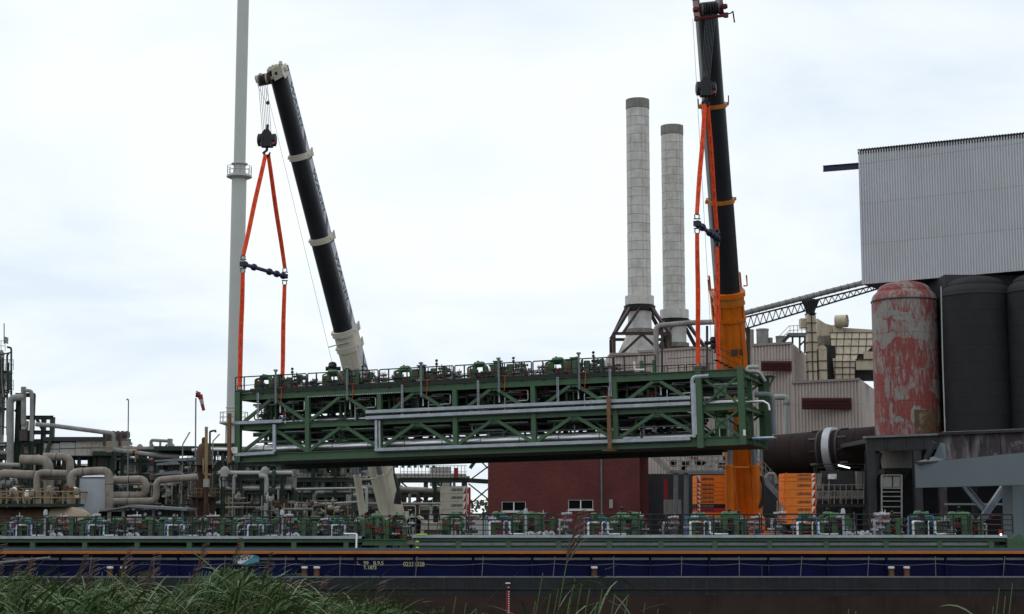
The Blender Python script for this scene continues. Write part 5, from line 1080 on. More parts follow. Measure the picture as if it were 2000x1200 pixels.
# sloping hopper: grid of panels
rowsH = [(650, 1621, 1710, 151.0), (662, 1622, 1710, 150.6), (676, 1622, 1705, 150.2), (692, 1624, 1690, 149.7), (706, 1626, 1672, 149.2), (718, 1626, 1670, 149.15), (731, 1626, 1670, 149.1), (743, 1626, 1670, 149.1)]
for (y0, l0, r0_, Y0), (y1, l1, r1_, Y1) in zip(rowsH, rowsH[1:]):
    def cxp(k, y): return 1620.5 + 14.6 * k + (6 * (y - 650) / 56 if k == 0 else (-4 * (y - 650) / 56 if y < 706 else -4))
    cols_ = []
    for k in range(7):
        xs_ = [max(l0, cxp(k, y0)), min(r0_, cxp(k + 1, y0)), min(r1_, cxp(k + 1, y1)), max(l1, cxp(k, y1))]
        if xs_[1] - xs_[0] < 1.5 or xs_[2] - xs_[3] < -2: continue
        cols_.append((xs_[0], xs_[3])); xs_[2] = max(xs_[2], xs_[3] + .5)
        MB().plate([P(xs_[0] + .4, y0 + .7, Y0), P(xs_[1] - .4, y0 + .7, Y0), P(xs_[2] - .4, y1 - .7, Y1), P(xs_[3] + .4, y1 - .7, Y1)], (0, .15, 0)).build('hopper_panel', TAN, fl)
    MB().bar(P(l0, y0, Y0 - .05), P(r0_, y0, Y0 - .05), .06, .06).build('hopper_rib', BRN, fl)
    for xa_, xb_ in cols_ + [(r0_, r1_)]: MB().bar(P(xa_, y0, Y0 - .03), P(xb_, y1, Y1 - .03), .055, .055).build('hopper_rib', BRN, fl)
MB().plate([P(1624, 652, 151.3), P(1712, 652, 151.3), P(1712, 742, 151.3), P(1624, 742, 151.3)], (0, .3, 0)).build('hopper_core', BRN, fl)
for k in range(3): MB().b2(P(1672 + 12 * k, 704, 149.0), P(1683 + 12 * k, 723, 149.3)).build('hopper_panel', TAN, fl)
for k in range(2): MB().b2(P(1687 + 11 * k, 687, 149.4), P(1697 + 11 * k, 702, 149.6)).build('hopper_panel', TAN, fl)
MB().bar(P(1670, 703, 148.95), P(1712, 702, 148.95), .1, .1).build('hopper_rib', BRN, fl)
MB().b2(P(1672, 725, 149.6), P(1725, 745, 151.5)).build('gap_shade_block', BLK, fl)  # shaded gap beside the hopper built as a black block

# ------------------------------------------------------------------ conveyor tube on lattice bridge
QY = 138.0
cv = thing('conveyor_bridge', 'grey conveyor tube on a black lattice bridge rising to the silo house', 'conveyor', P(1580, 612, QY))
ca, cb_ = (1448, 613.5), (1690, 551.5)
pipe_at('conveyor_tube', GPIPE, cv, [ca, cb_], QY, 5.2, n=14)
for k in range(18): t = (k + .5) / 18; a = P(ca[0] + (cb_[0] - ca[0]) * t, ca[1] + (cb_[1] - ca[1]) * t, QY); d = (P(*cb_, QY) - P(*ca, QY)).normalized(); MB().cyl(a - d * .03, a + d * .03, S(6, QY), n=14).build('tube_joint', GREY, cv, True)
def cpt(t, off, dy=0): x = 1448 + 268 * t; return P(x, 620 - 66 * t + off, QY + dy)
for dyy in (-.5, .7):
    MB().bar(cpt(0, 2, dyy), cpt(1, 2, dyy), .12, .14).build('bridge_chord', BLK, cv); MB().bar(cpt(0, 25, dyy), cpt(1, 10, dyy), .12, .14).build('bridge_chord', BLK, cv)
    n = 22
    for k in range(n):
        t0, t1 = k / n, (k + 1) / n; o0, o1 = 25 - 15 * t0, 25 - 15 * t1
        MB().bar(cpt(t0, o0, dyy), cpt((t0 + t1) / 2, 2, dyy), .07, .07).build('lattice_bar', BLK, cv); MB().bar(cpt((t0 + t1) / 2, 2, dyy), cpt(t1, o1, dyy), .07, .07).build('lattice_bar', BLK, cv)
MB().lathe([(.35, 0), (.42, .25), (.75, 1.0), (.75, 1.2)], P(1583, 612, QY), n=4).build('support_head', DK, cv); MB().bar(P(1586, 612, QY + .6), P(1586, 612, 147.6), .5, .4).build('support_beam', DK, cv)
for k in range(5): MB().bar(P(1572 + 5 * k, 585, QY - .8), P(1575 + 3.5 * k, 612, QY - .6), .08, .08).build('support_bar', DK, cv)
MB().bar(P(1461, 640, QY + .1), P(1463, 1000, QY + .1), .32, .32, X).build('support_leg', BRN, cv)
# roof pipe between chimneys and crane
rp_ = thing('overhead_pipe', 'grey overhead pipe bending down beside the chimneys', 'pipe', P(1282, 692, 142), None)
pipe_at('pipe_run', GPIPE, rp_, [(1281.5, 740), (1281.5, 637), (1345, 631), (1400, 629), (1450, 618)], 142, 5.2, 2.0, 12); 
for p in (1293, 1381): MB().bar(P(p, 637, 142.3), P(p, 745, 142.3), .2, .2, X).build('pipe_support', BRN, rp_)
MB().bar(P(1398, 633, 143), P(1398, 690, 143), .25, .25, X).build('pipe_support', BRN, rp_)

# ------------------------------------------------------------------ silos and the house above them
def hy(px): return 119.0 - (px - 1676) * .0215
ho = thing('silo_house', 'large grey corrugated silo house raised above the silos', 'building', (P(1850, 555, 118).x, 121, P(1850, 555, 118).z))
A, B = P(1676, 296, hy(1676)), P(2230, 239.5, hy(2230)); A0 = P(1683, 556, hy(1676)); B0_ = P(2230, 525, hy(2230))
al = V((B.x - A.x, B.y - A.y, 0)); wl = al.length; nr = V((al.y, -al.x, 0)).normalized(); nr = nr if nr.y < 0 else -nr
MB().corr((A.x, A.y, A0.z), al, Z, wl, lambda x: A.z - A0.z + (B.z - A.z) * x / wl, .205, .085, .06, nr).build('wall_cladding', GCLAD, ho)
bk = -nr * 9
MB().corr(V((A.x, A.y, A0.z)) + bk + al.normalized() * .06, nr, Z, 8.9, A.z - A0.z, .205, .085, .06, -al.normalized()).build('wall_cladding', GCLAD, ho)
# roof sheet with wavy edge
mb = MB(); n = 96; vs = []
for s in (0, 1):
    for k in range(n * 2 + 1):
        t = k / (2 * n); p = V((A.x, A.y, A.z)).lerp(V((B.x, B.y, B.z)), t) + nr * .12 + Z * (.10 + (.07 if k % 2 else 0)); vs.append(p + bk * s * 1.02)
m_ = 2 * n + 1; mb.add(vs + [v - Z * .13 for v in vs], [(k, k + 1, m_ + k + 1, m_ + k) for k in range(m_ - 1)] + [(2 * m_ + k + 1, 2 * m_ + k, k, k + 1)[::-1] for k in range(m_ - 1)])
mb.build('roof_sheet', BLK, ho)
MB().bar(A + nr * .06 - Z * .12, B + nr * .06 - Z * .12, .04, .2).build('eaves_trim', BLK, ho)
p0, p1 = V((A.x, A.y, A0.z)), V((B.x, B.y, A0.z))
MB().plate([p0 + bk * .02, p1 + bk * .02, p1 + bk, p0 + bk], (0, 0, .2)).build('house_floor', DK, ho)
MB().ib(P(1608, 330, hy(1608) + 2), P(1682, 324, hy(1676) + 2), .3, S(12, 119)).build('hoist_beam', NAVY, ho)
MB().b2(p0 + bk * .9 + V((.2, 0, -11)), p1 + bk * .9 + V((0, .2, -.01))).build('shade_back_wall', DK, ho)  # dark wall gives the shadow between the silos by its colour
for px in (1836, 1972, 2110): q = P(px, 700, hy(px)) ; MB().ib(V((q.x, q.y + 5, P(px, 855, hy(px)).z)), V((q.x, q.y + 5, A0.z - .02)), .4, .4, X).build('column', DK, ho)
MB().b2(P(1801, 551.5, 118), P(1831, 549.5, 118.1)).build('lamp_tube', LAMP, ho)
def silo(label, px0, px1, apex, sh, bot, Y, mat):
    a, b = P(px0, sh, Y), P(px1, sh, Y); r = (b.x - a.x) / 2; cx = (a.x + b.x) / 2; t = thing('silo', label, 'silo', (cx, Y, P(px0, bot, Y).z), 'silos under the grey house')
    z0_, z1_, z2_ = P(px0, bot, Y).z, P(px0, sh, Y).z, P(px0, apex, Y).z
    n = 8
    for k in range(n): h = (z1_ - z0_) / n; MB().lathe([(r - .01, 0), (r, .003), (r, h - .008), (r - .01, h - .006)], (cx, Y, z0_ + k * h), n=40).build('shell_course', mat, t, True)
    hh = z2_ - z1_; MB().lathe([(r, 0), (r * .985, hh * .16), (r * .94, hh * .32), (r * .84, hh * .47), (r * .80, hh * .50)], (cx, Y, z1_ + .005), n=40).build('shoulder', mat, t, True)
    MB().lathe([(r * .82, hh * .49), (r * .82, hh * .53)] + [(r * .81 * math.cos(q), hh * (.53 + .47 * math.sin(q))) for q in [math.pi / 2 * k / 8 for k in range(9)]], (cx, Y, z1_ + .005), n=40).build('dome', mat, t, True)
    MB().lathe([(r, 0), (r + .05, .02), (r + .05, .1), (r, .12)], (cx, Y, z1_ - .05), n=40).build('dome_flange', DK, t, True)
    return t, cx, r
sl, scx, sr = silo('red silo with peeling paint and grey patches', 1703, 1829, 550, 590, 853, 116.2, RSIL)
a, b = P(1757, 800, 113.6), P(1826, 851, 113.6)
mb = MB()
for k in range(8):
    q0 = -math.pi / 2 + (-.05 + .105 * k); q1 = q0 + .105; 
    mb.plate([(scx + (sr + .012) * math.cos(q0), 116.2 + (sr + .012) * math.sin(q0), b.z), (scx + (sr + .012) * math.cos(q1), 116.2 + (sr + .012) * math.sin(q1), b.z), (scx + (sr + .012) * math.cos(q1), 116.2 + (sr + .012) * math.sin(q1), a.z), (scx + (sr + .012) * math.cos(q0), 116.2 + (sr + .012) * math.sin(q0), a.z)], (0, -.01, 0))
mb.build('repair_plate', pbr('rusted_plate', (.13, .075, .04), .85, var=.5, scale=2.2, spots=.32, pcol=(.22, .215, .19), pscale=.9), sl)
silo('black silo with domed top beside the red silo', 1837, 1976, 541, 580, 848, 113.8, BSIL)
silo('black silo cut off by the right edge of the picture', 1968, 2108, 533, 572, 843, 111.3, BSIL)
dp = thing('downpipe', 'thin pale green downpipe between red and black silos', 'downpipe', P(1845, 850, 110.5)); pipe_at('pipe_run', PGRN, dp, [(1838, 560), (1841, 700), (1846, 850)], 110.4, 1.2)
# silo platform
pf = thing('silo_platform', 'dark steel platform on columns carrying the silos', 'platform', P(1850, 1000, 113))
def fy(px): return 113.2 - (px - 1695) * .0205
def band(px0, px1, y0a, y1a, mat, name, off=0, th=.3):
    a, b = P(px0, y0a, fy(px0) + off), P(px1, y0a + (px1 - px0) * -.04, fy(px1) + off); h = S(y1a - y0a, fy(px0)); d = b - a
    return MB().plate([a, b, b - Z * h, a - Z * h], (0, th, 0)).build(name, mat, pf)
band(1692, 1836, 856, 882, DK, 'edge_beam'); band(1690, 1838, 852, 856, GREY, 'beam_flange', -.25, .8)
for px in (1730, 1765, 1800): a = P(px, 855, fy(px)); MB().b2((a.x - .04, a.y - .14, a.z - S(24, 113)), (a.x + .04, a.y - .005, a.z)).build('stiffener', DK, pf)
for k in range(7):
    x0 = 1838 + k * 58; band(x0, x0 + 56.5, 850 - k * 2.3, 898 - k * 2.3, STAIN, 'stained_panel', -.3)
band(1834, 2240, 845.5, 850, DK, 'beam_flange', -.6, 1.2); band(1840, 2000, 843.5, 845, FLG, 'edge_strip', -.7, .1)
a, b = P(1692, 853, fy(1692)), P(2240, 832, fy(2240)); MB().plate([V((a.x, a.y + .4, a.z - .45)), V((b.x, b.y + .4, a.z - .45)), V((b.x, b.y + 9, a.z - .45)), V((a.x, a.y + 9, a.z - .45))], (0, 0, .3)).build('platform_deck', DK, pf)
for px, w, dy_, mt in ((1701, .62, 0, DK), (1792, .55, 0, DK), (1840, .5, .5, STAIN), (1701, .5, 7, DK), (1792, .5, 7, DK), (1900, .5, 7, DK), (1985, .5, 6, DK)):
    q = P(px, 900, fy(px) + dy_); MB().ib((q.x, q.y + .2, GZ), (q.x, q.y + .2, P(px, 880, fy(px)).z), w, w, Yv).build('column', mt, pf)
MB().bar(P(1712, 885, 113.4), P(1703, 1000, 113.4), .3, .2).build('brace', DK, pf); MB().bar(P(1720, 885, 114), P(1712, 930, 114), .2, .2).build('brace', DK, pf)
a = P(1752, 880, 116); MB().lathe([(S(30, 116), -S(35, 116)), (S(33, 116), 0)], (a.x, 116, a.z), n=24).build('hopper_cone', GRNC, pf, True); MB().lathe([(S(10, 116), -S(60, 116)), (S(28, 116), -S(36, 116))], (a.x, 116, a.z), n=24).build('hopper_cone', DK, pf, True)
MB().b2((P(1690, 1000, 124).x, 124.2, GZ), (P(2120, 1000, 124).x, 124.5, P(1700, 858, 124).z)).build('rear_wall', pbr('dark_backing', (.02, .02, .022), .9, var=.4), pf)  # near-black colour, reused for the added dark backings

# ------------------------------------------------------------------ rotary kiln and its drive station
kn = thing('rotary_kiln', 'dark maroon rotary kiln with a pale riding ring', 'kiln', P(1620, 1000, 126))
ka, kb = P(1468, 894, 128), P(1745, 872, 122); kd = (kb - ka).normalized(); KR = S(40.5, 126)
n = 9
for k in range(n): MB().cyl(ka.lerp(kb, k / n) + kd * .012, ka.lerp(kb, (k + 1) / n) - kd * .012, KR, n=36).build('shell_section', KILN, kn, True)
def kt(px): return (px - 1468) / 277.0
for px, w, r, mt in ((1630, .62, KR * 1.13, KRING), (1611, .2, KR * 1.03, DK), (1648, .2, KR * 1.03, DK)):
    c = ka.lerp(kb, kt(px)); MB().lathe([(KR, -w / 2), (r, -w / 2 + .02), (r, w / 2 - .02), (KR, w / 2)], c, axis=kd, n=40).build('riding_ring' if mt is KRING else 'wear_band', mt, kn, True)
for px in (1600, 1606, 1656, 1664):
    for j in range(10):
        q = 2 * math.pi * j / 10; c = ka.lerp(kb, kt(px)); s1 = kd.cross(Z).normalized(); s2 = s1.cross(kd); MB().box(c + (s1 * math.cos(q) + s2 * math.sin(q)) * (KR + .03), (.3, .14, .14)).build('ring_chock', FLG if j % 2 else DK, kn)
for px in (1500, 1630): c = ka.lerp(kb, kt(px)); MB().b2((c.x - 1.1, c.y - 1.3, GZ), (c.x + 1.1, c.y + 1.3, c.z - KR * 1.2)).build('kiln_pier', DK, kn); [MB().lathe([(.3, -.45), (.55, -.4), (.55, .4), (.3, .45)], V((c.x, c.y + s * 1.0, c.z - KR * 1.14 - .1)), axis=kd, n=16).build('support_roller', STL, kn, True) for s in (-1, 1)]
dsn = thing('kiln_drive_station', 'railed kiln drive station with pale enclosures and tube lamps', 'machinery', P(1640, 1000, 118)); KY = 118.0
MB().b2(P(1588, 985, KY), P(1690, 991, KY + 3)).build('platform', DK, dsn)
for px in (1592, 1640, 1688): MB().bar(P(px, 990, KY + .3), P(px, 1062, KY + .3), .25, .25, X).build('leg', DK, dsn); MB().bar(P(px, 990, KY + 2.8), P(px, 1062, KY + 2.8), .25, .25, X).build('leg', DK, dsn)
for pl in ([(1590, 985), (1590, 907), (1689, 907), (1689, 985)], [(1594, 985), (1594, 913), (1685, 913), (1685, 985)]): pipe_at('green_frame', GD, dsn, pl, KY if pl[0][0] == 1590 else KY + 1.2, .9, 1.2, 6)
MB().tube([P(1637, 909, KY - .1), P(1660, 914.5, KY - .1)], .05, 8).build('lamp_tube', LAMP, dsn); MB().tube([P(1691, 917, KY - .1), P(1695, 905, KY - .1)], .04, 8).build('lamp_tube', LAMP, dsn)
for x0, x1, y0, y1, mt, d in ((1598, 1690, 959, 975, GRNC, 1.0), (1622, 1634, 926, 936, WHT, .5), (1674, 1690, 921, 955, GRNC, 1.2), (1592, 1606, 925, 955, GRNC, 1.6), (1606, 1674, 920, 955, DRK, 2.0), (1717, 1728, 917, 926, GRNC, 1.0), (1724, 1759, 929, 953, GRNC, 1.4)):
    a, b = P(x0, y0, KY + d), P(x1, y1, KY + d); MB().b2((a.x, KY + d, b.z), (b.x, KY + d + 1.0, a.z)).build('enclosure', mt, dsn)
for h in (948, 960, 972): MB().tube([P(1594, h, KY - .1), P(1688, h - 1, KY - .1)], .028, 5).build('handrail', GPIPE, dsn)
for k in range(9): MB().cyl(P(1595 + 11.5 * k, 985, KY - .1), P(1595 + 11.5 * k, 946, KY - .1), .03, n=5).build('rail_post', GPIPE, dsn)
for k in range(14):
    x = 1600 + random.uniform(0, 80); y = random.uniform(930, 975); pipe_at('conduit', random.choice((GPIPE, DK, YEL, RUST)), dsn, [(x, y), (x, y + random.uniform(10, 30)), (x + random.uniform(-12, 12), y + 35)], KY + .5, .8, 2, 5)
lf = thing('steel_ladder_frame', 'grey ladder frame with pale cabinet under the silo hopper', 'ladder', P(1740, 1000, 112)); LYY = 111.8
for px in (1722, 1761): MB().bar(P(px, 928, LYY), P(px, 1065, LYY), .1, .1, X).build('side_rail', GPIPE, lf)
for py in (928, 954, 961, 970, 979, 990, 1002, 1014): MB().bar(P(1722, py, LYY), P(1761, py, LYY), .07, .07).build('rung', GPIPE, lf)
MB().b2(P(1724, 931, LYY + .1), P(1741, 952, LYY + .6)).build('cabinet_door', GRNC, lf); MB().b2(P(1741.6, 931, LYY + .1), P(1759, 952, LYY + .6)).build('cabinet_door', GRNC, lf)

# ------------------------------------------------------------------ ship unloader girder at right
ug = thing('unloader_girder', 'grey green box girder with leg and cross braces on the quay', 'girder', P(1990, 1060, 92))
def gy(px): return 100.5 - (px - 1787) * .0445
a, b = P(1787, 905, gy(1787)), P(2320, 853, gy(2320)); h = S(47.5, gy(1787))
MB().plate([a, b, V((b.x, b.y, a.z - h)), V((a.x, a.y, a.z - h))], (.45, 1.6, 0)).build('girder', UNL, ug)
MB().plate([P(1790, 902.5, 100.4), P(1824, 892, 100), P(1836, 865, 99.6), P(1846, 866, 99.4), P(1848, 900, 99.2)], (.2, .7, 0)).build('end_bracket', UNL, ug)
MB().bar(P(1809, 897, 99.6), P(1824, 864, 99.2), .25, .3).build('end_bracket', DK, ug); MB().bar(P(1788, 906, 100.2), P(2000, 886, gy(2000) - .25), .16, .1).build('girder_edge', DK, ug)
for px0, px1, mt in ((1977, 1996, UNL), (1996, 2050, UNL)):
    q0, q1 = P(px0, 945, 93), P(px1, 945, 93); MB().b2((q0.x, 93 + (.0 if px0 < 1990 else .4), GZ), (q1.x - .01, 95, P(1990, 938, 93).z)).build('leg', mt, ug)
for p, q, w in (((1881, 946), (1936, 1012), .4), ((1966, 944), (1893, 1050), .45)): MB().ib(P(p[0], p[1], 98.6 if w < .42 else 98.2), P(q[0], q[1], 98.6 if w < .42 else 98.2), w, w * .8).build('cross_brace', pbr('worn_brace' + str(w), (.26, .29, .33), .6, var=.3, spots=.2, pcol=(.05, .05, .06)), ug)
MB().b2(P(1965, 985, 97.6), P(2000, 1062, 98.0)).build('end_plate', UNL, ug)
MB().bar(P(1845, 985, 103), P(1965, 985, 103), .12, .12).build('tie_bar', GREY, ug)

# ------------------------------------------------------------------ brick building
brY = 134.0
bb = thing('brick_building', 'dark red brick building with two strip windows behind the barge', 'building', (P(1100, 1000, brY).x, brY + 4, GZ))
a, b = P(953, 879, brY), P(1249, 879, brY); zt_ = a.z
def wallholes(x0, x1, z0_, z1_, holes, Y, th=.3):
    xs = sorted({x0, x1, *[h[0] for h in holes], *[h[1] for h in holes]}); mb = MB()
    for xa, xb in zip(xs, xs[1:]):
        hs_ = [h for h in holes if h[0] <= xa + 1e-6 and h[1] >= xb - 1e-6]
        if hs_: mb.b2((xa, Y, z0_), (xb, Y + th, hs_[0][2])); mb.b2((xa, Y, hs_[0][3]), (xb, Y + th, z1_))
        else: mb.b2((xa, Y, z0_), (xb, Y + th, z1_))
    return mb
wins = []
for p0_, p1_, y0, y1 in ((980, 1027, 980, 999), (1110, 1158.5, 976.5, 995.5)): c0, c1 = P(p0_, y0, brY), P(p1_, y1, brY); wins.append((c0.x, c1.x, c1.z, c0.z))
wallholes(a.x, b.x, GZ, zt_, wins, brY).build('front_wall', BRICK, bb)
MB().b2((b.x + .004, brY + 1.6, GZ), (P(1266, 900, brY + 1.6).x, brY + 9, zt_)).build('side_wall', BRICK, bb)
MB().b2((a.x, brY + .31, GZ), (a.x + .3, brY + 9, zt_)).build('side_wall', BRICK, bb); MB().b2((b.x - .3, brY + .31, GZ), (b.x, brY + 1.59, zt_)).build('side_wall', BRICK, bb)
MB().b2((a.x - .1, brY - .12, zt_ + .003), (b.x + .9, brY + 9.1, zt_ + .25)).build('roof', CLADD, bb)
for (x0, x1, z0_, z1_) in wins:
    w = MB().b2((x0, brY + .14, z0_), (x1, brY + .2, z1_)).build('window', GLASS, bb); f = .05
    mb = MB(); mb.b2((x0 - .003, brY + .05, z0_), (x0 + f, brY + .13, z1_)); mb.b2((x1 - f, brY + .05, z0_), (x1 + .003, brY + .13, z1_)); mb.b2((x0 + f, brY + .05, z0_ - .003), (x1 - f, brY + .13, z0_ + f)); mb.b2((x0 + f, brY + .05, z1_ - f), (x1 - f, brY + .13, z1_ + .003)); xm = (x0 + x1) / 2; mb.b2((xm - .05, brY + .05, z0_ + f), (xm + .05, brY + .13, z1_ - f)); mb.build('frame', WHT, w)
    for xm_ in ((x0 + f, xm - .05), (xm + .05, x1 - f)): MB().b2((xm_[0] + .05, brY + .08, z0_ + f + .001), (xm_[1] - .05, brY + .10, z0_ + f + .04)).build('sash_bar', GREY, w)
    MB().b2((x0 - .08, brY - .1, z0_ - .11), (x1 + .08, brY + .05, z0_ - .01)).build('sill', WHT, w)
d0 = P(1174.5, 897, brY - .12); MB().cyl((d0.x, brY - .12, GZ), (d0.x, brY - .12, zt_), .075, n=8).build('downpipe', GREY, bb, True)
c0, c1 = P(1190, 976, brY - .2), P(1197, 993, brY - .2); MB().b2((c0.x, brY - .2, c1.z), (c1.x, brY - .001, c0.z)).build('vent_box', SHED, bb)

# ------------------------------------------------------------------ steel gallery and stair between brick building and kiln
gl = thing('steel_gallery', 'grey steel gallery with railings beside the brick building', 'gallery', P(1350, 1000, 130)); gY = 127.0
MB().b2(P(1305, 919, gY), P(1424, 925, gY + 2)).build('walkway', GREY, gl)
for px in (1320, 1340, 1419): MB().ib(P(px, 925, gY + .3), P(px, 1062, gY + .3), .34, .34, X).build('column', GREY, gl)
for h in (892, 901, 910): MB().tube([P(1308, h, gY), P(1424, h - .5, gY)], .035, 6).build('handrail', GPIPE, gl)
for k in range(12): MB().cyl(P(1308 + 10.4 * k, 919, gY), P(1308 + 10.4 * k, 891, gY), .035, n=5).build('rail_post', GPIPE, gl)
MB().bar(P(1272, 888, gY), P(1308, 922, gY), .12, .35).build('stringer', GPIPE, gl); MB().bar(P(1272, 888, gY + 1.1), P(1308, 922, gY + 1.1), .12, .35).build('stringer', GPIPE, gl)
for k in range(9): t = k / 8; q = P(1273 + 34 * t, 889 + 32 * t, gY); MB().b2(q, q + V((.3, 1.1, .05))).build('tread', GPIPE, gl)
for h in (10, 20, 28): MB().tube([P(1270, 888 - h, gY), P(1306, 921 - h, gY)], .03, 5).build('handrail', GPIPE, gl)
for k in range(26): x = random.uniform(1312, 1418); y = random.uniform(893, 917); q = P(x, y, gY + 2.4); MB().b2(q - V((.15, 0, .15)), q + V((random.uniform(.1, .5), .3, random.uniform(.1, .3)))).build('switch_box', random.choice((SHED, GPIPE, DRK, SHED, RAILR)), gl)
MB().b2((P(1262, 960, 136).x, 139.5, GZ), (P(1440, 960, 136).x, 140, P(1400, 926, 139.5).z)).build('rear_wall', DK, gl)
MB().b2(P(1297, 935, 131), P(1304, 975, 131.3)).build('red_door', RED, gl); MB().b2(P(1297, 976, 131), P(1330, 1005, 131.4)).build('plinth', CONC, gl)
sr_ = thing('steel_stair', 'grey blue steel stair descending behind the orange crane', 'stair', P(1530, 1000, 121)); sY = 121.0
for dd in (0, 1.1): MB().bar(P(1476, 918, sY + dd), P(1540, 990, sY + dd), .12, .42).build('stringer', GREY, sr_)
for k in range(14): t = k / 13; q = P(1478 + 60 * t, 918 + 70 * t, sY + .06); MB().b2(q, q + V((.32, 1.0, .05))).build('tread', GREY, sr_)
for h in (14, 24, 34): MB().tube([P(1474, 918 - h, sY), P(1540, 990 - h, sY)], .03, 5).build('handrail', GREY, sr_)
for k in range(8): t = k / 7; MB().cyl(P(1478 + 60 * t, 920 + 68 * t, sY), P(1478 + 60 * t, 920 + 68 * t - 34, sY), .03, n=5).build('rail_post', GREY, sr_)
gp = thing('goose_neck_vent', 'pale green vertical pipe with bend beside the hall', 'pipe', P(1535, 850, 128)); pipe_at('pipe_run', PGRN, gp, [(1512, 776), (1524, 776), (1536, 776), (1536, 1000)], 131, 5.5, 1.8, 12); MB().cyl(P(1536, 790, 131), P(1536, 787, 131), .33, n=14).build('flange', GREY, gp, True)
pipe_at('side_conduit', GPIPE, gp, [(1496, 935), (1500, 926), (1513, 926), (1517, 945)], 119.5, 3.5, 1.6, 8)
gr = thing('standing_pipe', 'grey white standing pipe beside the orange boom', 'pipe', P(1483, 1000, 124)); pipe_at('pipe_run', PGRN, gr, [(1482, 800), (1482, 1000)], 124, 2.6); MB().cyl(P(1488, 860, 124.3), P(1488, 1000, 124.3), .1, n=8).build('pipe_run', GREY, gr)

kw = thing('kiln_dark_backing', 'added black backing for the dark behind the kiln and steel stair', 'wall', P(1580, 1000, 133)); MB().b2((P(1436, 900, 133).x, 133, GZ), (P(1712, 900, 133).x, 133.4, P(1500, 868, 133).z)).build('wall_panel', MT['dark_backing'], kw)  # wall added so its black colour supplies the dark under the kiln
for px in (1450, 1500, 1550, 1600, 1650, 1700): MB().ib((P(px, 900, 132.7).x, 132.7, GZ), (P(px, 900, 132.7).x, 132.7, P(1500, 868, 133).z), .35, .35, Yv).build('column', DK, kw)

# ------------------------------------------------------------------ refinery
R3 = random.Random(21)
def deck_rail(par, px0, px1, py, Y, h=17, mat=GD, step=9, mats=None):
    for k in range(int((px1 - px0) / step) + 1): MB().cyl(P(px0 + k * step, py, Y), P(px0 + k * step, py - h, Y), S(.55, Y), n=5).build('rail_post', mat, par)
    for f in (1, .5): MB().tube([P(px0, py - h * f, Y), P(px1, py - h * f, Y)], S(.5, Y), 5).build('handrail', mat, par)
def rack(label, px0, px1, Y, cols, levels, dens=1.0, ybot=1062, depth=5, pm=(GPIPE, TANP, GPIPE, DK, BRN, TANP, PGRN, SHED, GPIPE)):
    dens *= 1.5 if px0 > 600 else 2.1
    t = thing('pipe_rack', label, 'pipe rack', P((px0 + px1) / 2, ybot, Y), 'refinery pipe racks')
    ytop = levels[0]
    for c in cols:
        for dd in (0, depth): MB().ib(P(c, ytop - 2, Y + dd), V((P(c, ytop, Y + dd).x, Y + dd, GZ)), .3, .3, X).build('column', GD, t)
        for y in levels: MB().ib(P(c, y, Y), P(c, y, Y + .01) + V((0, depth, 0)), .24, .28).build('cross_beam', GD, t)
    for y in levels:
        for dd in (0, depth): MB().ib(P(px0, y, Y) + V((0, dd, 0)), P(px1, y, Y) + V((0, dd, 0)), .22, .32).build('beam', GD, t)
        n = int(4 * dens)
        for k in range(n):
            r = R3.choice((.06, .08, .11, .15, .22)); zo = r + .2; a = P(px0 - R3.uniform(0, 12), y, Y); b = P(px1 + R3.uniform(0, 12), y, Y); v_ = (k + .6) / n * depth
            s0 = R3.uniform(0, .35) if R3.random() < .4 else 0; s1 = R3.uniform(.65, 1) if R3.random() < .4 else 1
            p = a.lerp(b, s0) + V((0, v_, zo)); q = a.lerp(b, s1) + V((0, v_, zo)); pts = [p, q]
            if s0 > 0: pts = [p - Z * R3.uniform(.8, 2.2)] + pts
            if s1 < 1: pts = pts + [q - Z * R3.uniform(.8, 2.2)]
            MB().tube(pts, r, 9, r * 2.5).build('pipe', R3.choice(pm), t, True)
    for c0, c1 in zip(cols, cols[1:]):
        if R3.random() < .5: MB().bar(P(c0, levels[0], Y + depth), P(c1, levels[-1], Y + depth), .14, .14).build('brace', GD, t)
        for k in range(int(5 * dens)):
            x = R3.uniform(c0, c1); y0 = R3.choice(levels) - R3.uniform(0, 6); r = R3.choice((.06, .09, .13, .2)); v_ = R3.uniform(-.4, depth); a = P(x, y0, Y) + V((0, v_, 0)); z1_ = max(GZ, a.z - R3.uniform(1, 4))
            b = V((a.x, a.y, z1_)); MB().tube([a, b] if R3.random() < .4 else [a + X * R3.uniform(-1.5, 1.5), a, b], r, 8, r * 2.5).build('riser', R3.choice(pm), t, True)
        for k in range(int(2 * dens)):
            x = R3.uniform(c0, c1); y0 = R3.choice(levels[1:] if len(levels) > 1 else levels); a = P(x, y0, Y) + V((0, R3.uniform(0, depth), .3)); h = R3.uniform(.6, 1.8); r = R3.uniform(.2, .5)
            MB().lathe([(r * .3, 0), (r, .15), (r, h * .8), (r * .6, h * .95), (r * .2, h)], a, n=12).build('vessel', R3.choice((SHED, GPIPE, DRK, TANP, GD)), t, True)
        for k in range(int(3 * dens)):
            x = R3.uniform(c0, c1); y0 = R3.choice(levels); a = P(x, y0, Y) + V((0, R3.uniform(-.3, depth), -.9)); MB().box(a, (R3.uniform(.3, 1), .4, R3.uniform(.3, .9))).build('control_box', R3.choice((DRK, GD, SHED, GPIPE, RUST)), t)
    return t
rk = rack('green pipe rack below the sloping grey pipe', 236, 470, 152, [240, 275, 305, 345, 392, 436, 468], [884, 905, 930, 958], 1.3)
rk = rack('pipe rack behind the boom cylinders of the white crane', 470, 700, 138, [474, 520, 556, 612, 655, 700], [908, 938, 968, 995], 1.6)
deck_rail(rk, 592, 700, 936, 137.8, 22)
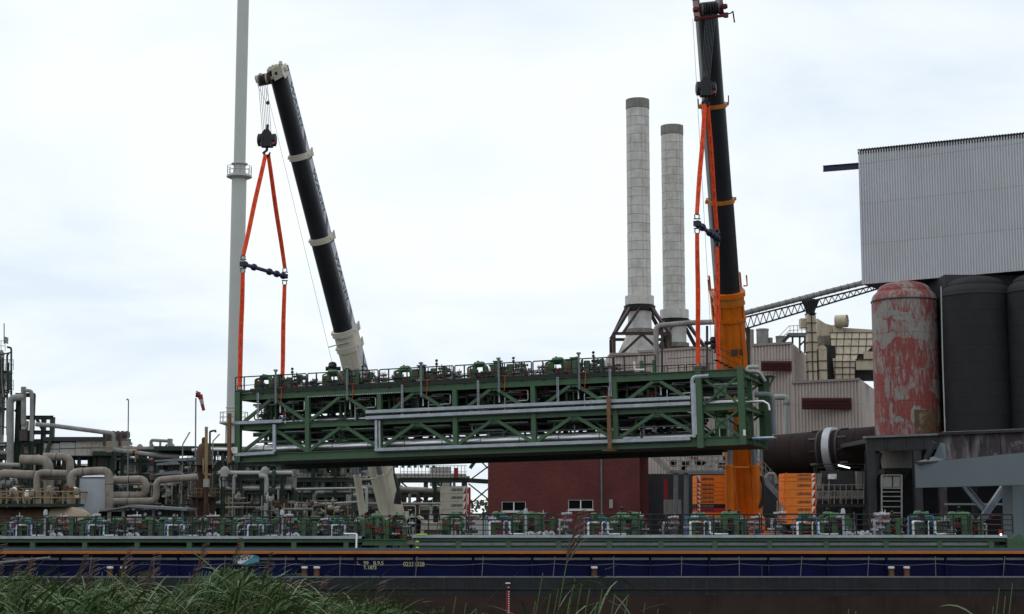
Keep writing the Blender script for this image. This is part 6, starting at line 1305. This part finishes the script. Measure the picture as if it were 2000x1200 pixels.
rk = rack('pipe rack with fire extinguisher box left of the brick building', 700, 908, 142, [703, 779, 850, 905], [938, 968, 1000], 1.1, depth=4)
deck_rail(rk, 782, 912, 934, 141.8, 24, step=7); MB().b2(P(887, 914, 141.5), P(895, 933, 141.9)).build('extinguisher_box', RED, rk)
for p, q in (((917, 880), (953, 915)), ((953, 912), (915, 940)), ((915, 945), (953, 975)), ((953, 955), (918, 985))): MB().bar(P(p[0], p[1], 144), P(q[0], q[1], 144), .12, .12).build('brace', GD, rk)
MB().bar(P(918, 915, 143), P(940, 885, 143), .3, .3).build('stair_stringer', GD, rk); MB().bar(P(905, 938, 142.3), P(953, 941, 142.3), .3, .4).build('beam', GD, rk)
pipe_at('large_pipe', GPIPE, rk, [(700, 952), (835, 957)], 140, 5); pipe_at('large_pipe', GPIPE, rk, [(700, 984), (862, 984)], 139, 2.6); pipe_at('large_pipe', TANP, rk, [(800, 965), (800, 985)], 139, 3)
MB().b2(P(840, 912, 150), P(881, 950, 152)).build('enclosure', SHED, rk)
for k in range(8): MB().b2(P(760 + 12 * k, 909, 141), P(766 + 12 * k, 914, 141.3)).build('cable_bracket', GD, rk)
rk = rack('crowded pipe rack in the far left of the refinery', -30, 236, 160, [-20, 30, 75, 130, 180, 232], [870, 893, 920, 950, 978], 1.5)
rk = rack('low rear rack filling the background of the refinery', -60, 760, 185, [-50, 40, 120, 200, 280, 360, 440, 520, 600, 690, 755], [915, 945, 975], 1.6, depth=6)
rk = rack('small rack in front of the grey duct tower', 430, 560, 128, [436, 470, 512, 552], [935, 962, 990], 1.2, depth=3)
for lab, x0, x1, y0, Yb in (('long low dark block added behind the refinery racks', -70, 775, 952, 196), ('dark block added behind the rack under the lifted module', 492, 700, 918, 150)):  # dark blocks added to darken the gaps behind the racks
    t = thing('dark_rear_block', lab, 'building', P((x0 + x1) / 2, 1050, Yb)); n = int((x1 - x0) / 34)
    for k in range(n):
        a, b = P(x0 + (x1 - x0) * k / n, y0 + (k * 7 % 5), Yb), P(x0 + (x1 - x0) * (k + .96) / n, y0, Yb); MB().b2((a.x, Yb + (k % 3) * .5, GZ), (b.x, Yb + 6, a.z)).build('block_bay', MT['dark_backing'] if k % 3 else DK, t)
    MB().b2(P(x0, y0 - 2, Yb - .5), P(x1, y0 + 1, Yb + 6)).build('block_edge', DK, t)
# process column at the far left
tw = thing('process_column', 'process column with railed platforms at the left edge', 'column', P(-8, 1000, 165)); Yt = 165.0
c = P(-6, 900, Yt); MB().lathe([(S(11, Yt), GZ), (S(11, Yt), P(0, 730, Yt).z), (S(6, Yt), P(0, 722, Yt).z), (S(6, Yt), P(0, 690, Yt).z), (S(2, Yt), P(0, 684, Yt).z)], (c.x, Yt, 0), n=20).build('shell', GPIPE, tw, True)
for k in range(10): x = R3.uniform(-20, 24); y = R3.uniform(650, 720); pipe_at('pipe', R3.choice((DK, GD, GPIPE)), tw, [(x, y), (x, y + R3.uniform(25, 70)), (x + R3.uniform(-9, 9), y + 72)], Yt - 1.8 - R3.uniform(0, .6), R3.uniform(.8, 2.2), 1.6, 7)
for k in range(7): x = -26 + 8 * k; MB().bar(P(x, 690 + 9 * (k % 3), Yt - 2), P(x, 850, Yt - 2), .16, .16, X).build('lattice_post', GD, tw)
for k in range(8): y = 700 + 18 * k; MB().bar(P(-28, y, Yt - 2.05), P(24, y + (12 if k % 2 else -12), Yt - 2.05), .12, .12).build('lattice_brace', GD, tw)
for y, w in ((727, 27), (767, 26), (800, 30), (690, 10)):
    MB().b2(P(-30, y - 4, Yt - 2), P(w, y + 2, Yt + 2)).build('platform', GD, tw); deck_rail(tw, -30, w, y - 4, Yt - 2.1, 20, step=8)
MB().b2(P(9, 658, Yt - 1), P(16, 672, Yt)).build('top_box', GPIPE, tw); MB().cyl(P(8, 672, Yt), P(8, 632, Yt), .06, n=5).build('antenna', GREY, tw)
for q in ([(14, 720), (14, 695), (17, 690)], [(22, 700), (22, 680), (14, 678)], [(18, 760), (18, 730)]): pipe_at('pipe', DK, tw, q, Yt - 2.3, 2, 1.5, 7)
MB().ball(P(2, 745, Yt - 1.5), S(9, Yt), 12, 8).build('drum', DRK, tw, True)
# riser frame
fr = thing('pipe_riser_frame', 'green frame with two tall grey riser pipes at left', 'pipe frame', P(60, 1000, 156)); Yf = 156.0
pipe_at('riser_pipe', GPIPE, fr, [(48, 776), (20, 778), (20, 905)], Yf, 7, 1.6, 12); pipe_at('riser_pipe', GPIPE, fr, [(50, 763), (62, 764), (62, 862)], Yf - .5, 3.6, 1.8, 10); pipe_at('riser_pipe', GPIPE, fr, [(46, 756), (46, 830)], Yf, 5)
for px, y in ((37, 768), (65, 770), (86, 815), (103, 815), (45, 790)): MB().ib(P(px, y, Yf + .8), V((P(px, y, Yf + .8).x, Yf + .8, GZ)), .45, .4, X).build('column', GD, fr)
for y, x0, x1 in ((772, 30, 68), (816, 30, 104), (845, 60, 104), (862, 30, 104)): MB().ib(P(x0, y, Yf + .8), P(x1, y, Yf + .8), .3, .4).build('beam', GD, fr)
MB().bar(P(103, 818, Yf - .2), P(100, 858, Yf - .2), .35, .35).build('brace', GD, fr); MB().bar(P(100, 858, Yf - .2), P(84, 905, Yf - .2), .3, .3).build('brace', GD, fr)
for q in (((30, 805), (48, 780)), ((70, 815), (86, 845))): MB().bar(P(*q[0], Yf + .9), P(*q[1], Yf + .9), .25, .25).build('brace', GD, fr)
MB().b2(P(42, 822, Yf), P(56, 840, Yf + 1)).build('control_box', SHED, fr); MB().b2(P(38, 840, Yf), P(58, 862, Yf + 1)).build('control_box', BRN, fr)
# sloping pipe with yellow band
sp = thing('sloping_pipe', 'long grey pipe sloping down to a rust and yellow band', 'pipe', P(222, 1000, 150)); pipe_at('pipe_run', GPIPE, sp, [(70, 829), (105, 832), (222, 847), (222, 879), (308, 890), (350, 892)], 150, 4.3, 2.0, 12)
for px, mt in ((257, YEL), (262, RUST), (267, YEL)): a = P(px, 884.3 + (px - 262) * .128, 150); MB().cyl(a - V((.12, 0, -.015)), a + V((.12, 0, -.015)), S(4.7, 150), n=14).build('band', mt, sp, True)
for px in (204, 234): MB().bar(P(px, 848, 150.6), P(px, 872, 150.6), .25, .25, X).build('support', BRN, sp)
MB().ib(P(222, 882, 150.5), V((P(222, 882, 150.5).x, 150.5, GZ)), .3, .3, X).build('support', GD, sp)
# shed
sh = thing('elevated_shed', 'pale grey panelled shed raised among the pipes', 'shed', P(170, 1000, 157)); Ys = 156.0
for k in range(4):
    a, b = P(86 + 31 * k, 866 - 2 * k, Ys), P(115 + 31 * k, 890, Ys); MB().b2((a.x, Ys, b.z), (b.x, Ys + 4, a.z)).build('wall_panel', SHED, sh); MB().b2((a.x, Ys - .04, (a.z + b.z) / 2), (b.x, Ys - .005, (a.z + b.z) / 2 + .06)).build('panel_rail', DK, sh)
MB().b2(P(84, 862, Ys - .3), P(256, 858, Ys + 4.5)).build('roof', DK, sh); MB().b2(P(208, 862, Ys - .6), P(252, 884, Ys)).build('wall_panel', CLADD, sh); MB().b2(P(180, 890, Ys - .5), P(250, 884, Ys + 3)).build('floor', GD, sh)
deck_rail(sh, 160, 252, 884, Ys - .8, 20, YEL, 11); MB().b2(P(182, 890, Ys + .6), P(216, 920, Ys + 1)).build('void_shade', BLK, sh)  # black slab stands in for the shaded void under the shed
for k in range(6): MB().ib(P(95 + 30 * k, 890, Ys + .5), V((P(95 + 30 * k, 890, Ys + .5).x, Ys + .5, GZ)), .3, .3, X).build('column', GD, sh)
for k in range(5): q = P(212 + 9 * k, 856, Ys + 1); MB().lathe([(.25, 0), (.3, .1), (.3, .5), (.15, .7)], q, n=10).build('roof_vent', BRN, sh, True)
# big insulated pipes in front
Yp = 128.0
def bigpipe(label, pts, Y, r, mat=TANP, bend=1.9):
    t = thing('insulated_pipe', label, 'pipe', V((P(pts[-1][0], pts[-1][1], Y).x, Y, GZ)), 'large insulated pipes in the refinery'); pipe_at('pipe_run', mat, t, pts, Y, r, bend, 14)
    for (a, b) in zip(pts, pts[1:]):
        n = int(math.hypot(b[0] - a[0], b[1] - a[1]) / 34)
        for k in range(1, n + 1): f = k / (n + 1); p0_ = P(a[0] + (b[0] - a[0]) * f, a[1] + (b[1] - a[1]) * f, Y); d = (P(*b, Y) - P(*a, Y)).normalized(); MB().cyl(p0_ - d * .03, p0_ + d * .03, S(r, Y) * 1.035, n=14).build('cladding_joint', DK if R3.random() < .4 else mat, t, True)
    return t
bigpipe('large insulated pipe forming an inverted U over the blue grey tank', [(139, 1000), (139, 923), (213, 919), (213, 1000)], Yp, 8)
bigpipe('long horizontal insulated pipe at the left edge above the railing', [(-30, 960), (4, 925), (132, 931)], Yp + 1, 8.5)
bigpipe('insulated pipe bending down in front of the ochre railing', [(130, 925), (72, 923), (72, 1000)], Yp + .2, 6.5)
bigpipe('fat insulated pipe elbow above the long horizontal pipe', [(40, 898), (95, 899), (95, 1000)], Yp + 3, 9.5)
bigpipe('insulated pipe elbow left of the inverted U', [(85, 892), (137, 893), (137, 935), (80, 938)], Yp + 4.5, 7.5)
bigpipe('hairpin insulated pipe left of the dark canopy', [(222, 938), (283, 936), (286, 968), (222, 969)], Yp + 4, 7.5)
bigpipe('stepped insulated pipe rising to the rusty reactor', [(222, 980), (305, 979), (306, 938), (386, 932)], Yp + 2, 6.8)
bigpipe('thin grey pipe at the left edge above the insulated pipes', [(-20, 907), (38, 909)], Yp + 2, 4.2, GPIPE)
# tank
tk = thing('storage_tank', 'blue grey cylindrical tank under the inverted U pipe', 'tank', P(177, 1000, 131)); a, b = P(149, 933, 131), P(206, 990, 131); r = (b.x - a.x) / 2; cx = (a.x + b.x) / 2
MB().lathe([(r, GZ), (r, a.z), (r * .6, a.z + .25), (.1, a.z + .35)], (cx, 131 + r, 0), n=32).build('shell', TANKM, tk, True); MB().torus((cx, 131 + r, a.z), Z, r + .02, .05, 32, 6).build('rim', DK, tk); MB().b2(P(148, 960.5, 130.8), P(171, 963, 131)).build('step_bracket', DK, tk)
# platform with ochre rail, rusty vessel below
op = thing('railed_platform', 'green platform with ochre railing above the rusty vessel', 'platform', P(60, 1000, 125)); MB().b2(P(-40, 984, 124.6), P(165, 990, 130)).build('deck', GD, op)
for k in range(18): px = -20 + 11 * k; MB().bar(P(px, 984, 124.5), P(px, 958 if k % 3 else 954, 124.5), .12, .08, X).build('rail_post', YEL if k % 4 else RUST, op)
for y in (960, 972): MB().tube([P(-40, y, 124.45), P(168, y + .5, 124.45)], .05, 6).build('handrail', YEL, op)
for k in range(16): x = R3.uniform(0, 150); q = P(x, R3.uniform(962, 982), 126 + R3.uniform(0, 2)); MB().lathe([(.1, 0), (.22, .1), (.22, .5), (.1, .6)], q, n=8).build('valve', R3.choice((TANP, GPIPE, RUST, DRK, WHT)), op, True)
vs_ = thing('horizontal_vessel', 'rusty brown horizontal vessel with a tan domed end', 'vessel', P(70, 1040, 127)); va, vb = P(-60, 1018, 128), P(140, 1018, 126); vr = S(27, 126); vd = (vb - va).normalized()
for k in range(6): MB().cyl(va.lerp(vb, k / 6) + vd * .01, va.lerp(vb, (k + 1) / 6) - vd * .01, vr, n=30).build('shell', RUST if k != 5 else VESS, vs_, True)
MB().lathe([(vr, 0)] + [(vr * math.cos(q), 1.75 * math.sin(q)) for q in [math.pi / 2 * k / 8 for k in range(9)]], vb, axis=vd, n=30).build('domed_end', VESS, vs_, True)
for t in (.25, .85): q = va.lerp(vb, t); MB().b2((q.x - .2, q.y - 1, GZ), (q.x + .2, q.y + 1, q.z - vr * .7)).build('saddle', CONC, vs_)
# shelter with white frames and canopy
sl_ = thing('shelter', 'white framed shelter with dark canopy beside the tan vessel', 'shelter', P(260, 1040, 120)); Yh = 120.0
MB().plate([P(184, 997, Yh - 1), P(228, 992, Yh - 1), P(252, 986, Yh - 1), P(366, 993, Yh - 1), P(364, 998, Yh - 1), P(252, 991, Yh - 1), P(190, 1000, Yh - 1)], (0, 4, 0)).build('canopy', GREY, sl_)
for x0, x1 in ((186, 189), (210, 216), (238, 243)): MB().b2(P(x0, 998, Yh), P(x1, 1060, Yh + .2)).build('frame_post', SHED, sl_)
MB().b2(P(186, 996, Yh), P(243, 999.5, Yh + .2)).build('frame_rail', SHED, sl_); MB().b2(P(189, 1000, Yh + .3), P(238, 1060, Yh + .5)).build('dark_glazing', GLASS, sl_)
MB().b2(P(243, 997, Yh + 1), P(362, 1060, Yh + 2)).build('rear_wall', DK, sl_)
for px in (300, 356): MB().cyl(P(px, 994, Yh), P(px, 1060, Yh), .1, n=8).build('frame_post', GREY, sl_)
for k in range(7): MB().ball(P(270 + 14 * k, 1003 + (k % 3) * 2, Yh + .4), .14, 8, 6).build('lamp', WHT if k % 2 else DRK, sl_, True)
# rusty reactor with pipe
rc = thing('rusty_reactor', 'rust brown reactor with platforms and ochre pipe left of the lifted module', 'reactor', P(400, 1000, 134)); Yr = 135.0
c = P(398, 900, Yr); s = lambda q: S(q, Yr); zf_ = lambda y: P(398, y, Yr).z
MB().lathe([(s(24), GZ), (s(24), zf_(972)), (s(17), zf_(968)), (s(17), zf_(910)), (s(15), zf_(907)), (s(15), zf_(884)), (s(13), zf_(875)), (s(9), zf_(868)), (s(5), zf_(866)), (s(5), zf_(857)), (s(2), zf_(854))], (c.x, Yr, 0), n=26).build('shell', RUST, rc, True)
for y in (909, 971): MB().b2(P(366, y - 1, Yr - 2), P(437, y + 2.5, Yr + 2)).build('platform', GD, rc); deck_rail(rc, 366, 437, y - 1, Yr - 2.1, 16, YEL if y > 950 else GD, 9)
pipe_at('tall_pipe', YEL, rc, [(403, 836), (403, 936)], Yr - 2.4, 3); pipe_at('tall_pipe', GPIPE, rc, [(403, 834), (403, 842)], Yr - 2.4, 3.2); pipe_at('tall_pipe', RUST, rc, [(403, 952), (402, 1015)], Yr - 2.4, 4.4); MB().b2(P(397, 936, Yr - 2.7), P(409, 952, Yr - 2)).build('white_box', SHED, rc)
pipe_at('green_pipe', GD, rc, [(410, 880), (410, 843), (421, 841), (421, 845)], Yr - 1, 2, 1.5, 8)
for k in range(20): x = R3.uniform(366, 440); y = R3.uniform(880, 1005); pipe_at('small_pipe', R3.choice((RUST, TANP, DK, GPIPE)), rc, [(x, y), (x, y + R3.uniform(8, 30)), (x + R3.uniform(-20, 20), y + 32)], Yr - 2 + R3.uniform(-.4, 2), R3.uniform(.7, 2), 2, 7)
# square duct tower
dt_ = thing('duct_tower', 'beige square duct on a green cylinder under the lifted module', 'duct', P(566, 1000, 130)); MB().b2(P(554, 905, 130), P(579, 957, 132)).build('duct', GPIPE, dt_); MB().b2(P(547, 918, 130.4), P(584, 928, 131.5)).build('duct_wing', GPIPE, dt_)
MB().b2(P(552, 957, 129.8), P(581, 963, 132.2)).build('flange', GD, dt_); a = P(566, 965, 131); MB().cyl((a.x, 131, GZ), (a.x, 131, a.z), .75, n=18).build('leg_cylinder', GD, dt_, True)
for lab, pts, r in (('long white pipe behind the boom cylinder, upper one', [(578, 955.5), (700, 953.5)], 2.0), ('long pale pipe behind the boom cylinder, lower sloping one', [(624, 985), (706, 980)], 1.9)):
    t = thing('white_pipe', lab, 'pipe', P(pts[0][0], pts[0][1], 127)); pipe_at('pipe_run', PGRN, t, pts, 127, r); [MB().bar(P(q[0] + (12 if i == 0 else -12), q[1] + 2, 127.2), V((P(q[0] + (12 if i == 0 else -12), q[1], 127.2).x, 127.2, GZ)), .12, .12, X).build('support', GD, t) for i, q in enumerate(pts)]
t = thing('white_pipe', 'white pipe bending down beside the white crane boom', 'pipe', P(718, 1000, 126)); pipe_at('pipe_run', PGRN, t, [(700, 954), (716, 953), (716, 1000)], 127, 3, 1.6, 10)
# frame of pipes against the sky, pipe on the rack top
t = thing('pipe_gantry', 'small pipe gantry standing on the green rack', 'pipe gantry', P(314, 884, 153)); pipe_at('pipe_run', GPIPE, t, [(295, 884), (295, 860), (332, 862)], 153, 3.2, 1.3); pipe_at('pipe_run', GPIPE, t, [(313, 884), (313, 862)], 153, 2.2); MB().b2(P(327, 857, 152.5), P(337, 873, 153.5)).build('valve_box', GPIPE, t); pipe_at('pipe_run', GD, t, [(320, 878), (326, 868)], 153, 1.5)
t = thing('canopy_roof', 'long green rack roof with a white pipe beside the tall stack', 'roof', P(430, 880, 150)); MB().b2(P(300, 880, 149), P(395, 874, 152)).build('roof_slab', GD, t); MB().b2(P(405, 866, 149), P(470, 873, 152)).build('roof_slab', GD, t); pipe_at('white_pipe', WHT, t, [(375, 880), (392, 877), (470, 879)], 148.5, 3, 2)
for p in (310, 380, 420, 462): MB().bar(P(p, 874, 151), V((P(p, 874, 151).x, 151, GZ)), .2, .2, X).build('post', GD, t)
for x0, x1, y in ((302, 388, 896), (305, 352, 903), (304, 352, 922)): MB().plate([P(x0, y + 3, 141), P(x1 - 8, y - 3, 141), P(x1, y + 4, 141), P(x0, y + 6, 141)], (0, 2, 0)).build('sheet_roof', GREY, t)
# windsock, vent pole, lamps
t = thing('windsock', 'limp red and white windsock on a slim pole', 'windsock', P(381, 1000, 148)); MB().cyl(P(381, 1000, 148), P(382.5, 778, 148), .07, n=6).build('pole', GREY, t, True)
pts = [P(x, y, 148) for x, y in ((384, 770), (390, 772), (393, 780), (395, 790), (398, 802))]; rr = [.3, .27, .2, .16, .15]
for k in range(4): MB().tube([pts[k], pts[k + 1]], [rr[k], rr[k + 1]], 10).build('sock_band', RED if k != 2 else SHED, t, True)
MB().torus(P(384, 770, 148), X, .3, .03, 12, 5).build('hoop', DK, t)
t = thing('vent_pole', 'thin hooked vent pole above the sloping pipe', 'vent', P(250, 1000, 149)); pipe_at('pole', GREY, t, [(249, 1000), (251, 782), (249, 779), (247, 782)], 149, 1.2, 1.5, 7)
for lab, (x0, y0), (x1, y1) in (('slanted lamp on a short post right of the windsock base', (357, 868), (371, 844)), ('slanted lamp on a short post by the tall stack', (416, 862), (429, 848)), ('slanted lamp arm between pipe racks under the lifted module', (590, 952), (614, 972))):
    t = thing('lamp_post', lab, 'lamp', V((P(x0, y0, 146).x, 146, GZ)), 'slanted refinery lamps'); MB().cyl(V((P(x0, y0, 146).x, 146, GZ)), P(x0, y0, 146), .06, n=6).build('post', GREY, t); MB().bar(P(x0, y0, 146), P(x1, y1, 146), .12, .1).build('lamp_head', GPIPE, t)
for px, y0, y1 in ((538, 905, 960), (556, 940, 1010), (347, 906, 1000), (448, 905, 1010)):
    pass
# loose scaffolding and small plant between the racks
for lab, x0, x1, y0, y1, Yc in (('rust brown scaffold with pipes under the module left end', 440, 545, 965, 1010, 124), ('thin scaffold frame left of the white crane cylinders', 550, 690, 975, 1012, 123), ('cluttered pump deck beside the inverted U pipe', 222, 372, 925, 985, 133), ('cluttered pump deck behind the ochre railing', -10, 150, 930, 984, 131.5)):
    t = thing('pump_deck', lab, 'pump deck', P((x0 + x1) / 2, 1050, Yc))
    MB().b2(P(x0, y1, Yc - .3), P(x1, y1 + 2, Yc + 2)).build('deck', GD, t)
    for k in range(int((x1 - x0) / 14)): x = x0 + 14 * k + R3.uniform(0, 8); MB().cyl(V((P(x, y1, Yc).x, Yc, GZ)), P(x, y0 + R3.uniform(0, 22), Yc), .045, n=5).build('post', R3.choice((BRN, GPIPE, GD, YEL, FLG)), t)
    for k in range(5): y = R3.uniform(y0, y1); xa = R3.uniform(x0, x0 + (x1 - x0) * .5); MB().tube([P(xa, y, Yc - .1), P(xa + R3.uniform(25, (x1 - x0) * .5), y + R3.uniform(-1, 1), Yc - .1)], R3.choice((.035, .05, .1)), 6).build('rail', R3.choice((BRN, GPIPE, TANP)), t)
    for k in range(int((x1 - x0) / 5)):
        q = P(R3.uniform(x0, x1), R3.uniform(y0 + 12, y1 - 2), Yc + R3.uniform(.2, 2)); h = R3.uniform(.2, .9); r = R3.uniform(.08, .3)
        MB().lathe([(r * .5, 0), (r, h * .15), (r, h * .7), (r * .5, h * .8), (r * .5, h)], q, axis=Z if R3.random() < .6 else X, n=9).build('pump', R3.choice((BRN, GPIPE, TANP, DRK, DRK, RUST, SHED)), t, True)
# far woods
def leafmass(name, label, spots, n, size, mat):
    mb = MB(); rr = random.Random(3)
    for (c, r) in spots:
        for k in range(n):
            d = V((rr.gauss(0, 1), rr.gauss(0, 1), rr.gauss(0, 1))).normalized() * r * rr.uniform(.55, 1.05); d.z *= .8; p = V(c) + d
            a = V((rr.gauss(0, 1), rr.gauss(0, 1), rr.gauss(0, 1))).normalized() * size; b = a.orthogonal().normalized() * size * rr.uniform(.5, 1); mb.add([p - a, p + b, p + a, p - b], [(0, 1, 2, 3)])
    o = mb.build(name, mat); return tag(o, label, 'woods', kind='stuff')
rr = random.Random(8); leafmass('distant_woods', 'dark green line of distant trees beyond the quay', [((x, 620 + rr.uniform(-30, 30), GZ + rr.uniform(2, 6)), rr.uniform(4, 7)) for x in range(-260, 260, 8)], 150, .9, WOODS)

# ------------------------------------------------------------------ reeds on the near bank
def bank_z(y):
    pr = [(-400, 4.0), (2, 4.0), (7, 3.3), (16, 2.7), (26, .3), (34, -1.6)]
    for (a, za), (b, zb) in zip(pr, pr[1:]):
        if a <= y <= b: return za + (zb - za) * (y - a) / (b - a)
rr = random.Random(4)
def reed(leafmb, palemb, plumemb, x, y, h, lean, plume=False, nl=9, wk=1.0):
    z = bank_z(y) - .05; pts = []
    for k in range(7): t = k / 6; pts.append(V((x + lean * t * t * h, y + .04 * math.sin(x * 9 + t * 3), z + h * t)))
    leafmb.tube(pts, [.007 * (1 - .6 * k / 6) for k in range(7)], 4)
    for k in range(nl):
        t = .30 + .68 * k / nl + rr.uniform(-.03, .03); i = min(5, int(t * 6)); f = t * 6 - i; b = pts[i].lerp(pts[i + 1], f)
        L_ = rr.uniform(.36, .66) * (1.1 - .35 * t); az = rr.gauss(0, .6) + (0 if rr.random() < .86 else math.pi); d = V((math.cos(az), math.sin(az) * .8, 0)); up = rr.uniform(.7, 1.35); w = rr.uniform(.005, .0105); droop = rr.uniform(.5, 1.5); w *= wk; L_ *= (1 + (wk - 1) * .5)
        q_ = rr.random(); mb = palemb if q_ < .14 else (DL if q_ > .93 else leafmb); n = 6; vs = []; sd_ = d.cross(Z).normalized(); tw_ = rr.uniform(-.8, .8)
        for j in range(n + 1):
            s_ = j / n; p = b + d * L_ * (s_ * .75 + .1 * s_ * s_) + Z * L_ * (up * s_ - droop * s_ * s_ * .75); ww_ = w * math.sin(math.pi * (0.12 + .88 * s_) ** .8) + .001
            q = sd_ * math.cos(tw_ * s_ + .3) + Z * math.sin(tw_ * s_ + .3); vs += [p - q * ww_, p + q * ww_]
        mb.add(vs, [(2 * j, 2 * j + 1, 2 * j + 3, 2 * j + 2) for j in range(n)])
    if plume:
        tp = pts[-1]; dr = V((lean * 1.4 + .1, 0, 1)).normalized()
        for k in range(46):
            t = k / 46; b = tp + dr * .3 * t; az = rr.uniform(0, 6.28); L_ = .11 * (1.1 - t); e = b + V((math.cos(az) * L_ * .6 + .05, math.sin(az) * L_ * .6, L_ * .75)); s_ = V((-math.sin(az), math.cos(az), .3)) * .0042
            plumemb.add([b - s_, b + s_, e + s_, e - s_], [(0, 1, 2, 3)])
DL = None
def reedbed(name, label, spots, group=None):
    a, b, c = MB(), MB(), MB(); global DL; DL = MB()
    for s in spots: reed(a, b, c, *s)
    t = thing(name, label, 'reeds', (spots[0][0], spots[0][1], bank_z(spots[0][1]))); t['kind'] = 'stuff'
    for mb, nm, mt in ((a, 'leaves', LEAF), (b, 'pale_leaves', LEAF2), (c, 'plumes', PLUM), (DL, 'dead_leaves', DEAD)):
        if mb.v: o = mb.build(nm, mt, t); o['kind'] = 'stuff'
def topz(py, y): return P(1000, py, y).z
def outline(px):      # photo row the reed tops reach
    prof = [(-80, 1085), (0, 1095), (60, 1080), (120, 1110), (180, 1105), (230, 1075), (270, 1120), (330, 1125), (380, 1085), (430, 1072), (480, 1068), (520, 1080), (560, 1096), (620, 1128), (700, 1135), (760, 1130), (800, 1165), (830, 1195)]
    for (a, za), (b, zb) in zip(prof, prof[1:]):
        if a <= px <= b: return za + (zb - za) * (px - a) / (b - a)
    return 1230
sp_ = []
for k in range(2200):
    px = rr.uniform(-80, 815); y = rr.uniform(10.5, 17.5); py = outline(px) + abs(rr.gauss(0, 30)) + 36; z = topz(py, y); x = P(px, py, y).x; h = z - bank_z(y) + .05
    sp_.append((x - .12 * h, y, h, rr.uniform(.06, .16), rr.random() < .008, rr.choice((8, 9, 10))))
reedbed('reed_bed', 'dense green reeds bending in the wind along the near bank', sp_)
sp_ = []
for px, py, y, pl in ((1075, 1120, 9.5, 0), (1122, 1098, 9.2, 1), (1137, 1125, 9.8, 0), (1150, 1140, 9, 0), (1165, 1150, 9.3, 0), (1190, 1150, 9.6, 0), (1105, 1150, 9, 0), (1090, 1160, 8.8, 0), (1215, 1160, 9.5, 0), (1240, 1170, 9.2, 0), (1180, 1175, 8.6, 0), (1128, 1165, 8.7, 0), (1060, 1175, 9, 0)):
    z = topz(py, y); h = z - bank_z(y) + .05; sp_.append((P(px, py, y).x - .12 * h, y, h, .1, bool(pl), 8, 1.35))
reedbed('reed_clump', 'sparse reed clump with a brown plume in front of the barge middle', sp_)
sp_ = []
for px, py in ((905, 1165), (925, 1178), (880, 1185), (945, 1190), (1300, 1190), (1275, 1180), (1360, 1195), (860, 1190)):
    y = rr.uniform(8.8, 9.8); z = topz(py, y); h = z - bank_z(y) + .05; sp_.append((P(px, py, y).x - .12 * h, y, h, .1, False, 7, 1.0))
reedbed('reed_clump', 'few short reed tips left and right of the plumed clump', sp_)
sp_ = []
for px, py in ((1982, 1150), (1996, 1165), (1970, 1185), (2010, 1140), (1700, 1195), (1685, 1190), (1900, 1198)):
    y = rr.uniform(8.8, 9.8); z = topz(py, y); h = z - bank_z(y) + .05; sp_.append((P(px, py, y).x - .12 * h, y, h, .08, False, 7, 1.0))
reedbed('reed_clump', 'green reed blades at the bottom right corner', sp_)
